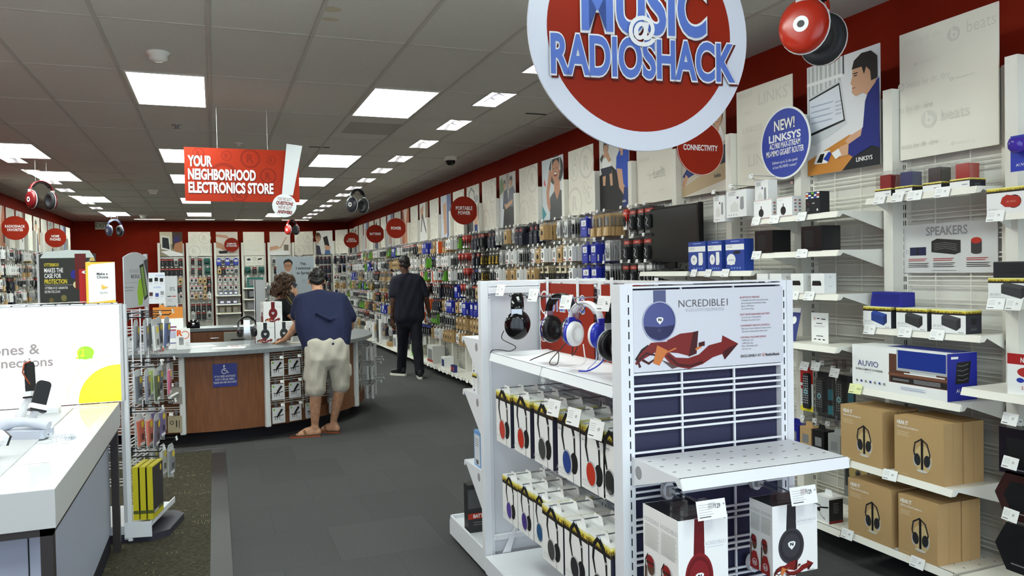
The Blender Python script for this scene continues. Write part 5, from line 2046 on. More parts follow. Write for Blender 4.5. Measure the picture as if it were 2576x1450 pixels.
# decks
b = B()
b.box(1.232, yn + .05, .03, xs - .01, yf - .01, .118, COOL)
b.box(1.262, yn + .06, .118, xs - .02, yf - .03, .122, COOL)
gpart('base_deck', b, bevel=.003)
b = B()
b.box(xs + .03, yn + .05, .03, 1.95, yf - .01, .118, COOL)
gpart('base_deck', b, bevel=.003)
b = B()
b.box(x0, yf + .046, .03, x1, 4.3, .115, COOL)
b.box(x0, yf + .046, .115, x0 + .012, 4.3, .138, COOL)
b.box(x1 - .012, yf + .046, .115, x1, 4.3, .138, COOL)
b.box(x0, 4.288, .115, x1, 4.3, .138, COOL)
b.box(x0 + .016, yf + .06, .115, x0 + .02, 4.27, .1165, SLOT)
gpart('far_deck', b)
b = B()       # gusset
b.prism([(1.325, .122), (1.368, .122), (1.402, .24), (1.39, .24)], .004, COOL, frame((0, yf - .01, 0), (1, 0, 0), (0, 0, 1)))
gpart('gusset', b)
for X, Y in ((1.30, 3.6), (1.9, 3.6), (1.3, 2.33), (1.9, 2.33)):
    b = B()
    b.lathe([(.001, -.014), (.03, -.014), (.03, .014), (.001, .014)], BLACK, frame((X, Y, .03), (0, 1, 0), (0, 0, 1)), 16)
    b.box(X - .018, Y - .016, .03, X + .018, Y + .016, .062, STEEL)
    gpart('caster', b)
# side shelf in two lengths, end shelf, far shelves
LSH = frame((0, 0, 0), (0, 1, 0), (0, 0, 1))


def free_shelf(name, X0, X1, Y, z, depth, rz, label=None, holes_=False, brk=True):
    """shelf whose back edge runs through (X, Y); local front -y turned by rz"""
    w = X1 - X0
    b = B()
    me = shelf_mesh(depth, w, .036, holes_, COOL)
    return me, w


def put_shelf(cx, cy, z, w, depth, rz, holes_=False, h=.11, lip=.036):
    s = link('shelf', shelf_mesh(depth, w, lip, holes_, COOL), G, gl(cx, cy, z), rz)
    if (depth, h, 'c') not in _br:
        _br[(depth, h, 'c')] = bracket_mesh(depth, h, COOL)
    for x in (-w / 2 - .003, w / 2 - .001):
        link('bracket', _br[(depth, h, 'c')], s, (x, 0, 0))
    return s


put_shelf(1.56, 3.225, 1.152, .62, .315, R(-90))
put_shelf(1.56, 2.60, 1.152, .61, .315, R(-90))
endshelf = put_shelf(1.592, yn - .005, .922, .635, .29, 0, True, .095, .034)
for z in (1.2, .915, .53):
    put_shelf(1.592, yf + .046, z, .69, .295, R(180), False, .2)

# end-panel poster
b = B()
w, h = .612, .273
b.box(0, -.004, 0, w, 0, h, M(216, 218, 226, .12))
a = Art(b, frame((0, -.004, 0), (1, 0, 0), (0, 0, 1)), step=.0001)
DK = M(40, 44, 84, .3)
MR = M(122, 34, 30, .4)
DR = M(66, 22, 24, .4)
OR = M(206, 120, 60, .4)
a.rect(w * .125, h * .8, w * .205, h * .995, M(86, 92, 130, .3))
a.ell(w * .16, h * .61, w * .105, h * .245, M(60, 66, 110, .3))
a.ell(w * .16, h * .61, w * .098, h * .232, M(78, 86, 140, .25))
a.poly([(w * .06, h * .56), (w * .16, h * .54), (w * .26, h * .56), (w * .24, h * .44), (w * .16, h * .38), (w * .08, h * .44)], DK)
a.rect(w * .15, h * .48, w * .172, h * .52, M(60, 66, 100, .3))
shield(a, w * .165, h * .62, h * .05)


def dragon(a, X0, Y0, sw, sh_, mr, dr, orr):
    """abstract curling red tail ending in an arrow head"""
    P_ = lambda x, y: (X0 + x * sw, Y0 + y * sh_)
    a.stroke([P_(.0, .22), P_(.06, .5), P_(.12, .62)], .02 * sw, BLACK)
    a.stroke([P_(.0, .1), P_(.05, .3), P_(.16, .55), P_(.3, .62)], [.02 * sw, .05 * sw, .09 * sw, .05 * sw], mr)
    a.stroke([P_(.04, .0), P_(.02, .2), P_(.1, .4), P_(.22, .3), P_(.12, .1), P_(.06, .22)], .022 * sw, dr)
    a.poly([P_(.24, .42), P_(.3, .75), P_(.42, .92), P_(.56, .95), P_(.57, .4), P_(.5, .25), P_(.4, .35)], mr)
    a.poly([P_(.55, .95), P_(.6, .98), P_(.58, .3), P_(.5, .22)], dr)
    a.stroke([P_(.26, .42), P_(.36, .1), P_(.5, .02), P_(.62, .12), P_(.72, .34), P_(.86, .44)], [.05 * sw, .075 * sw, .09 * sw, .09 * sw, .11 * sw, .1 * sw], mr)
    a.stroke([P_(.3, .3), P_(.4, .0), P_(.52, -.06), P_(.64, .04)], .02 * sw, dr)
    a.poly([P_(.84, .8), P_(1.0, .52), P_(.86, .06), P_(.83, .28), P_(.8, .34), P_(.83, .6)], mr)
    a.poly([P_(.86, .06), P_(1.0, .52), P_(.9, .42), P_(.84, .3)], dr)
    a.poly([P_(.16, .1), P_(.2, .62), P_(.3, .45), P_(.22, .02)], orr)
    a.stroke([P_(.2, .05), P_(.26, .36), P_(.38, .5)], .012 * sw, orr)
    a.stroke([P_(.57, .42), P_(.62, .5), P_(.64, .62)], .02 * sw, orr)
    a.poly([P_(.24, .18), P_(.3, .1), P_(.4, -.06), P_(.34, -.1)], M(90, 70, 66, .4))
    a.poly([P_(.6, .62), P_(.66, .66), P_(.66, .52), P_(.6, .5)], dr)


dragon(a, w * .01, h * .06, w * .67, h * .42, MR, DR, OR)
a.ring(w * .16, h * .61, h * .235, h * .25, M(170, 176, 200, .3), 36, sx=w * .105 / (h * .245))
a.text('NCREDIBLE1', w * .285, h * .775, h * .09, M(84, 82, 86, .4), .82, -.012, 'l', 3, w=w * .325)
a.text('BLUETOOTH HEADPHONES', w * .33, h * .715, h * .04, M(186, 186, 196, .4), .8, -.008, 'l', 2, w=w * .255)
for y, t, ls in ((.86, 'BLUETOOTH WIRELESS', ('Compatible with a Bluetooth-enabled smart', 'phone including iOS and Android, tablet,', 'laptop or MP3 player', 'Up to 30-foot range')), (.64, 'BUILT-IN RECHARGEABLE BATTERY', ('Up to 15 hours of listening time', 'Recharges in less than 2 hours')),
                 (.495, 'CONVENIENT EARCUP CONTROLS', ('Play, pause, forward, backward, volume control', 'Call answer/end/reject/last-number redial')), (.345, 'PORTABLE, FOLDABLE DESIGN', ('3.5MM audio cable', '6.3MM audio plug', 'Micro USB charging cable', 'Soft carry case'))):
    a.text(t, w * .695, h * y, h * .021, M(150, 50, 54, .4), .95, .01, 'l', 2)
    for q, l in enumerate(ls):
        a.text(l, w * .703, h * (y - .037 * (q + 1)), h * .02, M(70, 70, 74, .4), .82, 0, 'l', 1)
a.text('EXCLUSIVELY AT', w * .695, h * .1, h * .03, BLACK, .8, .02, 'l', 2, w=w * .14)
reg_mark(a, w * .853, h * .115, h * .022, M(190, 70, 60, .4))
a.text('RadioShack', w * .868, h * .1, h * .03, BLACK, .8, .03, 'l', 2, w=w * .1)
o = b.obj('end_poster', None, (1.289, yn - .004, 1.203), 0)
tag(o, 'large poster of a blue earcup over a curling red arrow-tipped tail, on the end panel', 'poster')


# two big headphone boxes on security hooks below the end shelf
def nbox(b, w, d, h, band, cupm, lit):
    a = front(b, w, h, step=.0001)
    bw_ = w * .19
    cx = w * .42
    a.poly([(cx - bw_ / 2, h), (cx + bw_ / 2, h), (cx + bw_ * .55, h * .58), (cx - bw_ * .65, h * .58)], band)
    a.ell(cx - .01 * w, h * .40, w * .285, h * .255, cupm, 40)
    a.ell(cx - .01 * w, h * .40, w * .25, h * .22, band, 40)
    a.ell(cx - .01 * w, h * .41, w * .2, h * .17, cupm, 40)
    shield(a, cx, h * .41, w * .085)
    a.text('NCREDIBLE1', w * .51, h * .72, h * .035, M(186, 186, 196, .4), .8, -.012, 'l', 2, w=w * .45)
    a.rect(w * .55, h * .695, w * .9, h * .7, M(206, 206, 212, .4))
    dragon(a, w * .02, h * .0, w * .88, h * .2, MR, DR, OR)
    a.text('Bluetooth', w * .8, h * .012, h * .018, BLACK, .8, .01, 'l', 1)
    s = side(b, -w / 2, d, 0, -1, step=.0001)
    s.text('NCREDIBLE', d * .05, h * .84, h * .042, MGREY, .8, -.01, 'l', 2, w=d * .42)
    s.text('NCREDIBLE1', d * .52, h * .84, h * .042, MGREY, .8, -.01, 'l', 2, w=d * .46)
    for q in range(14):
        s.rect(d * .06, h * (.8 - q * .017), d * (.44 + .02 * (q % 3)), h * (.8 - q * .017 + .006), M(176, 174, 166, .5))
        s.rect(d * .54, h * (.8 - q * .017), d * (.92 + .02 * (q % 3)), h * (.8 - q * .017 + .006), M(176, 174, 166, .5))
    for cxx in (.22, .7):         # two hooded figures
        c = d * cxx
        s.poly([(c - d * .19, 0), (c - d * .17, h * .16), (c - d * .05, h * .26), (c + d * .1, h * .26), (c + d * .2, h * .14), (c + d * .22, 0)], M(150, 34, 30, .5))
        s.poly([(c - d * .18, h * .1), (c - d * .16, h * .36), (c - d * .1, h * .36), (c - d * .11, h * .12)], SKIND)
        s.ell(c + d * .02, h * .37, d * .1, h * .085, SKIND)
        s.ell(c + d * .0, h * .43, d * .11, h * .065, M(140, 30, 28, .5))
        s.rect(c - d * .11, h * .40, c + d * .12, h * .425, M(60, 24, 22, .5))
        s.stroke([(c - d * .13, h * .34), (c - d * .14, h * .42), (c - d * .06, h * .5)], d * .025, BLACK)
        s.ring(c + d * .03, h * .1, d * .09, d * .105, PAPER, 20)
        s.text('N', c + d * .03, h * .07, h * .05, PAPER, 1, .02, 'c', 1)
    t = Art(b, frame((-w / 2, 0, h), (1, 0, 0), (0, 1, 0)))
    t.rect(.002, .002, w - .002, d - .002, M(28, 28, 30, .2))
    b.box(-w * .3, d * .12, h + .002, w * .1, d * .2, h + .03, BLIST)
    b.box(-w * .32, d * .4, h + .002, w * .0, d * .46, h + .03, BLIST)


def lock_hook(X, z, L=.3):
    b = B()
    mx = frame((X, yn - .005, z), (1, 0, 0), (0, 0, 1))
    b.prism([(.022 * math.cos(i * PI / 8) * (1 + .2 * (abs(math.cos(i * PI / 8)) < .5)), .03 * math.sin(i * PI / 8)) for i in range(16)], .022, COOL, mx, smooth=False)
    b.box(X - .012, yn - .045, z - .014, X + .012, yn - .025, z + .018, LGREY)
    b.tube([(X, yn - .03, z - .004), (X, yn - L, z - .02)], .0028, STEEL, 6)
    b.tube([(X, yn - .03, z + .014), (X, yn - L - .03, z + .0)], .0024, STEEL, 6)
    gpart('lock_hook', b)


for X, z in ((1.405, .80), (1.765, .79), (1.75, .5)):
    lock_hook(X, z)
for (X, Y, z, band, cupm, lb, d) in ((1.347, 1.945, .50, M(104, 26, 30, .35), M(128, 34, 38, .35), 'dark red', .2), (1.690, 1.945, .58, M(48, 48, 52, .35), M(62, 62, 66, .35), 'black', .11)):
    h = .30 if lb == 'dark red' else .222
    zz = .798 - h
    carton('headphone_box', 'big white box printed with a %s headphone earcup, hooked under the end shelf' % lb, .176, d, h, PAPER, (X, Y, zz), 0, lambda b, w, d_, h_: nbox(b, w, d_, h_, band, cupm, 0))
    b = B()
    mx = Matrix.Rotation(R(-12), 4, 'X')
    w_, h_ = .1, .055
    b.box(-w_ / 2, -.0006, -h_ / 2, w_ / 2, .0006, h_ / 2, PAPER, mx)
    a = Art(b, mx @ frame((-w_ / 2, -.0006, -h_ / 2), (1, 0, 0), (0, 0, 1)))
    a.lines(.006, .042, .055, 5, .007, .0018, LGREY)
    a.rect(.006, .007, .046, .0095, M(40, 40, 44, .5))
    a.text('129', .064, .03, .0125, M(60, 60, 66, .5), .72, .02, 'l', 2)
    a.text('99', .09, .036, .006, M(60, 60, 66, .5), .8, .01, 'l', 1)
    a.text('$', .058, .037, .006, M(60, 60, 66, .5), .8, .01, 'l', 1)
    b.box(-.012, .0, -.004, .012, .05, .02, clear_mat('acrylic', (1, 1, 1), .2, .05))
    o = b.obj('price_card', G, gl(1.335 if lb == 'dark red' else 1.672, 1.885, .842), 0)

# two LISTENING posters on the spine
for (Y, w, h, lb, cut) in ((3.035, .59, .345, 'red poster lettered LISTENING behind the hanging headphones', 1), (2.36, .60, .345, 'red poster of which only the letter S shows beside the end panel', 0)):
    b = B()
    b.box(0, -.004, 0, w, 0, h, RED)
    a = Art(b, frame((0, -.004, 0), (1, 0, 0), (0, 0, 1)))
    for dx, m, bo in ((0, PAPER, .055), (0, M(92, 120, 196, .5), .015)):
        if cut:
            a.text('LISTENING', w * .12, h * .62, .075, m, .55, bo, 'l', 3, w=w * .74)
        else:
            a.text('STATION', w * .08, h * .6, .075, m, .55, bo, 'l', 3)
    if cut:
        a.ring(w * .09, h * .72, .05, .06, PAPER, 28)
        a.ring(w * .06, h * .3, .05, .056, PAPER, 28)
    o = b.obj('red_poster', None, (1.552, Y + w, 1.138), R(-90))
    tag(o, lb, 'poster')
    for q in (.16, .74):
        b2 = B()
        b2.box(w * q, -.012, h * .62, w * q + .022, -.008, h + .03, COOL)
        b2.obj('hanger_strap', o)


# display headphones hanging on the side shelf
def headphones(name, label, loc, rz, R_=.075, drop=.13, band=BLACK, inner=MATT, cup=BLACK, pad=BLACK, slider=STEEL, cord=None, bandw=.028, ring=None, scale=1.0, cat='headphones', group=None, arch=1.0, cs=1.0):
    """band arches in the local xz plane, cups face each other along x; origin at the top of the band"""
    t = thing(name, label, cat, loc, rz, group)
    S = scale
    b = B()
    pth = []
    for i in range(17):
        a = PI * (1 - i / 16)
        pth.append((R_ * math.cos(a), R_ * arch * (math.sin(a) - 1)))
    pth = [(-R_, -drop * .72)] + pth + [(R_, -drop * .72)]
    n = len(pth)

    def strap(b, off, th, wd, m, i0=0, i1=n):
        vs, fs = [], []
        pp = pth[i0:i1]
        k = len(pp)
        for i, (x, z) in enumerate(pp):
            c = pp[min(i + 1, k - 1)]
            a = pp[max(i - 1, 0)]
            dx, dz = c[0] - a[0], c[1] - a[1]
            q = math.hypot(dx, dz) or 1
            nx, nz = -dz / q, dx / q
            for o_, y in ((off, -wd / 2), (off + th, -wd / 2 * .8), (off + th, wd / 2 * .8), (off, wd / 2)):
                vs.append(((x + nx * o_) * S, y * S, (z + nz * o_) * S))
        for i in range(k - 1):
            for j in range(4):
                fs.append((4 * i + j, 4 * i + (j + 1) % 4, 4 * i + 4 + (j + 1) % 4, 4 * i + 4 + j))
        fs.append((0, 3, 2, 1))
        fs.append(tuple(4 * (k - 1) + j for j in range(4)))
        b.mesh(vs, fs, m, True)
    strap(b, 0, .006, bandw, band)
    o = b.obj('headband', t)
    b = B()
    strap(b, -.012, .012, bandw * .9, inner, 4, n - 4)
    b.obj('band_pad', t)
    for sx in (-1, 1):
        b = B()
        b.box((sx * R_ - .006) * S, -bandw * .45 * S, (-drop * .72 - .03) * S, (sx * R_ + .008) * S, bandw * .45 * S, -drop * .6 * S, slider)
        b.obj('slider', t)
        cx, cz = sx * (R_ * .86), -drop - .022 * cs
        b = B()
        mx = Matrix.Translation((cx * S, 0, cz * S)) @ Matrix.Rotation(R(90) * sx, 4, 'Y') @ Matrix.Diagonal((S * cs * 1.12, S * cs, S, 1))
        b.lathe([(.001, .024), (.02, .0235), (.031, .02), (.038, .01), (.038, 0.0)], cup, mx, 28)
        b.lathe([(.038, 0.0), (.0395, -.002), (.0385, -.005)], ring or cup, mx, 28)
        o = b.obj('earcup', t)
        b = B()
        b.lathe([(.0385, -.005), (.037, -.018), (.028, -.024), (.02, -.02), (.018, -.01), (.001, -.01)], pad, mx, 28)
        b.obj('ear_pad', o)
        if cord == 'logo':
            b = B()
            a = Art(b, mx @ Matrix.Translation((0, 0, .0243)))
            a.ell(0, 0, .011, .012, PAPER, 20)
            a.ell(0, 0, .005, .006, BLACK, 12)
            b.obj('emblem', o)
    return t


hp1 = headphones('headphones', 'glossy black headphones seen edge-on, leftmost on the side shelf hooks', (1.345, 3.43, 1.437), R(66), .07, .1, GLOSSB, MATT, GLOSSB, MATT, STEEL, bandw=.05, scale=1.12, cs=1.35)
hp2 = headphones('headphones', 'black headphones with dark blue cups and silver rims, in front of the lettered red poster', (1.36, 2.965, 1.445), R(-74), .075, .11, BLACK, MATT, M(34, 28, 110, .2), BLACK, CHROME, bandw=.036, ring=CHROME, scale=1.08, cs=1.25)
hp3 = headphones('headphones', 'small white and bright blue headphones with a white flat cord', (1.345, 2.705, 1.42), R(-70), .076, .095, M(236, 236, 240, .35), M(230, 230, 234, .5), M(42, 56, 180, .3), PAPER, M(42, 56, 180, .3), bandw=.034, scale=1.05, cs=1.1)
hp4 = headphones('headphones', 'black headphones with blue rims, half hidden by the end panel', (1.35, 2.455, 1.425), R(-96), .075, .115, BLACK, MATT, M(34, 62, 130, .25), BLACK, LGREY, bandw=.034, ring=LGREY, scale=1.1, cs=1.25)


def cord(parent, pts, m, r=.0022, name='cord'):
    b = B()
    P_ = [Vector(p) for p in pts]
    out = []
    for i in range(len(P_) - 1):
        p0, p1, p2, p3 = P_[max(i - 1, 0)], P_[i], P_[i + 1], P_[min(i + 2, len(P_) - 1)]
        for k in range(6):
            t = k / 6
            out.append(.5 * ((2 * p1) + (p2 - p0) * t + (2 * p0 - 5 * p1 + 4 * p2 - p3) * t * t + (3 * p1 - p0 - 3 * p2 + p3) * t ** 3))
    out.append(P_[-1])
    b.tube(out, r, m, 6)
    mi = (Matrix.Translation(parent.location) @ Matrix.Rotation(parent.rotation_euler.z, 4, 'Z')).inverted()
    b.v = [tuple(mi @ Vector(p)) for p in b.v]
    return b.obj(name, parent)


zs_ = 1.156
cord(hp1, [(1.3, 3.5, 1.26), (1.29, 3.5, 1.22), (1.32, 3.4, 1.19), (1.3, 3.42, 1.168), (1.27, 3.48, 1.17), (1.25, 3.53, 1.165), (1.245, 3.545, 1.15)], BLACK)
cord(hp1, [(1.36, 3.43, 1.435)] + [(1.37 + .008 * math.sin(i * 2.2), 3.4 - i * .022, 1.425 + .008 * math.cos(i * 2.2)) for i in range(12)] + [(1.5, 3.1, 1.42)], BLACK)
cord(hp2, [(1.37, 2.93, 1.25), (1.33, 2.95, 1.2), (1.31, 2.97, 1.17), (1.29, 2.93, 1.158), (1.3, 2.88, 1.165), (1.33, 2.95, 1.21), (1.28, 3.05, 1.175), (1.27, 3.1, 1.158)], BLACK)
cord(hp2, [(1.38, 2.86, 1.27), (1.36, 2.82, 1.23), (1.35, 2.84, 1.2), (1.37, 2.88, 1.22), (1.4, 2.9, 1.33), (1.45, 2.9, 1.4)], BLACK)
cord(hp3, [(1.345, 2.73, 1.255), (1.34, 2.71, 1.22), (1.34, 2.71, 1.185), (1.31, 2.78, 1.16), (1.28, 2.82, 1.157)], PAPER, .0026)
cord(hp3, [(1.36, 2.65, 1.255), (1.36, 2.65, 1.2), (1.34, 2.68, 1.165), (1.33, 2.66, 1.158)], M(190, 190, 220, .4), .0026)
cord(hp3, [(1.42, 2.62, 1.42), (1.42, 2.61, 1.34), (1.41, 2.6, 1.28), (1.36, 2.6, 1.2), (1.32, 2.63, 1.165), (1.3, 2.68, 1.158)], M(42, 56, 180, .3), .003)
for Y, z in ((3.43, 1.425), (2.95, 1.43), (2.70, 1.412), (2.45, 1.415)):      # display hooks with price cards
    b = B()
    b.tube([(1.575, Y, z), (1.31, Y, z), (1.302, Y, z + .012)], .003, CHROME, 6)
    gpart('display_hook', b)
for Y, z, dz in ((3.54, 1.455, 0), (3.125, 1.44, 0), (2.79, 1.42, 0), (2.47, 1.425, 0)):
    o = price_card(G, 1.3 - GO[0], Y - GO[1], z, '79')
    o.rotation_euler = (0, 0, R(-75))
    o.scale = (.9, 1, 1.15)


# headphone boxes pegged under the side shelf
def pegbox(cup, navy, style, bt):
    def f(b, w, d, h):
        a = front(b, w, h, step=.0001)
        grass(a, 0, w, h * .82, h, int(h * 1e4))
        hp_art(a, w * .5, h * .55, h * .92, cup, style='on')
        a.text('AUVIO', w * .06, h * .1, h * .06, LGREY, .9, -.012, 'l', 1)
        a.rect(w * .06, h * .065, w * .5, h * .07, LGREY)
        if bt:
            a.text('Bluetooth', w * .06, h * .74, h * .035, M(60, 80, 110, .5), .8, 0, 'l', 1)
        s = side(b, w / 2, 0, step=.0001)
        s.rect(0, 0, d, h, M(36, 38, 56, .5))
        grass(s, 0, d, h * .82, h, 3)
        s.text('AUVIO', d * .2, h * .04, h * .06, LGREY, .9, 0, 'l', 1)
        b.prism([(-w * .22, 0), (w * .22, 0), (w * .15, .028), (-w * .15, .028)], .0015, PAPER, frame((0, d * .35, h), (1, 0, 0), (0, 0, 1)))
        b.box(-w * .3, d * .1, h, -w * .1, d * .25, h + .002, M(206, 208, 226, .4))
    return f


PB = [(3.43, 'r', 1.262, M(200, 66, 52, .4), 'left red-cupped headphones', .192, .725, .25, 0), (3.19, 'r', 1.262, M(196, 48, 24, .4), 'second red-cupped headphones', .192, .73, .25, 0), (2.95, 'r', 1.262, M(66, 68, 66, .4), 'grey-cupped headphones', .192, .733, .25, 0),
      (2.705, 'b', 1.262, M(36, 66, 140, .4), 'blue-cupped wireless headphones', .2, .733, .25, 1), (2.5, 'b', 1.262, M(196, 50, 26, .4), 'red-cupped wireless headphones', .19, .738, .24, 1), (2.355, 'b', 1.262, M(40, 40, 42, .4), 'black wireless headphones', .125, .742, .24, 1)]
PL = [(3.315, 'r', 1.245, M(84, 62, 150, .4), 'left purple-cupped headphones', .192, .385, .205, 0), (3.125, 'r', 1.245, M(72, 50, 130, .4), 'second purple-cupped headphones', .18, .39, .205, 0), (2.955, 'r', 1.245, M(38, 86, 130, .4), 'teal blue-cupped headphones', .15, .394, .205, 0),
      (2.79, 'b', 1.225, M(70, 70, 70, .4), 'dark grey folding headphones', .2, .372, .225, 0), (2.575, 'b', 1.225, M(40, 40, 44, .4), 'black cushioned headphones', .2, .376, .225, 0), (2.385, 'b', 1.225, M(44, 44, 46, .4), 'black slim headphones', .16, .38, .225, 0)]
for row, lst in (('upper', PB), ('lower', PL)):
    for Y, st, X, cup, lb, w, z, h, bt in lst:
        for q in range(3):
            nm = 'white box of %s, front of its hook, %s side row' % (lb, row) if q == 0 else 'box %s back behind the %s, %s side row' % (NUM[q - 1], lb, row)
            carton('headphone_box', nm, w, .065, h, PAPER, (X + q * .072, Y, z), RZ_R, pegbox(cup, 0, st, bt) if q == 0 else (lambda b, w_, d_, h_: (grass(side(b, w_ / 2, 0), 0, d_, h_ * .82, h_, 2), b.prism([(-w_ * .22, 0), (w_ * .22, 0), (w_ * .15, .028), (-w_ * .15, .028)], .0015, PAPER, frame((0, d_ * .35, h_), (1, 0, 0), (0, 0, 1))))), 'boxes on the side pegs')
        b = B()
        b.tube([(xs - .01, Y, z + h + .02), (X - .01, Y, z + h + .018)], .0028, STEEL, 6)
        b.box(xs - .03, Y - .014, z + h, xs - .005, Y + .014, z + h + .05, clear_mat('acrylic', (1, 1, 1), .2, .05))
        gpart('peg_hook', b)
for Y, z in ((2.78, 1.005), (2.6, 1.0), (2.42, .985)):
    b = B()
    mx = Matrix.Rotation(R(-20), 4, 'X')
    o = price_card(G, 1.235 - GO[0], Y - GO[1], z, '49')
    o.rotation_euler = (0, 0, R(-82))
    o.scale = (1.15, 1, 1.35)

# goods on the far end panel


def dark_auvio(b, w, d, h):
    s = side(b, -w / 2, d, 0, -1)
    s.rect(0, 0, d, h, PAPER)
    s.lines(d * .2, h * .7, d * .8, 5, h * .1, h * .02, MGREY)
    s.rect(d * .3, h * .06, d * .5, h * .18, DBLUE)
    grass(s, 0, d, h * .78, h, 6)
    bk = Art(b, frame((w / 2, d, 0), (-1, 0, 0), (0, 0, 1)))
    bk.rect(0, 0, w, h * .8, M(62, 62, 66, .5))
    grass(bk, 0, w, h * .78, h, 2)
    f_ = front(b, w, h)
    f_.rect(0, 0, w, h, PAPER)


for q in range(2):
    carton('headphone_box', 'grey-sided patterned box, the %s of two stacked on the far end bracket' % ('lower', 'upper')[q], .17, .075, .1, M(62, 62, 66, .5), (1.34, 3.795, .916 + q * .101), 0, dark_auvio)


def blue_box(b, w, d, h):
    s = side(b, -w / 2, d, 0, -1)
    s.rect(d * .1, h * .05, d * .95, h * .9, M(216, 220, 226, .5))
    s.lines(d * .2, h * .75, d * .8, 4, h * .06, h * .02, GREY)
    for q in range(7):
        s.rect(d * (.25 + q * .07), h * .07, d * (.28 + q * .07), h * .2, BLACK)


carton('kit_box', 'pale blue carton on the lower far end bracket', .2, .1, .185, M(110, 160, 214, .35), (1.355, 3.765, .531), 0, blue_box)


def drone(b, w, d, h):
    a = front(b, w, h)
    a.rect(0, 0, w, h, M(44, 44, 46, .35))
    a.rect(0, h * .5, w, h * .9, M(84, 84, 84, .35))
    a.rect(0, h * .28, w, h * .4, M(176, 50, 26, .4))
    a.text('BATTLE DRONE', w * .12, h * .305, h * .07, PAPER, .85, .03, 'l', 2)
    a.stroke([(w * .35, h * .82), (w * .75, h * .8)], h * .03, BLACK)
    a.stroke([(w * .42, h * .82), (w * .42, h * .6), (w * .36, h * .52)], h * .02, BLACK)
    a.stroke([(w * .7, h * .8), (w * .66, h * .6), (w * .72, h * .54)], h * .02, BLACK)
    a.lines(w * .12, h * .2, w * .8, 2, h * .05, h * .015, GREY)
    a.text('BATTLE', w * .0, h * .95, h * .001, PAPER)


carton('toy_box', 'black toy box with a red band on the far base deck of the gondola', .25, .07, .262, M(26, 26, 28, .35), (1.385, 4.01, .1175), 0, drone)

# ------------------------------------------------------------------ phone table with the backlit panel (left foreground)
T = thing('display_table', 'white phone display table with dark frame in the left foreground', 'table', (-1.4, 3.9, 0))
TB = Matrix.Translation((1.4, -3.9, 0))


def tpart(name, b, bevel=0, parent=T):
    b.v = [tuple(TB @ Vector(p)) for p in b.v]
    return b.obj(name, parent, bevel=bevel)


LAM = M(206, 207, 206, .35)
X0, X1, Y0, Y1 = -2.35, -.52, 2.97, 4.885
b = B()
b.box(X0, Y0, .712, X1, Y0 + .06, .845, LAM)
b.box(X1 - .046, Y0 + .06, .712, X1, Y1, .845, LAM)
b.box(X0, Y0 + .06, .712, X0 + .05, Y1, .845, LAM)
b.box(X0 + .05, Y1 - .1, .712, X1 - .046, Y1, .845, LAM)
tpart('apron', b, .002)
b = B()
b.box(X0 + .05, Y0 + .06, .82, -.737, Y1 - .1, .848, M(196, 198, 200, .4))
tpart('raised_platform', b, .002)
b = B()
b.box(-.737, Y0 + .06, .825, X1 - .046, Y1 - .1, .842, M(236, 238, 240, .05, 0, .9))
for y in (3.42, 3.83, 4.1, 4.34, 4.58):
    b.box(-.737, y, .842, X1 - .046, y + .004, .8424, M(150, 152, 154, .2))
tpart('glossy_strip', b)
DKF = M(52, 46, 46, .5)
b = B()
b.box(X0 + .01, Y0 + .012, .685, X1 - .012, Y0 + .05, .711, DKF)
b.box(X1 - .05, Y0 + .012, .685, X1 - .012, Y1, .711, DKF)
tpart('frame_rail', b)
for x, y in ((X1 - .05, Y0 + .012), (X1 - .05, Y1 - .05), (X0 + .012, Y0 + .012), (X0 + .012, Y1 - .05)):
    b = B()
    b.box(x, y, 0, x + .038, y + .042, .685, DKF)
    tpart('leg', b)
b = B()
PNL = M(176, 182, 200, .5)
b.box(-2.3, Y0 + .28, .12, X1 - .06, Y1 - .03, .685, PNL)
for x in (-.66, -1.1, -1.55):
    b.box(x, Y0 + .277, .12, x + .004, Y0 + .281, .685, SLOT)
tpart('cabinet_body', b)
b = B()
b.box(-2.3, Y0 + .3, .0, X1 - .065, Y1 - .03, .119, M(30, 28, 42, .6))
tpart('plinth', b)
# backlit panel
LBX = thing('backlit_panel', 'glowing white backlit panel with a yellow half circle behind the phone table', 'sign', (-1.4, 4.9, .848))
b = B()
w, h = 1.85, .55
x0 = -.95
b.box(x0, 0, 0, x0 + w - .012, .05, h, EM(250, 252, 255, LIGHTBOX_E, 'backlit_white'))
a = Art(b, frame((1.4, 0, -.848), (1, 0, 0), (0, 0, 1)))
EY = EM(236, 212, 40, LIGHTBOX_E * .7, 'backlit_yellow')
EG = EM(140, 190, 30, LIGHTBOX_E * .6, 'backlit_green')
EGR = EM(132, 124, 122, LIGHTBOX_E * .45, 'backlit_grey')
xr = -.512
cx, cz = -.527, .86


def arcpoly(r, n=24):
    return [(max(min(cx + r * math.cos(t), xr), -2), cz + r * math.sin(t)) for t in [PI / 2 - .02 + (PI / 2 + .02) * i / n for i in range(n + 1)]] + [(cx - r, .85), (xr, .85), (xr, cz + r)]


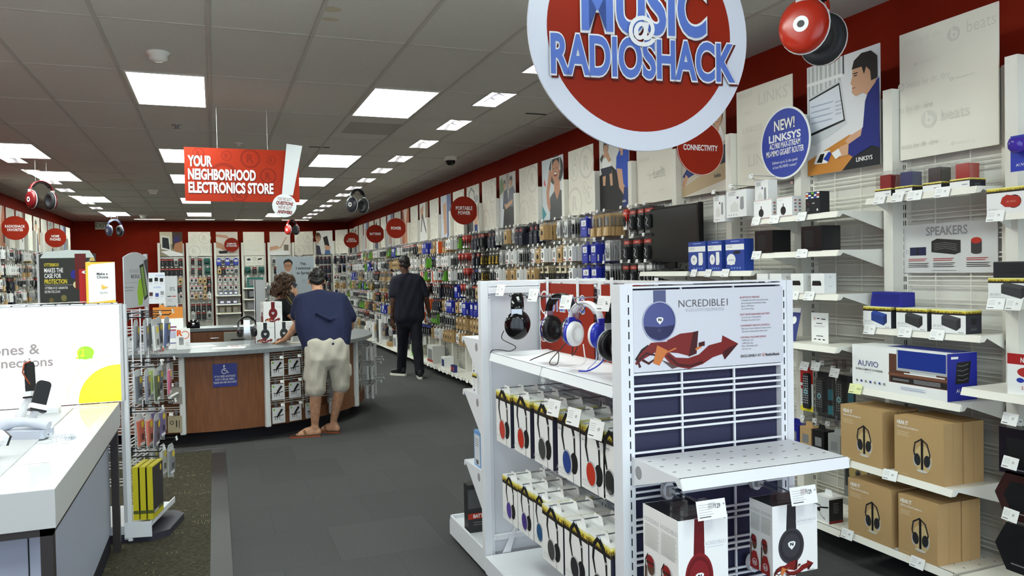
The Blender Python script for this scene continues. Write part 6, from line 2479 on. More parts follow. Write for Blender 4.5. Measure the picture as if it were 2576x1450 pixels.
a.poly(arcpoly(.2), EY)
for r0, r1 in ((.256, .2585), (.248, .2486), (.284, .285)):
    a.ring(cx, cz, r0, r1, EY, 30, PI / 2 - .02, PI)
a.ell(-.686, 1.134, .043, .038, EG, 36)
a.stroke([(-.722, 1.108), (-.722, 1.146), (-.697, 1.156), (-.697, 1.118)], .005, EY)
a.ell(-.727, 1.108, .009, .006, EY, 14)
a.ell(-.702, 1.118, .009, .006, EY, 14)
a.rect(-.722, 1.1, -.65, 1.111, EM(130, 186, 36, LIGHTBOX_E * .7, 'backlit_green'))
a.text('Phones &', -.906, 1.142, .054, EGR, 1.0, .022, 'r', 4)
a.text('Connections', -.846, 1.072, .05, EGR, 1.0, .022, 'r', 4)
b.obj('lit_face', LBX)
b = B()
b.box(x0 + w - .012, -.002, 0, x0 + w + .004, .055, h + .006, LGREY)
b.box(x0, -.002, h, x0 + w - .012, .055, h + .006, LGREY)
b.obj('edge_frame', LBX)
# wire ledge and leaflets on top
b = B()
for q in range(26):
    b.box(-2.3 + q * .07, 4.9, 1.405, -2.29 + q * .07, 5.12, 1.409, COOL)
b.box(-2.3, 4.9, 1.402, -.52, 4.91, 1.409, COOL)
b.box(-2.3, 5.11, 1.402, -.95, 5.12, 1.409, COOL)
tag(b.obj('wire_ledge'), 'white wire ledge along the top of the backlit panel', 'shelf')
for q in range(5):
    b = B()
    mx = Matrix.Translation((-1.06 + q * .09, 4.98 + .01 * (q % 2), 1.411 + q * .0015)) @ Matrix.Rotation(.2 * q - .3, 4, 'Z')
    b.box(-.07, -.05, 0, .07, .05, .003, [PAPER, LGREY, PAPER, M(210, 206, 196, .6), PAPER][q], mx)
    tag(b.obj('leaflet'), 'flat leaflet lying on the wire ledge, %s from the left' % ORD[q], 'leaflet')
# folded card "Make a Choice."
b = B()
w, h = .135, .232
GY = M(240, 196, 60, .5)
mx = Matrix.Translation((-.596, 4.925, 1.411)) @ Matrix.Rotation(R(4), 4, 'Z')
b.box(-w / 2, 0, 0, w / 2, .003, h, PAPER, mx)
b.box(-w / 2 - .012, 0, 0, -w / 2, .05, h, GY, mx)
a = Art(b, mx @ frame((-w / 2, 0, 0), (1, 0, 0), (0, 0, 1)))
a.poly([(0, h), (w, h), (w, h * .99), (w * .1, h * .94), (w * .04, h * .9), (0, h * .9)], GY)
a.poly([(0, 0), (w, 0), (w, h * .07), (w * .05, h * .012), (0, h * .03)], GY)
a.rect(w * .15, h * .855, w * .9, h * .858, LGREY)
a.text('Make a', w * .52, h * .68, h * .06, BLACK, .95, .025, 'c', 3)
a.text('Choice.', w * .54, h * .60, h * .06, BLACK, .95, .025, 'c', 3)
for q in range(5):
    t = .15 + q * .22
    a.poly([(w * .46, h * (.50 - q * .035)), (w * (.5 + .05 * q), h * (.44 - q * .02)), (w * (.76 - .03 * abs(q - 3)), h * .385), (w * .52, h * (.43 - q * .025))], GY)
a.text('Sprint', w * .56, h * .225, h * .05, GREY, .95, .0, 'c', 3)
tag(b.obj('tent_card'), 'white and yellow folded card reading Make a Choice on top of the backlit panel', 'sign')

# display phones on security mounts


def mount_phone(label, foot, head, tilt, body, w, h, name='display_phone', extra=None, yaw=0):
    t = thing(name, label, 'phone', foot)
    hv = Vector(head) - Vector(foot)
    b = B()
    b.lathe([(.001, .0), (.035, 0), (.035, .008), (.012, .014), (.012, .02)], COOL, Matrix(), 20)
    b.obj('base', t)
    b = B()
    b.tube([(0, 0, .012), hv * .55, hv * .9], [.022, .02, .016], COOL, 10)
    b.obj('stem', t)
    mx = Matrix.Translation(hv) @ Matrix.Rotation(yaw, 4, 'Z') @ Euler(tilt).to_matrix().to_4x4()
    b = B()
    b.box(-.034, -.018, -.012, .034, .018, .012, COOL, mx)
    b.box(-.035, -.02, -.02, .035, .02, -.012, BLACK, mx)
    b.obj('mount_head', t)
    b = B()
    pts = []
    rr = w * .3
    for qx, qy, a0 in ((1, 1, 0), (-1, 1, 90), (-1, -1, 180), (1, -1, 270)):
        for k in range(5):
            t_ = R(a0 + k * 22.5)
            pts.append((qx * (w / 2 - rr) + rr * math.cos(t_), h / 2 + qy * (h / 2 - rr) + rr * math.sin(t_)))
    b.prism(pts, .014, body, mx @ frame((0, .006, .0), (1, 0, 0), (0, 0, 1)))
    b.obj('handset', t)
    return t


mount_phone('black rounded mobile phone tilted back on a white security mount', (-.835, 4.14, .848), (-.775, 4.1, .962), (R(-16), R(20), 0), MATT, .062, .125, yaw=R(25))
t = mount_phone('dark thin phone seen edge-on above the mounts with a copper bracket', (-.905, 4.3, .848), (-.84, 4.3, 1.0), (R(-6), R(8), 0), MATT, .07, .155, yaw=R(72))
b = B()
b.tube([(.066, -.02, .2), (.04, -.03, .26), (.045, -.02, .3), (.07, 0, .31)], .004, M(150, 70, 40, .3, .6), 6)
b.obj('bracket', t)
mount_phone('large white handset lying across a mount at the left edge of the photo', (-.86, 3.56, .848), (-.8, 3.56, .93), (R(75), R(14), 0), M(230, 231, 232, .3), .12, .17, yaw=R(-60))
# corded telephone
t = thing('desk_telephone', 'white corded desk telephone with a coiled cord on the display table', 'telephone', (-.80, 3.98, .848), R(-20))
b = B()
b.prism([(-.11, -.05), (.1, -.05), (.1, .05), (-.11, .06)], .035, M(186, 192, 206, .4), Matrix())
b.obj('base', t, bevel=.01)
b = B()
b.tube([(-.1, 0, .055), (-.06, 0, .068), (0, 0, .07), (.06, 0, .06), (.1, 0, .048)], [.026, .024, .02, .024, .022], M(200, 205, 216, .35), 12)
b.obj('handset', t)
b = B()
pts = []
for i in range(150):
    s = i / 149
    bx_, by_ = .1 + .16 * math.sin(s * 2.6), -.02 - .12 * s
    pts.append((bx_ + .008 * math.cos(i * .9), by_ + .003 * math.sin(i * .9), .014 + .008 * math.sin(i * .9)))
b.tube([(.095, -.005, .03)] + pts, .0022, M(206, 210, 218, .4), 5)
b.obj('coiled_cord', t)
for x, y, lb in ((-.87, 4.66, 'long white block by the backlit panel'), (-1.0, 4.3, 'white block left of the mounted phones')):
    b = B()
    b.box(x - .09, y - .035, .848, x + .09, y + .035, .878, COOL)
    tag(b.obj('riser_block', bevel=.002), lb + ' on the display table', 'stand')

# ------------------------------------------------------------------ phone-case tower behind the table
RK = thing('case_tower', 'white wire-grid tower of phone cases with arched printed headers', 'display stand', (-.505, 4.965, 0), R(-12.6))
b = B()
for x, y, zt in ((-.02, 0, 1.395), (-.02, .48, 1.70), (-.445, 0, 1.695), (-.445, .48, 1.69)):
    b.box(x, y, .03, x + .02, y + .02, zt, LGREY)
b.obj('posts', RK)
b = B()
b.box(0.0, 0, .02, .022, .02, 1.398, COOL)
b.obj('corner_post', RK)
b = B()
z = 1.345
while z > .2:
    for dz in (0, -.018, -.04):
        b.box(-.012, .02, z + dz - .0028, -.006, .48, z + dz + .0028, COOL)
        b.box(-.43, .49, z + dz - .0028, -.02, .4956, z + dz + .0028, COOL)
    z -= .108
for y in (.03, .18, .33, .47):
    b.box(-.006, y - .003, .12, 0, y + .003, 1.36, COOL)
b.obj('side_grid', RK)
b = B()
b.box(-.44, .03, .05, -.03, .47, .1, COOL)
b.box(-.02, .0, .1, .13, .48, .106, COOL)
b.box(.124, 0, .1, .13, .48, .135, COOL)
b.box(-.02, -.002, .04, .13, .004, .13, COOL)
b.obj('tray', RK)
b = B()
b.prism([(-.4, .02), (.12, .02), (.2, .1), (.2, .42), (.12, .5), (-.4, .5)], .045, M(56, 54, 66, .5), Matrix())
b.obj('base', RK, bevel=.01)


def arch_panel(b, w, h0, h1, mx, m, th=.006):
    pts = [(0, 0), (w, 0), (w, h0)] + [(w * (1 - i / 12), h0 + (h1 - h0) * math.sin(PI * i / 12)) for i in range(1, 12)] + [(0, h0)]
    b.prism(pts, th, m, mx)
    return Art(b, mx @ Matrix.Translation((0, 0, th)), step=.0001)


b = B()
w, h0, h1 = .30, .285, .31
a = arch_panel(b, w, h0, h1, frame((-.425, -.012, 1.405), (1, 0, 0), (0, 0, 1)), M(46, 50, 46, .4))
a.poly([(w * .02, h0 * .93), (w * .98, h0 * .93), (w * .9, h1 * .985), (w * .5, h1 * 1.0), (w * .1, h1 * .97)], M(190, 200, 196, .4))
for x, y, r, m in ((.62, .55, .07, M(40, 44, 130, .4)), (.64, .36, .05, M(214, 200, 150, .4)), (.42, .12, .05, M(110, 104, 60, .4)), (.2, .08, .04, M(96, 84, 44, .4)), (.94, .8, .05, M(196, 170, 110, .4))):
    a.ell(w * x, h1 * y, w * r, h1 * r * 1.2, m, 20)
a.rect(w * .63, h0 * .3, w * .83, h1 * .93, M(92, 30, 28, .4))
a.rect(w * .7, h0 * .02, w * .93, h0 * .7, M(176, 36, 34, .4))
a.ell(w * .81, h0 * .64, w * .06, h0 * .03, PAPER)
a.ell(w * .83, h0 * .64, w * .03, h0 * .022, BLACK)
a.rect(w * .82, h0 * .16, w * 1.0, h0 * .86, M(34, 36, 48, .4))
a.ell(w * .875, h0 * .82, w * .045, h0 * .03, PAPER)
a.ring(w * .93, h0 * .66, w * .05, w * .075, M(160, 200, 60, .4), 22, sy=1.2)
a.ell(w * .93, h0 * .66, w * .05, w * .055, PAPER)
a.text('OTTERBOX', w * .09, h0 * .765, h0 * .06, M(214, 196, 50, .4), .6, .01, 'l', 2)
a.text('MAKES THE', w * .09, h0 * .645, h0 * .085, PAPER, .55, .01, 'l', 2)
a.text('CASE FOR', w * .09, h0 * .535, h0 * .085, PAPER, .55, .01, 'l', 2)
a.text('PROTECTION', w * .09, h0 * .42, h0 * .085, M(226, 206, 50, .4), .55, .01, 'l', 2)
a.rect(w * .09, h0 * .39, w * .6, h0 * .395, LGREY)
a.text('OTTERBOX ES GARANTIA', w * .09, h0 * .31, h0 * .05, PAPER, .5, .0, 'l', 1)
a.text('DE PROTECCION', w * .09, h0 * .235, h0 * .05, PAPER, .5, .0, 'l', 1)
b.obj('front_header', RK)
b = B()
w, h0, h1 = .44, .3, .335
a = arch_panel(b, w, h0, h1, frame((.004, .03, 1.37), (0, 1, 0), (0, 0, 1)), M(196, 198, 202, .4))
a.poly([(w * .55, h0 * .02), (w * .5, h0 * .3), (w * .58, h0 * .55), (w * .75, h0 * .62), (w * .8, h0 * .3), (w * .7, h0 * .05)], M(150, 196, 40, .4))
a.poly([(w * .62, h0 * .85), (w * .8, h0 * .9), (w * .97, h0 * .2), (w * .8, h0 * .12)], MATT)
a.poly([(w * .66, h0 * .8), (w * .78, h0 * .84), (w * .92, h0 * .24), (w * .81, h0 * .19)], M(120, 150, 70, .4))
a.poly([(w * .8, h0 * .95), (w, h0), (w, h0 * .5)], M(60, 62, 66, .4))
a.text('PICK YOUR COLORS.', w * .58, h0 * .7, h0 * .07, MGREY, .55, 0, 'r', 1)
a.text('MAKE YOUR CASE.', w * .62, h0 * .59, h0 * .07, M(60, 60, 64, .5), .6, .01, 'r', 2)
a.rect(0, h0 * .5, w * .55, h0 * .505, MGREY)
a.lines(0, h0 * .4, w * .4, 2, h0 * .06, h0 * .02, MGREY)
b.obj('side_header', RK)
hk = hook_mesh(.17, BLACK, PAPER, .0035)
RW = Matrix.Translation(RK.location) @ Matrix.Rotation(RK.rotation_euler.z, 4, 'Z')
CASES = [(1.315, [('grey', (126, 128, 134)), ('pale grey', (150, 152, 158)), ('clear white', (206, 206, 202)), ('dark grey', (70, 74, 74)), ('blue-grey', (116, 120, 136)), ('blue', (92, 104, 146))]),
         (1.02, [('grey', (110, 114, 122)), ('lilac grey', (136, 136, 150)), ('dark green', (74, 84, 50)), ('lime green', (186, 206, 120)), ('silver grey', (126, 130, 138)), ('pink', (206, 106, 136))]),
         (.755, [('salmon', (208, 110, 90)), ('coral', (216, 124, 104)), ('plum', (106, 96, 110)), ('lilac', (110, 96, 140)), ('purple', (122, 108, 150))]),
         (.515, [('frosted', (150, 152, 156)), ('white', (206, 206, 202)), ('smoky grey', (138, 140, 146))])]
for r, (z, lst) in enumerate(CASES):
    for j, y in enumerate((.10, .36)):
        o = link('peg_hook', hk, RK, (.0, y, z), R(90))
    for q, (cn, c) in enumerate(lst):
        j = 0 if q < (len(lst) + 1) // 2 else 1
        kk = q if j == 0 else q - (len(lst) + 1) // 2
        if r == 3:
            j, kk = 1, q
        x, y = .045 + kk * .05, (.10, .36)[j]
        b = B()
        w, h = .095, .2
        col = M(*c, .3)
        mx = Matrix.Rotation(R(RND.uniform(-4, 4)), 4, 'X') @ Matrix.Rotation(RND.uniform(-.12, .12), 4, 'Z')
        b.prism([(-w / 2, -h), (w / 2, -h - .02), (w / 2, -.02), (w * .3, 0), (-w * .3, 0), (-w / 2, -.02)], .002, M(202, 204, 204, .25), mx @ frame((0, .001, 0), (1, 0, 0), (0, 0, 1)))
        b.prism([(-w * .4, -h * .93), (w * .4, -h * .93), (w * .42, -h * .2), (-w * .42, -h * .2)], .011, col, mx @ frame((0, -.001, 0), (1, 0, 0), (0, 0, 1)))
        a = Art(b, mx @ frame((0, -.012, 0), (1, 0, 0), (0, 0, 1)))
        a.ell(w * .15, -h * .32, w * .2, w * .22, GOLD, 16)
        a.rect(-w * .1, -h * .78, w * .25, -h * .6, M(*[int(v * .5) for v in c], .4))
        a.rect(-w * .35, -h * .92, w * .3, -h * .84, PAPER)
        p = RW @ Vector((x, y, z - .012))
        tag(b.obj('phone_case_pack', None, p, RK.rotation_euler.z + R(90)), '%s phone case in a clear pack on the tower, %s row from the top' % (cn, ORD[r]), 'phone case', 'phone cases on the tower, row %s' % NUM[r])
b = B()
b.tube([(0, .09, .49), (.15, .09, .488)], .004, BLACK, 6)
b.obj('peg_hook', RK)
for q in range(3):
    x = .028 + q * .04
    b = B()
    b.box(-.1, -.03, 0, .1, 0, .31, M(206, 192, 40, .5))
    for y0, x_ in ((-.0302, 0),):
        f_ = Art(b, frame((-.1, -.03, 0), (1, 0, 0), (0, 0, 1)))
        f_.rect(.004, .03, .2, .302, M(56, 54, 54, .5))
        f_.rect(.004, .03, .2, .05, M(90, 96, 60, .5))
        f_.ell(.16, .27, .016, .02, GOLD, 14)
        f_.rect(.02, .032, .1, .046, LGREY)
        s_ = Art(b, frame((-.1, 0, 0), (0, -1, 0), (0, 0, 1)))
        s_.rect(0, .035, .03, .055, M(86, 92, 40, .5))
    p = RW @ Vector((x, .11, .137))
    tag(b.obj('case_box', None, p, RK.rotation_euler.z + R(90)), 'yellow-edged black phone case box in the tower tray, %s' % ['nearest the tower', 'middle one of three', 'outermost of three'][q], 'box')

# ------------------------------------------------------------------ curved service counter
CT = thing('service_counter', 'curved wood-fronted service counter with grey top in the middle of the shop', 'counter', (0, 9.15, 0))
wood = noise_mat('cherry_laminate', (112, 70, 44), (132, 86, 56), 9, 0.45, stretch=(6, 6, .6), detail=6, lo=.3, hi=.7)
gtop = noise_mat('grey_laminate', (112, 117, 120), (126, 131, 134), 60, .35)


def cp(r, ph, z):
    return (r * math.sin(R(ph)), -r * math.cos(R(ph)), z)


def arc(b, r0, r1, z0, z1, p0, p1, m, n=None):
    n = n or max(2, int(abs(p1 - p0) / 3))
    vs, fs = [], []
    for i in range(n + 1):
        ph = p0 + (p1 - p0) * i / n
        vs += [cp(r1, ph, z0), cp(r1, ph, z1), cp(r0, ph, z1), cp(r0, ph, z0)]
    for i in range(n):
        for k in range(4):
            fs.append((4 * i + k, 4 * i + (k + 1) % 4, 4 * i + 4 + (k + 1) % 4, 4 * i + 4 + k))
    fs += [(3, 2, 1, 0), tuple(4 * n + k for k in range(4))]
    b.mesh(vs, fs, m)


b = B()
n = 60
A0, A1 = -100, 118
vs, fs = [], []
for i in range(n + 1):
    ph = A0 + (A1 - A0) * i / n
    o_ = cp(1.70, ph, 0)
    # inner edge: an offset smaller circle
    q = (.1 + 1.0 * math.sin(R(ph)), .45 - 1.05 * math.cos(R(ph)), 0)
    for z in (.832, .868):
        vs += [(o_[0], o_[1], z), (q[0], q[1], z)]
for i in range(n):
    a_, c_ = 4 * i, 4 * i + 4
    fs += [(a_ + 2, a_ + 3, c_ + 3, c_ + 2), (a_, c_, c_ + 1, a_ + 1), (a_, a_ + 2, c_ + 2, c_), (a_ + 1, c_ + 1, c_ + 3, a_ + 3)]
fs += [(0, 1, 3, 2), (4 * n + 2, 4 * n + 3, 4 * n + 1, 4 * n)]
b.mesh(vs, fs, gtop)
b.obj('counter_top', CT)
b = B()
arc(b, 1.2, 1.44, 0, .13, -98, 112, M(26, 24, 32, .7))
b.obj('kick_base', CT)
for p0, p1 in ((-98, -36), (-9.6, 14.8), (44.5, 58.5)):
    b = B()
    arc(b, 1.57, 1.6, .13, .832, p0, p1, wood)
    b.obj('wood_panel', CT)
for p0, p1 in ((-36, -9.6), (14.8, 44.5), (58.5, 110)):
    b = B()
    arc(b, 1.52, 1.54, .13, .832, p0, p1, wood)
    arc(b, 1.54, 1.6, .13, .24, p0, p1, wood)
    b.obj('recess_panel', CT)
    b = B()
    z = .80
    while z > .27:
        for dz in (0, -.02, -.042):
            arc(b, 1.574, 1.58, z + dz - .003, z + dz + .003, p0, p1, WHITE, 8)
        z -= .108
    k = int((p1 - p0) / 7)
    for i in range(k + 1):
        ph = p0 + (p1 - p0) * i / k
        arc(b, 1.57, 1.575, .24, .82, ph - .12, ph + .12, WHITE, 1)
    b.obj('wire_grid', CT)
for ph in (-37, -10.6, 15.7, 43.5, 59.8, 108):
    b = B()
    arc(b, 1.53, 1.635, .12, .832, ph - .9, ph + .9, M(214, 216, 214, .4), 2)
    b.obj('white_post', CT, bevel=.01)


def onfront(ph, r=1.6):
    p = cp(r, ph, 0)
    return (p[0], 9.15 + p[1]), R(ph)


def cloc(ph, r, z):
    p = cp(r, ph, z)
    return (p[0], p[1] + 9.15, z)


# accessibility notice
b = B()
w = .212
b.box(-w / 2, -.002, 0, w / 2, 0, w, M(42, 52, 130, .4))
a = front(b, w, w, y=-.002)
a.ell(w * .47, w * .9, w * .035, w * .035, PAPER, 14)
a.stroke([(w * .465, w * .85), (w * .47, w * .7), (w * .58, w * .69), (w * .61, w * .6), (w * .66, w * .61)], w * .03, PAPER)
a.rect(w * .47, w * .77, w * .56, w * .79, PAPER)
a.ring(w * .47, w * .665, w * .085, w * .11, PAPER, 24, 1.9, 5.9)
for q, t in enumerate(('IF YOU NEED ASSISTANCE', 'DUE TO SPECIAL NEEDS,', 'PLEASE ASK ANY ASSOCIATE')):
    a.text(t, w * .5, w * (.41 - q * .13), w * .085, PAPER, .6, .0, 'c', 1, w=w * (.84, .78, .92)[q])
tag(b.obj('notice_sign', None, cloc(2.4, 1.602, .535), R(2.4)), 'blue square wheelchair notice on the wood counter front', 'sign')


def gadget_card(b, w, h):
    b.box(-w / 2, -.02, -h, w / 2, -.016, .0, M(206, 206, 206, .4))
    b.box(-w * .46, -.016, -h * .97, w * .46, 0, -.01, M(170, 172, 172, .3))
    a = front(b, w, h, y=-.02, z=-h)
    a.rect(w * .07, h * .8, w * .2, h * .93, M(110, 170, 50, .5))
    a.stroke([(w * .12, h * .42), (w * .88, h * .5)], h * .05, BLACK)
    a.stroke([(w * .38, h * .36), (w * .5, h * .56), (w * .78, h * .86)], [h * .1, h * .14, h * .14], BLACK)
    for x in (.25, .4, .58):
        a.stroke([(w * x, h * .45), (w * (x - .04), h * .22)], h * .035, BLACK)
    a.lines(w * .6, h * .2, w * .92, 3, h * .06, h * .015, MGREY)


for r, z in enumerate((.745, .52, .30)):
    for q, ph in enumerate((18.9, 24.9, 31.0, 41.5)):
        if q == 3 and r != 2:
            continue
        b = B()
        gadget_card(b, .125, .15)
        tag(b.obj('aerial_pack', None, cloc(ph, 1.63, z), R(ph)), 'pale card with black folding gadget, counter front %s row, %s from left' % (ORD[r], ORD[q]), 'package', 'gadget packs on the counter front')
        link('peg_hook', HOOKS, CT, cp(1.58, ph, z + .012), R(ph))
for q, (ph, z, lb, kind) in enumerate(((-12.6, .56, 'white gadget in a clear pack', 0), (-12.9, .30, 'brown card of small tools', 1), (-15, .78, 'grey clear pack', 2), (-17.5, .33, 'second brown card', 1), (-18, .58, 'grey clear pack lower down', 2))):
    b = B()
    b.box(-.06, -.02, -.15, .06, -.016, 0, [M(150, 146, 138, .3), M(170, 158, 130, .5), M(150, 150, 146, .3)][kind])
    a = front(b, .12, .15, y=-.02, z=-.15)
    if kind == 0:
        b.tube([(-.04, -.03, -.09), (.03, -.03, -.05)], [.014, .01], PAPER, 8)
        b.ball((-.042, -.03, -.092), .017, PAPER, 10)
        a.stroke([(.03, .05), (.04, .02)], .006, PAPER)
    elif kind == 1:
        a.ring(.035, .09, .012, .018, BLACK, 14)
        a.rect(.07, .05, .08, .11, BLACK)
        a.rect(.095, .04, .1, .11, BLACK)
    else:
        a.rect(.02, .04, .1, .1, GREY)
    tag(b.obj('accessory_pack', None, cloc(ph, 1.62, z), R(ph)), lb + ' on the counter grid behind the phone cases', 'package')
    link('peg_hook', HOOKS, CT, cp(1.58, ph, z + .012), R(ph))
for r, z in enumerate((.74, .53, .32)):        # packs on the far right face of the counter, seen from the side
    for q, ph in enumerate((68, 77, 86)):
        for k in range(2):
            b = B()
            gadget_card(b, .12, .15)
            tag(b.obj('aerial_pack', None, cloc(ph, 1.72 - k * .05, z), R(ph + RND.uniform(-6, 6))), 'clear gadget pack on the counter\'s right flank, %s row, hook %s, %s' % (ORD[r], NUM[q], ('front', 'back')[k]), 'package', 'gadget packs on the counter flank')
        link('peg_hook', HOOK, CT, cp(1.58, ph, z + .012), R(ph))

# ------------------------------------------------------------------ things standing on the counter (top at z = 0.868)
ZC = .869


def small_ncr(band, cupm, seed):
    def f(b, w, d, h):
        a = front(b, w, h)
        cx = w * .5
        a.rect(cx - w * .1, h * .6, cx + w * .1, h, band)
        a.ell(cx, h * .43, w * .24, h * .26, cupm, 30)
        a.ell(cx, h * .43, w * .19, h * .2, band, 30)
        shield(a, cx, h * .43, w * .08)
        a.text('NCREDIBLE1', w * .64, h * .72, h * .05, LGREY, .7, 0, 'l', 1, w=w * .33)
        dragon(a, w * .05, h * .02, w * .85, h * .24, MR, DR, OR)
        s = side(b, -w / 2, d, 0, -1)
        s.rect(d * .1, 0, d * .8, h * .3, MR)
        s.ell(d * .5, h * .4, d * .2, h * .12, DR)
        s.lines(d * .1, h * .85, d * .9, 4, h * .05, h * .015, LGREY)
    return f


for X, Y, z, w, band, cupm, lb, rz in ((.462, 8.13, ZC, .18, BLACK, M(56, 56, 60, .4), 'lower left white box with a black headphone print', 3), (.645, 8.15, ZC, .17, M(26, 32, 28, .4), M(44, 52, 46, .4), 'lower right white box with a dark green headphone print', -4), (.545, 8.18, ZC + .205, .185, M(110, 26, 30, .4), M(126, 36, 38, .4), 'top white box with a red headphone print', 12)):
    carton('headphone_box', lb + ', in the stack on the counter', w, .12, .204, PAPER, (X, Y, z), R(rz), small_ncr(band, cupm, 0))
# acrylic headphone stand
t = thing('headphone_stand', 'clear acrylic stand on the counter holding black headphones', 'stand', (.285, 8.02, ZC))
b = B()
ac = clear_mat('acrylic', (1, 1, 1), .2, .05)
b.box(-.07, -.05, 0, .07, .05, .006, ac)
b.obj('base', t)
b = B()
b.box(-.03, -.003, .006, .03, .003, .245, ac)
b.tube([(.03, -.004, .006), (.03, -.004, .25)], .002, LGREY, 6)
b.obj('upright', t)
headphones('headphones', 'black over-ear headphones hung on the acrylic stand on the counter', (.285, 8.02, ZC + .28), R(12), .082, .14, BLACK, MATT, GLOSSB, MATT, STEEL, bandw=.04)


def flat_sheet(name, label, X, Y, w, h, rot, m=PAPER, z=ZC, art=None):
    b = B()
    mx = Matrix.Translation((X, Y, z)) @ Matrix.Rotation(R(rot), 4, 'Z')
    b.box(-w / 2, -h / 2, 0, w / 2, h / 2, .0012, m, mx)
    a = Art(b, mx @ frame((-w / 2, -h / 2, .0012), (1, 0, 0), (0, 1, 0)))
    a.lines(w * .1, h * .85, w * .9, 6, h * .1, h * .02, LGREY)
    if art:
        art(a, w, h)
    tag(b.obj(name), label, 'paper')


flat_sheet('paper_sheet', 'white sheet lying near the front edge of the counter', .11, 7.78, .3, .2, -8)
flat_sheet('paper_sheet', 'white sheet lying behind the barcode card pack', -.13, 8.1, .24, .2, 20)
flat_sheet('flyer', 'printed flyer at the foot of the headphone stand', .2, 7.96, .2, .12, 12, art=lambda a, w, h: (a.rect(w * .1, h * .1, w * .5, h * .6, REDP), a.rect(w * .55, h * .1, w * .9, h * .4, MGREY)))
flat_sheet('paper_sheet', 'yellow-lit sheet beside the leaning man\'s hand', .78, 8.0, .2, .14, -20, M(244, 236, 200, .5))
# orange and white stand-up folder, card pack, small black gadget
b = B()
mx = Matrix.Translation((-.415, 7.97, ZC)) @ Matrix.Rotation(R(6), 4, 'Z') @ Matrix.Rotation(R(-8), 4, 'X')
b.box(-.13, 0, 0, .13, .004, .29, PAPER, mx)
b.box(-.13, .003, .0, .13, .012, .40, M(210, 130, 40, .5), mx)
b.prism([(-.08, .39), (-.02, .39), (-.03, .418), (-.05, .425), (-.07, .418)], .008, M(210, 130, 40, .5), mx @ frame((0, .012, 0), (1, 0, 0), (0, 0, 1)))
a = Art(b, mx @ frame((-.13, 0, 0), (1, 0, 0), (0, 0, 1)))
a.rect(.13, .2, .2, .215, M(130, 70, 110, .5))
a.rect(.13, .17, .23, .185, M(150, 60, 90, .5))
for q in range(8):
    a.rect(.135 + q * .011, .1, .142 + q * .011, .165, M(150, 150, 190, .5))
a.rect(.12, .05, .19, .06, M(100, 100, 150, .5))
tag(b.obj('application_holder'), 'orange-backed white stand-up holder at the left end of the counter', 'holder')
b = B()
b.box(-.06, 0, 0, .06, .035, .195, PAPER)
a = front(b, .12, .195)
a.ring(.075, .135, .03, .037, ORANGE, 24, -1.8, 2.6)
a.text('R', .03, .13, .05, ORANGE, 1.0, .05, 'c', 3)
for q in range(9):
    a.rect(.022, .045 + q * .008, .062, .049 + q * .008, BLACK)
a.lines(.078, .06, .11, 3, .012, .004, LGREY)
tag(b.obj('gift_card_pack', None, (-.287, 7.86, ZC), R(4)), 'white card pack with an orange circled letter and a barcode on the counter', 'package')
b = B()
b.box(-.05, 0, 0, .05, .08, .03, M(190, 60, 40, .5))
tag(b.obj('small_box', None, (-.5, 7.8, ZC), R(10), .004), 'small red box at the counter edge beside the phone cases', 'box')
for X, Y, w, z0, z1, lb, fn in ((-.515, 8.05, .15, 1.30, 1.595, 'pale leaflet sign with small product pictures on a stand at the counter\'s left end', 0), (-.4, 8.25, .115, 1.27, 1.56, 'grey sign showing a percent sign on a stand behind the leaflet sign', 1)):
    t = thing('sign_holder', lb, 'sign', (X, Y, ZC))
    b = B()
    b.box(-w / 2, -.003, z0 - ZC, w / 2, .003, z1 - ZC, M(222, 226, 232, .4) if fn == 0 else M(196, 200, 202, .4))
    a = Art(b, frame((-w / 2, -.003, z0 - ZC), (1, 0, 0), (0, 0, 1)))
    h = z1 - z0
    if fn == 0:
        a.text('security', w * .95, h * .88, h * .06, M(90, 130, 200, .5), .9, .01, 'r', 1)
        a.text('mobile', w * .75, h * .5, h * .06, M(90, 130, 200, .5), .9, .01, 'r', 1)
        for q, (x, y, m) in enumerate(((.08, .7, MATT), (.4, .72, MATT), (.7, .7, MATT), (.08, .25, M(80, 40, 40, .5)), (.42, .22, M(60, 80, 150, .5)), (.72, .28, MGREY))):
            a.rect(w * x, h * y, w * (x + .2), h * (y + .12), m)
            a.lines(w * x, h * (y - .04), w * (x + .2), 2, h * .035, h * .012, LGREY)
    else:
        a.text('0%', w * .62, h * .5, h * .13, BLACK, .75, .0, 'c', 2)
        a.rect(w * .2, h * .3, w * .5, h * .33, BLACK)
        a.rect(w * .55, h * .3, w * .9, h * .33, M(180, 40, 40, .5))
        a.lines(w * .2, h * .2, w * .6, 2, h * .05, h * .015, MGREY)
    b.obj('panel', t)
    b = B()
    b.box(w * .4, -.004, 0, w * .5, .006, z0 - ZC + .02, COOL)
    b.box(-w * .5, -.05, 0, w * .5, .05, .006, COOL)
    b.obj('stand', t)

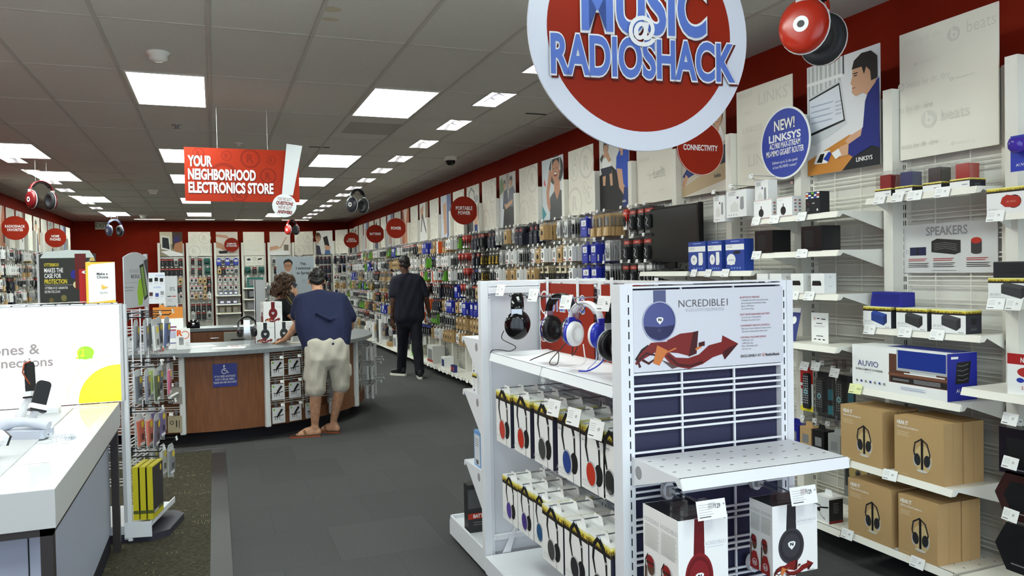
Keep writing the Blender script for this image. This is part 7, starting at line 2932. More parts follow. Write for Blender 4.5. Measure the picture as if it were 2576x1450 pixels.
# ------------------------------------------------------------------ back cabinet inside the island, with its sign and rack
CB = thing('back_cabinet', 'wooden drawer cabinet with grey top behind the service counter', 'cabinet', (.25, 10.35, 0))
b = B()
b.box(-1.0, -.02, 0, .98, .42, .865, M(120, 66, 38, .5))
b.obj('body', CB)
b = B()
b.box(-1.03, -.05, .866, 1.0, .45, .905, gtop)
b.obj('worktop', CB, bevel=.003)
for (xa, xb, za, zb, hnd) in ((-.53, .0, .7, .855, 1), (-.53, .0, .43, .69, 1), (.31, .95, .43, .69, 1), (-.98, -.55, .43, .855, 1)):
    b = B()
    b.box(xa + .005, -.04, za, xb - .005, -.02, zb, wood)
    o = b.obj('drawer', CB, bevel=.003)
    b = B()
    b.tube([((xa + xb) / 2 - .05, -.055, (za + zb) / 2), ((xa + xb) / 2 + .05, -.055, (za + zb) / 2)], .007, CHROME, 8)
    b.obj('handle', o)
b = B()
b.box(.01, -.03, .7, .3, -.019, .855, BLACK)
b.box(.3, -.03, .7, .95, -.019, .855, BLACK)
b.obj('open_niche', CB)
t = thing('printer', 'pale office machine in the open niche of the back cabinet', 'printer', (.29, 10.33, .705))
b = B()
b.box(-.2, -.08, 0, .2, .01, .14, M(160, 160, 150, .5))
b.obj('body', t)
b = B()
b.box(-.12, -.083, .04, .06, -.08, .055, BLACK)
b.obj('paper_slot', t)
b = B()
b.ball((0, 0, .055), (.075, .06, .055), GLOSSB, 18)
b.box(-.075, -.05, 0, .075, .05, .05, GLOSSB)
b.ball((0, -.055, .05), (.02, .01, .02), CHROME, 12)
tag(b.obj('card_reader', None, (-.26, 10.42, .906)), 'small glossy black device on the back cabinet', 'device')
flat_sheet('paper_sheet', 'white papers on the back cabinet near the headphone stand', .36, 10.42, .3, .2, 4, z=.906)
# "Yep" sign
b = B()
w, h = .475, .62
b.box(-w / 2, 0, 0, w / 2, .006, h, M(176, 186, 192, .45))
a = front(b, w, h)
k = h * .72
a.ell(w * .31, h * .865, w * .12, h * .085, HAIR)
a.ell(w * .305, h * .80, w * .105, h * .115, M(190, 138, 104, .5))
a.poly([(w * .2, h * .86), (w * .22, h * .93), (w * .34, h * .955), (w * .42, h * .9), (w * .41, h * .85), (w * .36, h * .89), (w * .25, h * .88)], HAIR)
for sx in (-.055, .055):
    a.ring(w * (.305 + sx), h * .81, w * .036, w * .046, BLACK, 18, sy=.85)
    a.ell(w * (.305 + sx), h * .81, w * .012, w * .01, BLACK, 10)
a.rect(w * .295, h * .808, w * .315, h * .814, BLACK)
a.poly([(w * .295, h * .77), (w * .33, h * .77), (w * .31, h * .8)], M(160, 110, 80, .5))
a.rect(w * .26, h * .735, w * .35, h * .742, M(140, 70, 60, .5))
a.poly([(w * .1, 0), (w * .12, h * .5), (w * .22, h * .64), (w * .4, h * .64), (w * .5, h * .5), (w * .5, 0)], M(40, 42, 50, .5))
for q, (t, y) in enumerate((('Yep,', .83), ('I switched', .73), ('to Sprint.', .63))):
    a.text(t, w * .71, h * y, h * .052, BLACK, .95, .022, 'c', 3)
a.text('Paul', w * .71, h * .49, h * .024, BLACK, .9, 0, 'c', 1)
a.rect(w * .64, h * .455, w * .78, h * .46, GREY)
tag(b.obj('standing_sign', None, (.99, 10.45, 1.165), 0), 'large grey sign with a bespectacled man and the words Yep I switched, behind the counter', 'sign')
b = B()
b.box(.86, 10.456, .906, 1.12, 10.476, 1.17, COOL)
b.box(.82, 10.38, .906, 1.16, 10.55, .914, COOL)
tag(b.obj('sign_stand'), 'white stand carrying the large grey sign', 'stand')
t = thing('accessory_rack', 'white countertop rack of silvery hanging packs behind the counter', 'rack', (.545, 10.5, .906))
b = B()
b.box(-.07, -.1, .05, .06, -.09, .585, M(206, 210, 212, .4))
b.box(-.07, -.1, .05, -.06, .1, .585, COOL)
b.box(-.1, -.12, 0, .14, .12, .012, COOL)
b.box(-.03, -.09, 0, .03, -.08, .06, COOL)
b.obj('panel', t)
b = B()
for q in range(5):
    b.tube([(.06, -.05, .55 - q * .1), (.16, -.06, .545 - q * .1)], .003, STEEL, 5)
b.obj('hooks', t)
for q in range(5):
    for k in range(3):
        link_o = link('cable_bag', PM['cs'], None, (.545 + .09 + k * .025, 10.44, .906 + .54 - q * .1), R(70 + 10 * k))
        link_o.scale = (.8, .8, .55)
        tag(link_o, 'silvery hanging pack on the countertop rack, %s row, %s from the rack panel' % (ORD[q], ORD[k]), 'package', 'silvery packs on the rack')

# ------------------------------------------------------------------ people: one continuous skin each, clothes and hair as parts


class Blob:
    """tapered limbs and ellipsoids fused into one smooth surface"""

    def __init__(s):
        s.bm = bmesh.new()

    def limb(s, *pts):
        """pts: ((x, y, z), r) joints; consecutive joints give one tapered link"""
        for (p, r), (q, t) in zip(pts[:-1], pts[1:]):
            tmp = bmesh.new()
            for c, rad in ((Vector(p), r), (Vector(q), t)):
                bmesh.ops.create_icosphere(tmp, subdivisions=2, radius=rad, matrix=Matrix.Translation(c))
            bmesh.ops.convex_hull(tmp, input=tmp.verts)
            loose = [v for v in tmp.verts if not v.link_faces]
            bmesh.ops.delete(tmp, geom=loose, context='VERTS')
            s._add(tmp)

    def ell(s, c, r, rot=None):
        tmp = bmesh.new()
        mx = Matrix.Translation(Vector(c)) @ (rot.to_4x4() if rot else Matrix()) @ Matrix.Diagonal((r[0], r[1], r[2], 1))
        bmesh.ops.create_icosphere(tmp, subdivisions=3, radius=1.0, matrix=mx)
        s._add(tmp)

    def hull(s, *balls):
        """convex skin round several balls ((x, y, z), r)"""
        tmp = bmesh.new()
        for c, rad in balls:
            bmesh.ops.create_icosphere(tmp, subdivisions=2, radius=rad, matrix=Matrix.Translation(Vector(c)))
        bmesh.ops.convex_hull(tmp, input=tmp.verts)
        bmesh.ops.delete(tmp, geom=[v for v in tmp.verts if not v.link_faces], context='VERTS')
        s._add(tmp)

    def _add(s, tmp):
        me = bpy.data.meshes.new('tmp')
        tmp.to_mesh(me)
        tmp.free()
        s.bm.from_mesh(me)
        bpy.data.meshes.remove(me)

    def mesh(s, name, mat, voxel=.009, smooth=6, fn=None):
        me = bpy.data.meshes.new(name)
        s.bm.to_mesh(me)
        s.bm.free()
        o = bpy.data.objects.new(name, me)
        COL.objects.link(o)
        m = o.modifiers.new('fuse', 'REMESH')
        m.mode = 'VOXEL'
        m.voxel_size = voxel
        m = o.modifiers.new('soften', 'SMOOTH')
        m.factor = .5
        m.iterations = smooth
        dg = bpy.context.evaluated_depsgraph_get()
        out = bpy.data.meshes.new_from_object(o.evaluated_get(dg))
        bpy.data.objects.remove(o)
        for v in out.vertices:
            if fn:
                v.co = fn(v.co)
        out.materials.clear()
        out.materials.append(mat)
        out.polygons.foreach_set('use_smooth', [True] * len(out.polygons))
        return out


def head_parts(b, c, yaw, pitch=0.0, s=1.0):
    """head, jaw, nose, brow, lips and ears about centre c; faces local -y turned by yaw"""
    rot = Matrix.Rotation(yaw, 3, 'Z') @ Matrix.Rotation(pitch, 3, 'X')
    P_ = lambda x, y, z: tuple(Vector(c) + rot @ Vector((x * s, y * s, z * s)))
    b.ell(P_(0, .008, .03), (.074 * s, .092 * s, .09 * s), rot)
    b.ell(P_(0, -.022, -.045), (.054 * s, .062 * s, .07 * s), rot)
    b.limb((P_(0, -.088, .02), .011 * s), (P_(0, -.104, -.022), .014 * s))
    b.limb((P_(-.035, -.076, .034), .013 * s), (P_(.035, -.076, .034), .013 * s))
    b.limb((P_(-.018, -.084, -.055), .009 * s), (P_(.018, -.084, -.055), .009 * s))
    b.ell(P_(0, -.07, -.098), (.024 * s, .02 * s, .018 * s), rot)
    for sx in (-1, 1):
        b.ell(P_(sx * .078, .012, -.005), (.011 * s, .021 * s, .033 * s), rot)
    return P_, rot


def hand_parts(b, wrist, direction, palm_n, thumb_side, curl=.35, s=1.0, spread=.16, lengths=(.068, .077, .072, .056)):
    """palm and five bent fingers"""
    d = Vector(direction).normalized()
    n = Vector(palm_n).normalized()
    u = d.cross(n).normalized() * thumb_side
    w = Vector(wrist)
    k = [w + d * .095 * s + u * o_ * s for o_ in (.032, .011, -.011, -.031)]
    b.hull((w, .022 * s), (w + d * .03 * s + u * .02 * s, .015 * s), (k[0] - d * .012 * s, .0125 * s), (k[3] - d * .016 * s, .0115 * s), (w + d * .04 * s - u * .02 * s, .014 * s))
    for i, L in enumerate(lengths):
        p = k[i]
        ang = curl
        dd = (d + u * spread * (1.5 - i) * .5).normalized()
        r = (.0092, .0095, .0092, .008)[i] * s
        for seg, f in enumerate((.48, .3, .24)):
            dd2 = (dd * math.cos(ang) + n * math.sin(ang)).normalized()
            q = p + dd2 * L * f * s * 1.1
            b.limb((p, r), (q, r * .92))
            p, r = q, r * .93
            ang += curl * 1.15
    p = w + d * .03 * s + u * .024 * s
    t1 = p + (d * .55 + u * .75 + n * .3).normalized() * .042 * s
    t2 = t1 + (d * .85 + u * .25 + n * .35).normalized() * .032 * s
    b.limb((p, .013 * s), (t1, .0115 * s), (t2, .009 * s))


def eyes(parent, P_, s=1.0, mat=None):
    for sx in (-1, 1):
        b = B()
        b.ball(P_(sx * .03, -.078, .015), .0115 * s, M(235, 233, 228, .3), 12)
        b.ball(P_(sx * .03, -.087, .015), .006 * s, MATT, 8)
        b.obj('eye', parent)


# --- the customer in a navy T-shirt and cargo shorts, leaning on the counter
skin1 = noise_mat('tan_skin', (172, 126, 98), (196, 150, 120), 30, .5)
b = Blob()
hc = (.955, 7.93, 1.475)
P1, rot1 = head_parts(b, hc, PI - R(4), R(28))
b.limb(((.95, 7.80, 1.34), .06), ((.953, 7.87, 1.42), .056))
b.hull(((.81, 7.77, 1.27), .055), ((1.12, 7.77, 1.27), .055), ((.88, 7.66, 1.02), .075), ((1.08, 7.66, 1.02), .075))
b.hull(((.90, 7.57, .86), .07), ((1.07, 7.57, .86), .07), ((.9, 7.65, 1.03), .07), ((1.06, 7.65, 1.03), .07))
# arms
b.limb(((.775, 7.78, 1.28), .062), ((.755, 7.80, 1.10), .047), ((.745, 7.82, 1.06), .043), ((.675, 7.90, .955), .033), ((.64, 7.93, .915), .027))
hand_parts(b, (.635, 7.935, .905), (-.75, .5, -.22), (-.15, .1, -1), 1, .12, 1.0)
b.limb(((1.165, 7.76, 1.28), .062), ((1.245, 7.74, 1.07), .047), ((1.25, 7.78, 1.02), .043), ((1.2, 7.98, .93), .034), ((1.17, 8.06, .905), .027))
hand_parts(b, (1.165, 8.07, .902), (-.3, .9, -.1), (0, 0, -1), -1, .14, 1.0)
# legs
b.limb(((.895, 7.55, .84), .075), ((.875, 7.515, .5), .062), ((.872, 7.49, .45), .058), ((.866, 7.52, .33), .056), ((.86, 7.55, .12), .036), ((.86, 7.55, .085), .037))
b.limb(((1.075, 7.56, .84), .075), ((1.105, 7.572, .5), .062), ((1.105, 7.555, .45), .058), ((1.085, 7.59, .33), .055), ((1.05, 7.65, .12), .035), ((1.05, 7.65, .085), .036))


def foot(b, heel, toe, z=.028, s=1.0):
    h, t = Vector((heel[0], heel[1], z)), Vector((toe[0], toe[1], z))
    d = (t - h).normalized()
    u = Vector((-d.y, d.x, 0))
    b.hull((h + Vector((0, 0, .012)), .034 * s), (h + Vector((0, 0, .05)) + d * .02, .03 * s), (h.lerp(t, .45) + Vector((0, 0, .028)), .034 * s), (h.lerp(t, .72) + u * .022, .024 * s), (h.lerp(t, .72) - u * .022, .022 * s), (h.lerp(t, .6), .03 * s))
    for i in range(5):
        o_ = (i - 2) * .0165
        L = (.05, .046, .042, .036, .03)[i]
        p = h.lerp(t, .74) + u * o_
        b.limb((p, .0125 - .001 * i), (p + d * L * .7 + Vector((0, 0, -.008)), .011 - .001 * i))


foot(b, (.885, 7.545), (.66, 7.60))
foot(b, (1.075, 7.625), (.925, 7.78))
man = link('person', b.mesh('person', skin1, .0085, 4))
tag(man, 'person in a navy T-shirt, pale cargo shorts and sandals leaning over the counter', 'person')
eyes(man, P1)


def hair_cap(P_, rot, mat, parent, strands=46, seed=1, r=(.083, .103, .098), c=(0, .02, .042), low=-.05):
    rr = random.Random(seed)
    h = Blob()
    h.ell(P_(*c), r, rot)
    for i in range(strands):
        a, e = rr.uniform(0, 2 * PI), rr.uniform(-.35, 1.4)
        x, y, z = r[0] * math.cos(a) * math.cos(e), r[1] * math.sin(a) * math.cos(e), r[2] * math.sin(e)
        if y < -.05 and z < .03:
            continue
        p = (c[0] + x * .96, c[1] + y * .96, c[2] + z * .96)
        q = (p[0] * 1.06 + rr.uniform(-.012, .012), p[1] + y * .08 + rr.uniform(-.012, .012), p[2] + .004 - .02 * (e < .3))
        h.limb((P_(*p), .013), (P_(*q), .008))
    h.limb((P_(-.05, .07, -.02), .03), (P_(0, .085, -.05), .034), (P_(.05, .07, -.02), .03))
    o = link('hair', h.mesh('hair', mat, .006, 2), parent)
    return o


hairm = noise_mat('black_hair', (14, 12, 12), (40, 35, 32), 90, .45, stretch=(1, 1, .25))
hair_cap(P1, rot1, hairm, man, 60, 3)
cloth_navy = noise_mat('navy_cotton', (24, 30, 58), (32, 38, 70), 140, .85, bump=.15)
s_ = Blob()
s_.hull(((.80, 7.755, 1.285), .085), ((1.13, 7.755, 1.285), .085), ((.955, 7.80, 1.335), .07), ((.83, 7.66, 1.05), .125), ((1.13, 7.66, 1.05), .125))
s_.hull(((.83, 7.66, 1.05), .125), ((1.13, 7.66, 1.05), .125), ((.875, 7.565, .87), .115), ((1.10, 7.565, .87), .115), ((.99, 7.63, .88), .12))
s_.limb(((.785, 7.775, 1.285), .085), ((.752, 7.80, 1.165), .078))
s_.limb(((1.155, 7.765, 1.285), .085), ((1.235, 7.745, 1.12), .08))
for z, y in ((1.15, 7.54), (1.0, 7.51)):
    s_.limb(((.9, y + .03, z + .03), .012), ((1.02, y, z - .04), .014), ((1.1, y + .03, z - .02), .01))


def wrinkle(amp, fx, fz):
    def f(co):
        k = amp * (math.sin(co.x * fx + co.z * fz * .6) * math.sin(co.z * fz + co.y * 9) + .5 * math.sin(co.x * fx * 1.9 - co.z * fz * 1.3))
        return co + Vector((0, -k, k * .2))
    return f


link('t_shirt', s_.mesh('t_shirt', cloth_navy, .01, 8, wrinkle(.005, 22, 14)), man)
cl = B()
cl.tube([(.955 + .062 * math.cos(i * PI / 10), 7.835 + .058 * math.sin(i * PI / 10), 1.373 + .022 * math.sin(i * PI / 10)) for i in range(21)], .0055, M(20, 24, 46, .8), 6, caps=False)
cl.obj('collar', man)
cloth_kh = noise_mat('pale_khaki', (176, 170, 156), (192, 186, 172), 160, .85, bump=.12)
s_ = Blob()
s_.hull(((.885, 7.55, .86), .115), ((1.09, 7.555, .86), .115), ((.89, 7.52, .74), .115), ((1.09, 7.54, .74), .115))
s_.limb(((.885, 7.525, .74), .115), ((.872, 7.515, .50), .098), ((.872, 7.513, .465), .1))
s_.limb(((1.09, 7.545, .74), .115), ((1.112, 7.57, .50), .092), ((1.112, 7.57, .475), .094))
s_.hull(((.785, 7.5, .66), .016), ((.785, 7.58, .66), .016), ((.778, 7.5, .56), .018), ((.778, 7.58, .56), .018))
s_.hull(((1.205, 7.53, .66), .014), ((1.205, 7.6, .66), .014), ((1.205, 7.53, .57), .015), ((1.205, 7.6, .57), .015))
link('shorts', s_.mesh('shorts', cloth_kh, .009, 5, wrinkle(.006, 30, 20)), man)
for (h_, t_) in (((.90, 7.54), (.635, 7.605)), ((1.085, 7.615), (.905, 7.80))):
    h3, t3 = Vector((h_[0], h_[1], 0)), Vector((t_[0], t_[1], 0))
    d = (t3 - h3).normalized()
    u = Vector((-d.y, d.x, 0))
    L = (t3 - h3).length
    pts = [(-L * .03, -.022), (-L * .05, 0), (-L * .03, .022), (L * .2, .035), (L * .6, .04), (L * .85, .046), (L * 1.0, .025), (L * 1.0, -.02), (L * .85, -.042), (L * .6, -.036), (L * .2, -.034)]
    b = B()
    mx = frame(h3, d, u)
    b.prism(pts, .014, M(160, 78, 44, .6), mx)
    b.prism(pts, .008, M(70, 50, 40, .6), mx @ Matrix.Translation((0, 0, .014)))
    o = b.obj('sandal', man)
    b = B()
    for s0, s1 in ((-1, 1),):
        b.tube([h3 + d * L * .42 + u * .04 + Vector((0, 0, .02)), h3 + d * L * .5 + u * .034 + Vector((0, 0, .058)), h3 + d * L * .53 + Vector((0, 0, .068)), h3 + d * L * .5 - u * .034 + Vector((0, 0, .055)), h3 + d * L * .42 - u * .036 + Vector((0, 0, .02))], .012, M(120, 84, 50, .7), 8)
        b.tube([h3 + d * L * .53 + Vector((0, 0, .068)), h3 + d * L * .72 + u * .008 + Vector((0, 0, .045))], .007, M(120, 84, 50, .7), 6)
    b.obj('strap', o)

# --- the man walking away down the aisle
skin2 = noise_mat('dark_skin', (70, 46, 36), (96, 66, 50), 30, .45)
OX, OY = 2.655, 11.2
b = Blob()
P2, rot2 = head_parts(b, (2.615, OY + .03, 1.672), PI + R(14), R(6))
b.limb(((2.635, OY, 1.50), .06), ((2.62, OY + .01, 1.60), .056))
b.hull(((2.50, OY, 1.42), .055), ((2.81, OY, 1.42), .055), ((2.6, OY, 1.08), .075), ((2.74, OY, 1.08), .075))
b.hull(((2.6, OY, 1.08), .075), ((2.74, OY, 1.08), .075), ((2.62, OY, .94), .075), ((2.73, OY, .94), .075))
b.limb(((2.465, OY, 1.41), .06), ((2.44, OY - .01, 1.16), .046), ((2.435, OY - .005, 1.12), .042), ((2.432, OY + .05, .93), .032), ((2.43, OY + .06, .875), .027))
hand_parts(b, (2.43, OY + .06, .865), (.1, .06, -1), (.6, .4, 0), -1, .42, 1.0)
b.limb(((2.845, OY, 1.41), .06), ((2.925, OY - .03, 1.17), .046), ((2.935, OY - .02, 1.13), .042), ((2.985, OY + .06, .98), .032), ((2.99, OY + .08, .945), .027))
hand_parts(b, (2.99, OY + .08, .935), (.0, .15, -1), (-.9, .1, 0), 1, .6, 1.0)
b.limb(((2.60, OY + .02, .9), .075), ((2.60, OY + .14, .52), .055), ((2.60, OY + .15, .46), .053), ((2.595, OY + .28, .1), .04))
b.limb(((2.75, OY, .9), .075), ((2.765, OY - .06, .52), .055), ((2.765, OY - .07, .46), .053), ((2.765, OY - .17, .1), .04))
b.limb(((2.60, OY + .26, .06), .035), ((2.54, OY + .4, .045), .035))
b.limb(((2.765, OY - .19, .06), .035), ((2.79, OY - .04, .045), .035))
walker = link('person', b.mesh('person', skin2, .009, 4))
tag(walker, 'person in an all-dark short-sleeved outfit walking away down the right-hand aisle', 'person')
eyes(walker, P2)
h = Blob()
h.ell(P2(0, .022, .046), (.08, .094, .09), rot2)
h.limb((P2(-.045, .07, -.015), .03), (P2(0, .082, -.04), .03), (P2(.045, .07, -.015), .03))
link('hair', h.mesh('hair', hairm, .007, 3), walker)
dark = noise_mat('dark_twill', (22, 22, 34), (30, 30, 44), 140, .8, bump=.12)
dark2 = noise_mat('black_twill', (17, 17, 26), (24, 24, 34), 140, .85, bump=.12)
s_ = Blob()
s_.hull(((2.49, OY, 1.43), .085), ((2.82, OY, 1.43), .085), ((2.64, OY, 1.49), .07), ((2.56, OY, 1.1), .118), ((2.78, OY, 1.1), .118))
s_.hull(((2.56, OY, 1.1), .118), ((2.78, OY, 1.1), .118), ((2.565, OY, .9), .125), ((2.785, OY, .9), .125))
s_.limb(((2.475, OY, 1.42), .08), ((2.44, OY - .005, 1.235), .072))
s_.limb(((2.835, OY, 1.42), .08), ((2.915, OY - .02, 1.225), .072))
s_.limb(((2.585, OY + .03, 1.525), .02), ((2.64, OY - .055, 1.53), .022), ((2.69, OY + .03, 1.525), .02))
link('shirt', s_.mesh('shirt', dark, .01, 6, wrinkle(.005, 26, 16)), walker)
s_ = Blob()
s_.hull(((2.59, OY, .95), .112), ((2.76, OY, .95), .112), ((2.59, OY + .02, .8), .105), ((2.76, OY, .8), .105))
s_.limb(((2.585, OY + .03, .82), .105), ((2.60, OY + .14, .5), .083), ((2.598, OY + .25, .16), .073), ((2.598, OY + .265, .1), .075))
s_.limb(((2.76, OY, .82), .105), ((2.768, OY - .06, .5), .083), ((2.768, OY - .15, .16), .073), ((2.768, OY - .165, .1), .076))
link('trousers', s_.mesh('trousers', dark2, .01, 5, wrinkle(.005, 24, 18)), walker)
for (h_, t_, lift) in (((2.615, OY + .21, .0), (2.47, OY + .41, .0), .0), ((2.755, OY - .26, 0), (2.805, OY + .0, 0), 0)):
    h3, t3 = Vector((h_[0], h_[1], 0)), Vector((t_[0], t_[1], 0))
    d = (t3 - h3).normalized()
    u = Vector((-d.y, d.x, 0))
    L = (t3 - h3).length
    k = Blob()
    k.hull((h3 + Vector((0, 0, .06)), .04), (h3 + Vector((0, 0, .1)), .035), (h3 + d * L * .5 + Vector((0, 0, .07)), .04), (h3 + d * L * .8 + Vector((0, 0, .055)), .038), (t3 - d * .03 + Vector((0, 0, .05)), .03))
    o = link('shoe', k.mesh('shoe', M(20, 20, 26, .6), .008, 3), walker)
    b = B()
    pts = [(-.045, -.025), (-.05, 0), (-.045, .025), (L * .3, .04), (L * .75, .046), (L * .98, .032), (L * 1.02, 0), (L * .98, -.032), (L * .75, -.046), (L * .3, -.04)]
    b.prism(pts, .03, M(226, 222, 210, .5), frame(h3, d, u))
    b.obj('sole', o)
b = B()
b.tube([(2.431 + .035 * math.cos(i * PI / 8), OY + .052 + .035 * math.sin(i * PI / 8), .905) for i in range(17)], .008, BLACK, 6, caps=False)
b.obj('wristband', walker)
b = B()
mx = Matrix.Translation((2.985, OY + .09, .855)) @ Matrix.Rotation(.5, 4, 'Z') @ Matrix.Rotation(.4, 4, 'X')
b.box(-.03, -.035, -.02, .03, .035, .02, M(196, 192, 190, .25), mx)
tag(b.obj('small_pack'), 'small silvery pack held in the walking person\'s right hand', 'package')
b = B()
b.box(-.018, -.03, -.012, .018, .03, .012, PAPER, Matrix.Translation((2.462, OY + .09, .79)) @ Matrix.Rotation(.3, 4, 'Y'))
tag(b.obj('small_pack'), 'small white item held in the walking person\'s left hand', 'package')

# --- the curly-haired assistant on the phone inside the counter
skin3 = noise_mat('light_tan_skin', (186, 140, 110), (206, 160, 130), 30, .5)
WX, WY = .72, 9.42
b = Blob()
P3, rot3 = head_parts(b, (WX + .07, WY, 1.435), R(78), R(18), .95)
b.limb(((WX + .0, WY, 1.27), .05), ((WX + .05, WY, 1.36), .046))
b.hull(((WX - .01, WY - .15, 1.2), .06), ((WX - .01, WY + .15, 1.2), .06), ((WX - .02, WY - .06, .95), .07), ((WX - .02, WY + .06, .95), .07), ((WX + .05, WY, 1.12), .07))
b.hull(((WX - .03, WY - .06, .95), .07), ((WX - .03, WY + .06, .95), .07), ((WX - .05, WY - .07, .8), .08), ((WX - .05, WY + .07, .8), .08))
b.limb(((WX, WY - .17, 1.19), .052), ((WX + .13, WY - .2, 1.04), .042), ((WX + .155, WY - .2, 1.03), .038), ((WX + .19, WY - .14, 1.22), .03), ((WX + .17, WY - .11, 1.30), .025))
hand_parts(b, (WX + .168, WY - .108, 1.31), (-.25, .18, .95), (-.6, .6, .1), 1, .3, .95)
b.limb(((WX, WY + .17, 1.19), .052), ((WX + .16, WY + .2, 1.02), .042), ((WX + .34, WY + .12, .97), .03), ((WX + .38, WY + .11, .965), .025))
hand_parts(b, (WX + .385, WY + .11, .962), (.9, -.2, -.2), (0, 0, -1), 1, .2, .95)
b.limb(((WX - .05, WY - .08, .8), .08), ((WX - .04, WY - .08, .45), .06), ((WX - .05, WY - .08, .1), .04))
b.limb(((WX - .05, WY + .08, .8), .08), ((WX - .02, WY + .08, .45), .06), ((WX - .03, WY + .08, .1), .04))
b.limb(((WX - .06, WY - .08, .05), .035), ((WX + .1, WY - .09, .04), .034))
b.limb(((WX - .04, WY + .08, .05), .035), ((WX + .12, WY + .09, .04), .034))
woman = link('person', b.mesh('person', skin3, .009, 4))
tag(woman, 'person with curly brown hair and a black top holding a phone behind the counter', 'person')
eyes(woman, P3, .95)
curl = noise_mat('brown_curls', (34, 24, 18), (92, 66, 46), 70, .5, stretch=(1, 1, .3))
h = Blob()
rr = random.Random(5)
h.ell(P3(0, .03, .05), (.1, .115, .1), rot3)
h.ell(P3(0, .075, -.05), (.118, .085, .12), rot3)
for i in range(70):
    a = rr.uniform(-.25 * PI, 1.25 * PI)
    rad = rr.uniform(.085, .115)
    x, y = rad * 1.1 * math.cos(a), .035 + rad * math.sin(a)
    z0 = rr.uniform(-.02, .1)
    ln = rr.uniform(.1, .2)
    pts = []
    ph = rr.uniform(0, 6)
    for k in range(6):
        t = k / 5
        pts.append((P3(x * (1 + .18 * t) + .012 * math.sin(ph + t * 9), y * (1 + .12 * t) + .012 * math.cos(ph + t * 9), max(z0 - ln * t, -.17)), .017 - .006 * t))
    h.limb(*pts)
link('hair', h.mesh('hair', curl, .0065, 2), woman)
s_ = Blob()
s_.hull(((WX - .01, WY - .15, 1.205), .072), ((WX - .01, WY + .15, 1.205), .072), ((WX - .02, WY - .08, .95), .11), ((WX - .02, WY + .08, .95), .11), ((WX + .065, WY, 1.12), .098))
s_.hull(((WX - .03, WY - .08, .95), .11), ((WX - .03, WY + .08, .95), .11), ((WX - .05, WY - .09, .78), .125), ((WX - .05, WY + .09, .78), .125))
s_.limb(((WX, WY - .165, 1.2), .068), ((WX + .055, WY - .185, 1.13), .06))
s_.limb(((WX, WY + .165, 1.2), .068), ((WX + .06, WY + .185, 1.13), .06))
link('top', s_.mesh('top', noise_mat('black_jersey', (14, 14, 17), (22, 22, 26), 150, .85), .01, 6, wrinkle(.004, 26, 18)), woman)
s_ = Blob()
for sy in (-1, 1):
    s_.limb(((WX - .05, WY + sy * .08, .78), .118), ((WX - .03, WY + sy * .08, .45), .075), ((WX - .04, WY + sy * .08, .08), .065))
link('trousers', s_.mesh('trousers', dark2, .012, 4), woman)
b = B()
b.tube([(WX + .06, WY - .06, 1.31), (WX + .13, WY - .055, 1.2), (WX + .17, WY - .03, 1.1)], .006, M(190, 160, 50, .6), 6)
b.box(WX + .165, WY - .085, 1.07, WX + .172, WY - .0, 1.17, M(246, 224, 60, .6))
b.obj('lanyard', woman)
b = B()
mx = Matrix.Translation((WX + .115, WY - .09, 1.40)) @ rot3.to_4x4() @ Matrix.Rotation(R(20), 4, 'X')
b.box(-.006, -.036, -.07, .006, .036, .07, GLOSSB, mx)
tag(b.obj('mobile_phone', bevel=.002), 'black mobile phone held to the ear of the curly-haired person', 'phone')

# ------------------------------------------------------------------ things hung from the ceiling


def strings(parent, pts, top=CEIL, r=.0012):
    b = B()
    for x, y, z in pts:
        b.tube([(x, y, z), (x, y, top - parent.location.z)], r, M(214, 214, 210, .4), 5)
    b.obj('string', parent)


RB = M(160, 42, 12, .55, 0, .2)
RBD = M(134, 34, 12, .55, 0, .2)
# neighbourhood sign
S = thing('hanging_sign', 'hanging red banner sign with an exclamation mark over the service counter', 'sign', (0, 7.375, 2.215))
b = B()
xa, xb, h = -.222, .753, .475
b.box(xa, 0, 0, xb, .006, h, RB)
a = Art(b, frame((xa, 0, 0), (1, 0, 0), (0, 0, 1)))
w = xb - xa
for cx, cy, r in ((.36, .86, .046), (.565, .83, .086), (.75, .80, .042), (.72, .5, .072), (.33, .48, .12), (.12, .98, .05), (.46, .06, .07)):
    cy_ = min(cy * h, h - r * .98) if cy > .5 else max(cy * h, r * .98)
    reg_mark(a, w * cx, cy_, r, RBD, .2)
for t, y, ww in (('YOUR', .655, .205), ('NEIGHBORHOOD', .41, .58), ('ELECTRONICS STORE', .165, .735)):
    for dx, dy, m, bo in ((.003, -.003, M(70, 20, 14, .6), .05), (0, 0, PAPER, .035)):
        a.text(t, w * .03 + dx, h * y + dy, h * .185, m, .6, bo, 'l', 3, w=w * ww)
b.obj('banner', S)
b = B()
b.prism([(.596, .075), (.692, .062), (.787, .52), (.648, .535)], .012, M(212, 216, 218, .5), frame((0, -.004, 0), (1, 0, 0), (0, 0, 1)))
b.obj('exclamation_bar', S)
b = B()
r = .106
b.prism([(.614 + r * math.cos(i * PI / 24), -.032 + r * math.sin(i * PI / 24)) for i in range(48)], .012, M(222, 226, 228, .5), frame((0, -.006, 0), (1, 0, 0), (0, 0, 1)))
a = Art(b, frame((.614, -.018, -.032), (1, 0, 0), (0, 0, 1)))
MB = M(120, 28, 24, .5)
for t, y, ww, bo in (('YOU\'VE GOT', .045, .125, .01), ('QUESTIONS', .008, .15, .05), ('WE\'VE GOT', -.032, .12, .01), ('ANSWERS', -.072, .13, .05)):
    a.text(t, 0, y, .028, MB, .6, bo, 'c', 2, rot=-.1, w=ww, sh=.12)
b.obj('exclamation_dot', S)
strings(S, [(.053, .003, h), (.48, .003, h)], r=.0022)

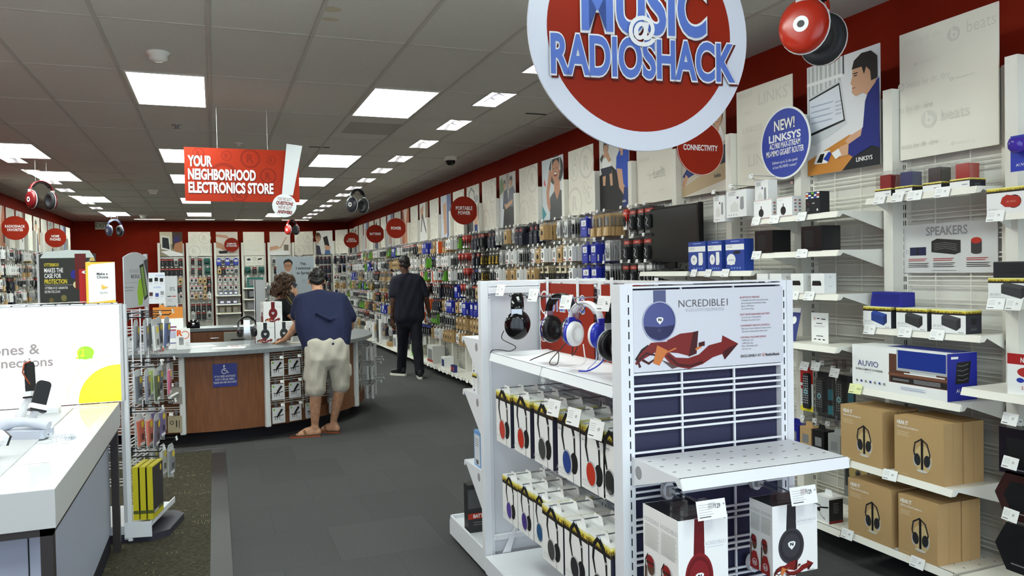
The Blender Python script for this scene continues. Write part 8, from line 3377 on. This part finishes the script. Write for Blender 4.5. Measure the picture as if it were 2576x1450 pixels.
# big round music sign
S = thing('round_sign', 'very large round hanging sign, red with a white rim and blue lettering', 'sign', (1.665, 2.8, 2.52), R(-6))
b = B()
r = .487
b.prism([(r * math.cos(i * PI / 48), r * math.sin(i * PI / 48)) for i in range(96)], .012, M(222, 226, 236, .5), frame((0, 0, 0), (1, 0, 0), (0, 0, 1)))
a = Art(b, frame((0, -.012, 0), (1, 0, 0), (0, 0, 1)))
a.ell(0, 0, .408, .408, RED, 90)
b.obj('disc', S)
b = B()
a = Art(b, frame((0, -.0145, 0), (1, 0, 0), (0, 0, 1)), step=.0004)
BL = M(86, 116, 196, .5)
sh_ = M(96, 24, 16, .7)
for t, x, y, hh, ww in (('MUSIC', .015, .0, .215, .555), ('RADIOSHACK', .012, -.185, .148, .82)):
    for dx, dy, m, bo in ((.008, -.008, sh_, .062), (0, 0, PAPER, .062), (0, 0, BL, .03)):
        vs, fs, xl, xr_ = glyphs(t, 5, bo)
        base = glyphs(t, 5, .03)
        sc = hh / CAP
        cond = ww / ((base[3] - base[2]) * sc)
        mid = (base[2] + base[3]) / 2
        b.mesh([a.P(x + dx + (p - mid) * sc * cond, y + dy + q * sc) for p, q in vs], fs, m)
        a.k += 6
a.k += 12
a.text('@', -.005, -.035, .085, PAPER, .95, .035, 'c', 5)
b.obj('lettering', S)
b = B()
b.box(-.3, -.002, .37, -.29, .0, CEIL - 2.52, M(214, 214, 210, .4))
b.box(.29, -.002, .37, .3, .0, CEIL - 2.52, M(214, 214, 210, .4))
b.obj('hanger', S)

# big cut-out style headphones on threads
for (x, y, ztop, rz, s, c, cn, where, dark_in) in ((-2.0, 11.2, 2.78, 42, 1.75, M(110, 26, 30, .3), 'dark red', 'on the left, before the favorites disc', BLACK), (2.095, 12.0, 2.85, 38, 1.85, M(44, 46, 52, .3), 'black', 'on the right, in front of the lamps', BLACK),
                                                   (-2.125, 20.0, 2.905, 40, 1.95, M(70, 76, 110, .3), 'silver-blue', 'beside the EXIT sign', M(150, 154, 170, .3)), (1.935, 21.0, 2.99, 38, 2.0, M(150, 32, 26, .3), 'red', 'at the back wall', M(40, 46, 60, .4)),
                                                   (2.80, 3.05, 2.97, 30, 2.05, M(170, 40, 20, .25), 'bright red', 'at the top right corner of the picture', BLACK)):
    t = headphones('hanging_headphones', 'oversized %s headphones hanging from the ceiling %s' % (cn, where), (x, y, ztop), R(rz), .082, .1, c, dark_in, c, M(34, 34, 38, .6), LGREY, cord='logo', bandw=.03, ring=PAPER, scale=s, cat='hanging display', cs=1.5)
    strings(t, [(-.04 * s, 0, -.012 * s), (.04 * s, 0, -.012 * s)])
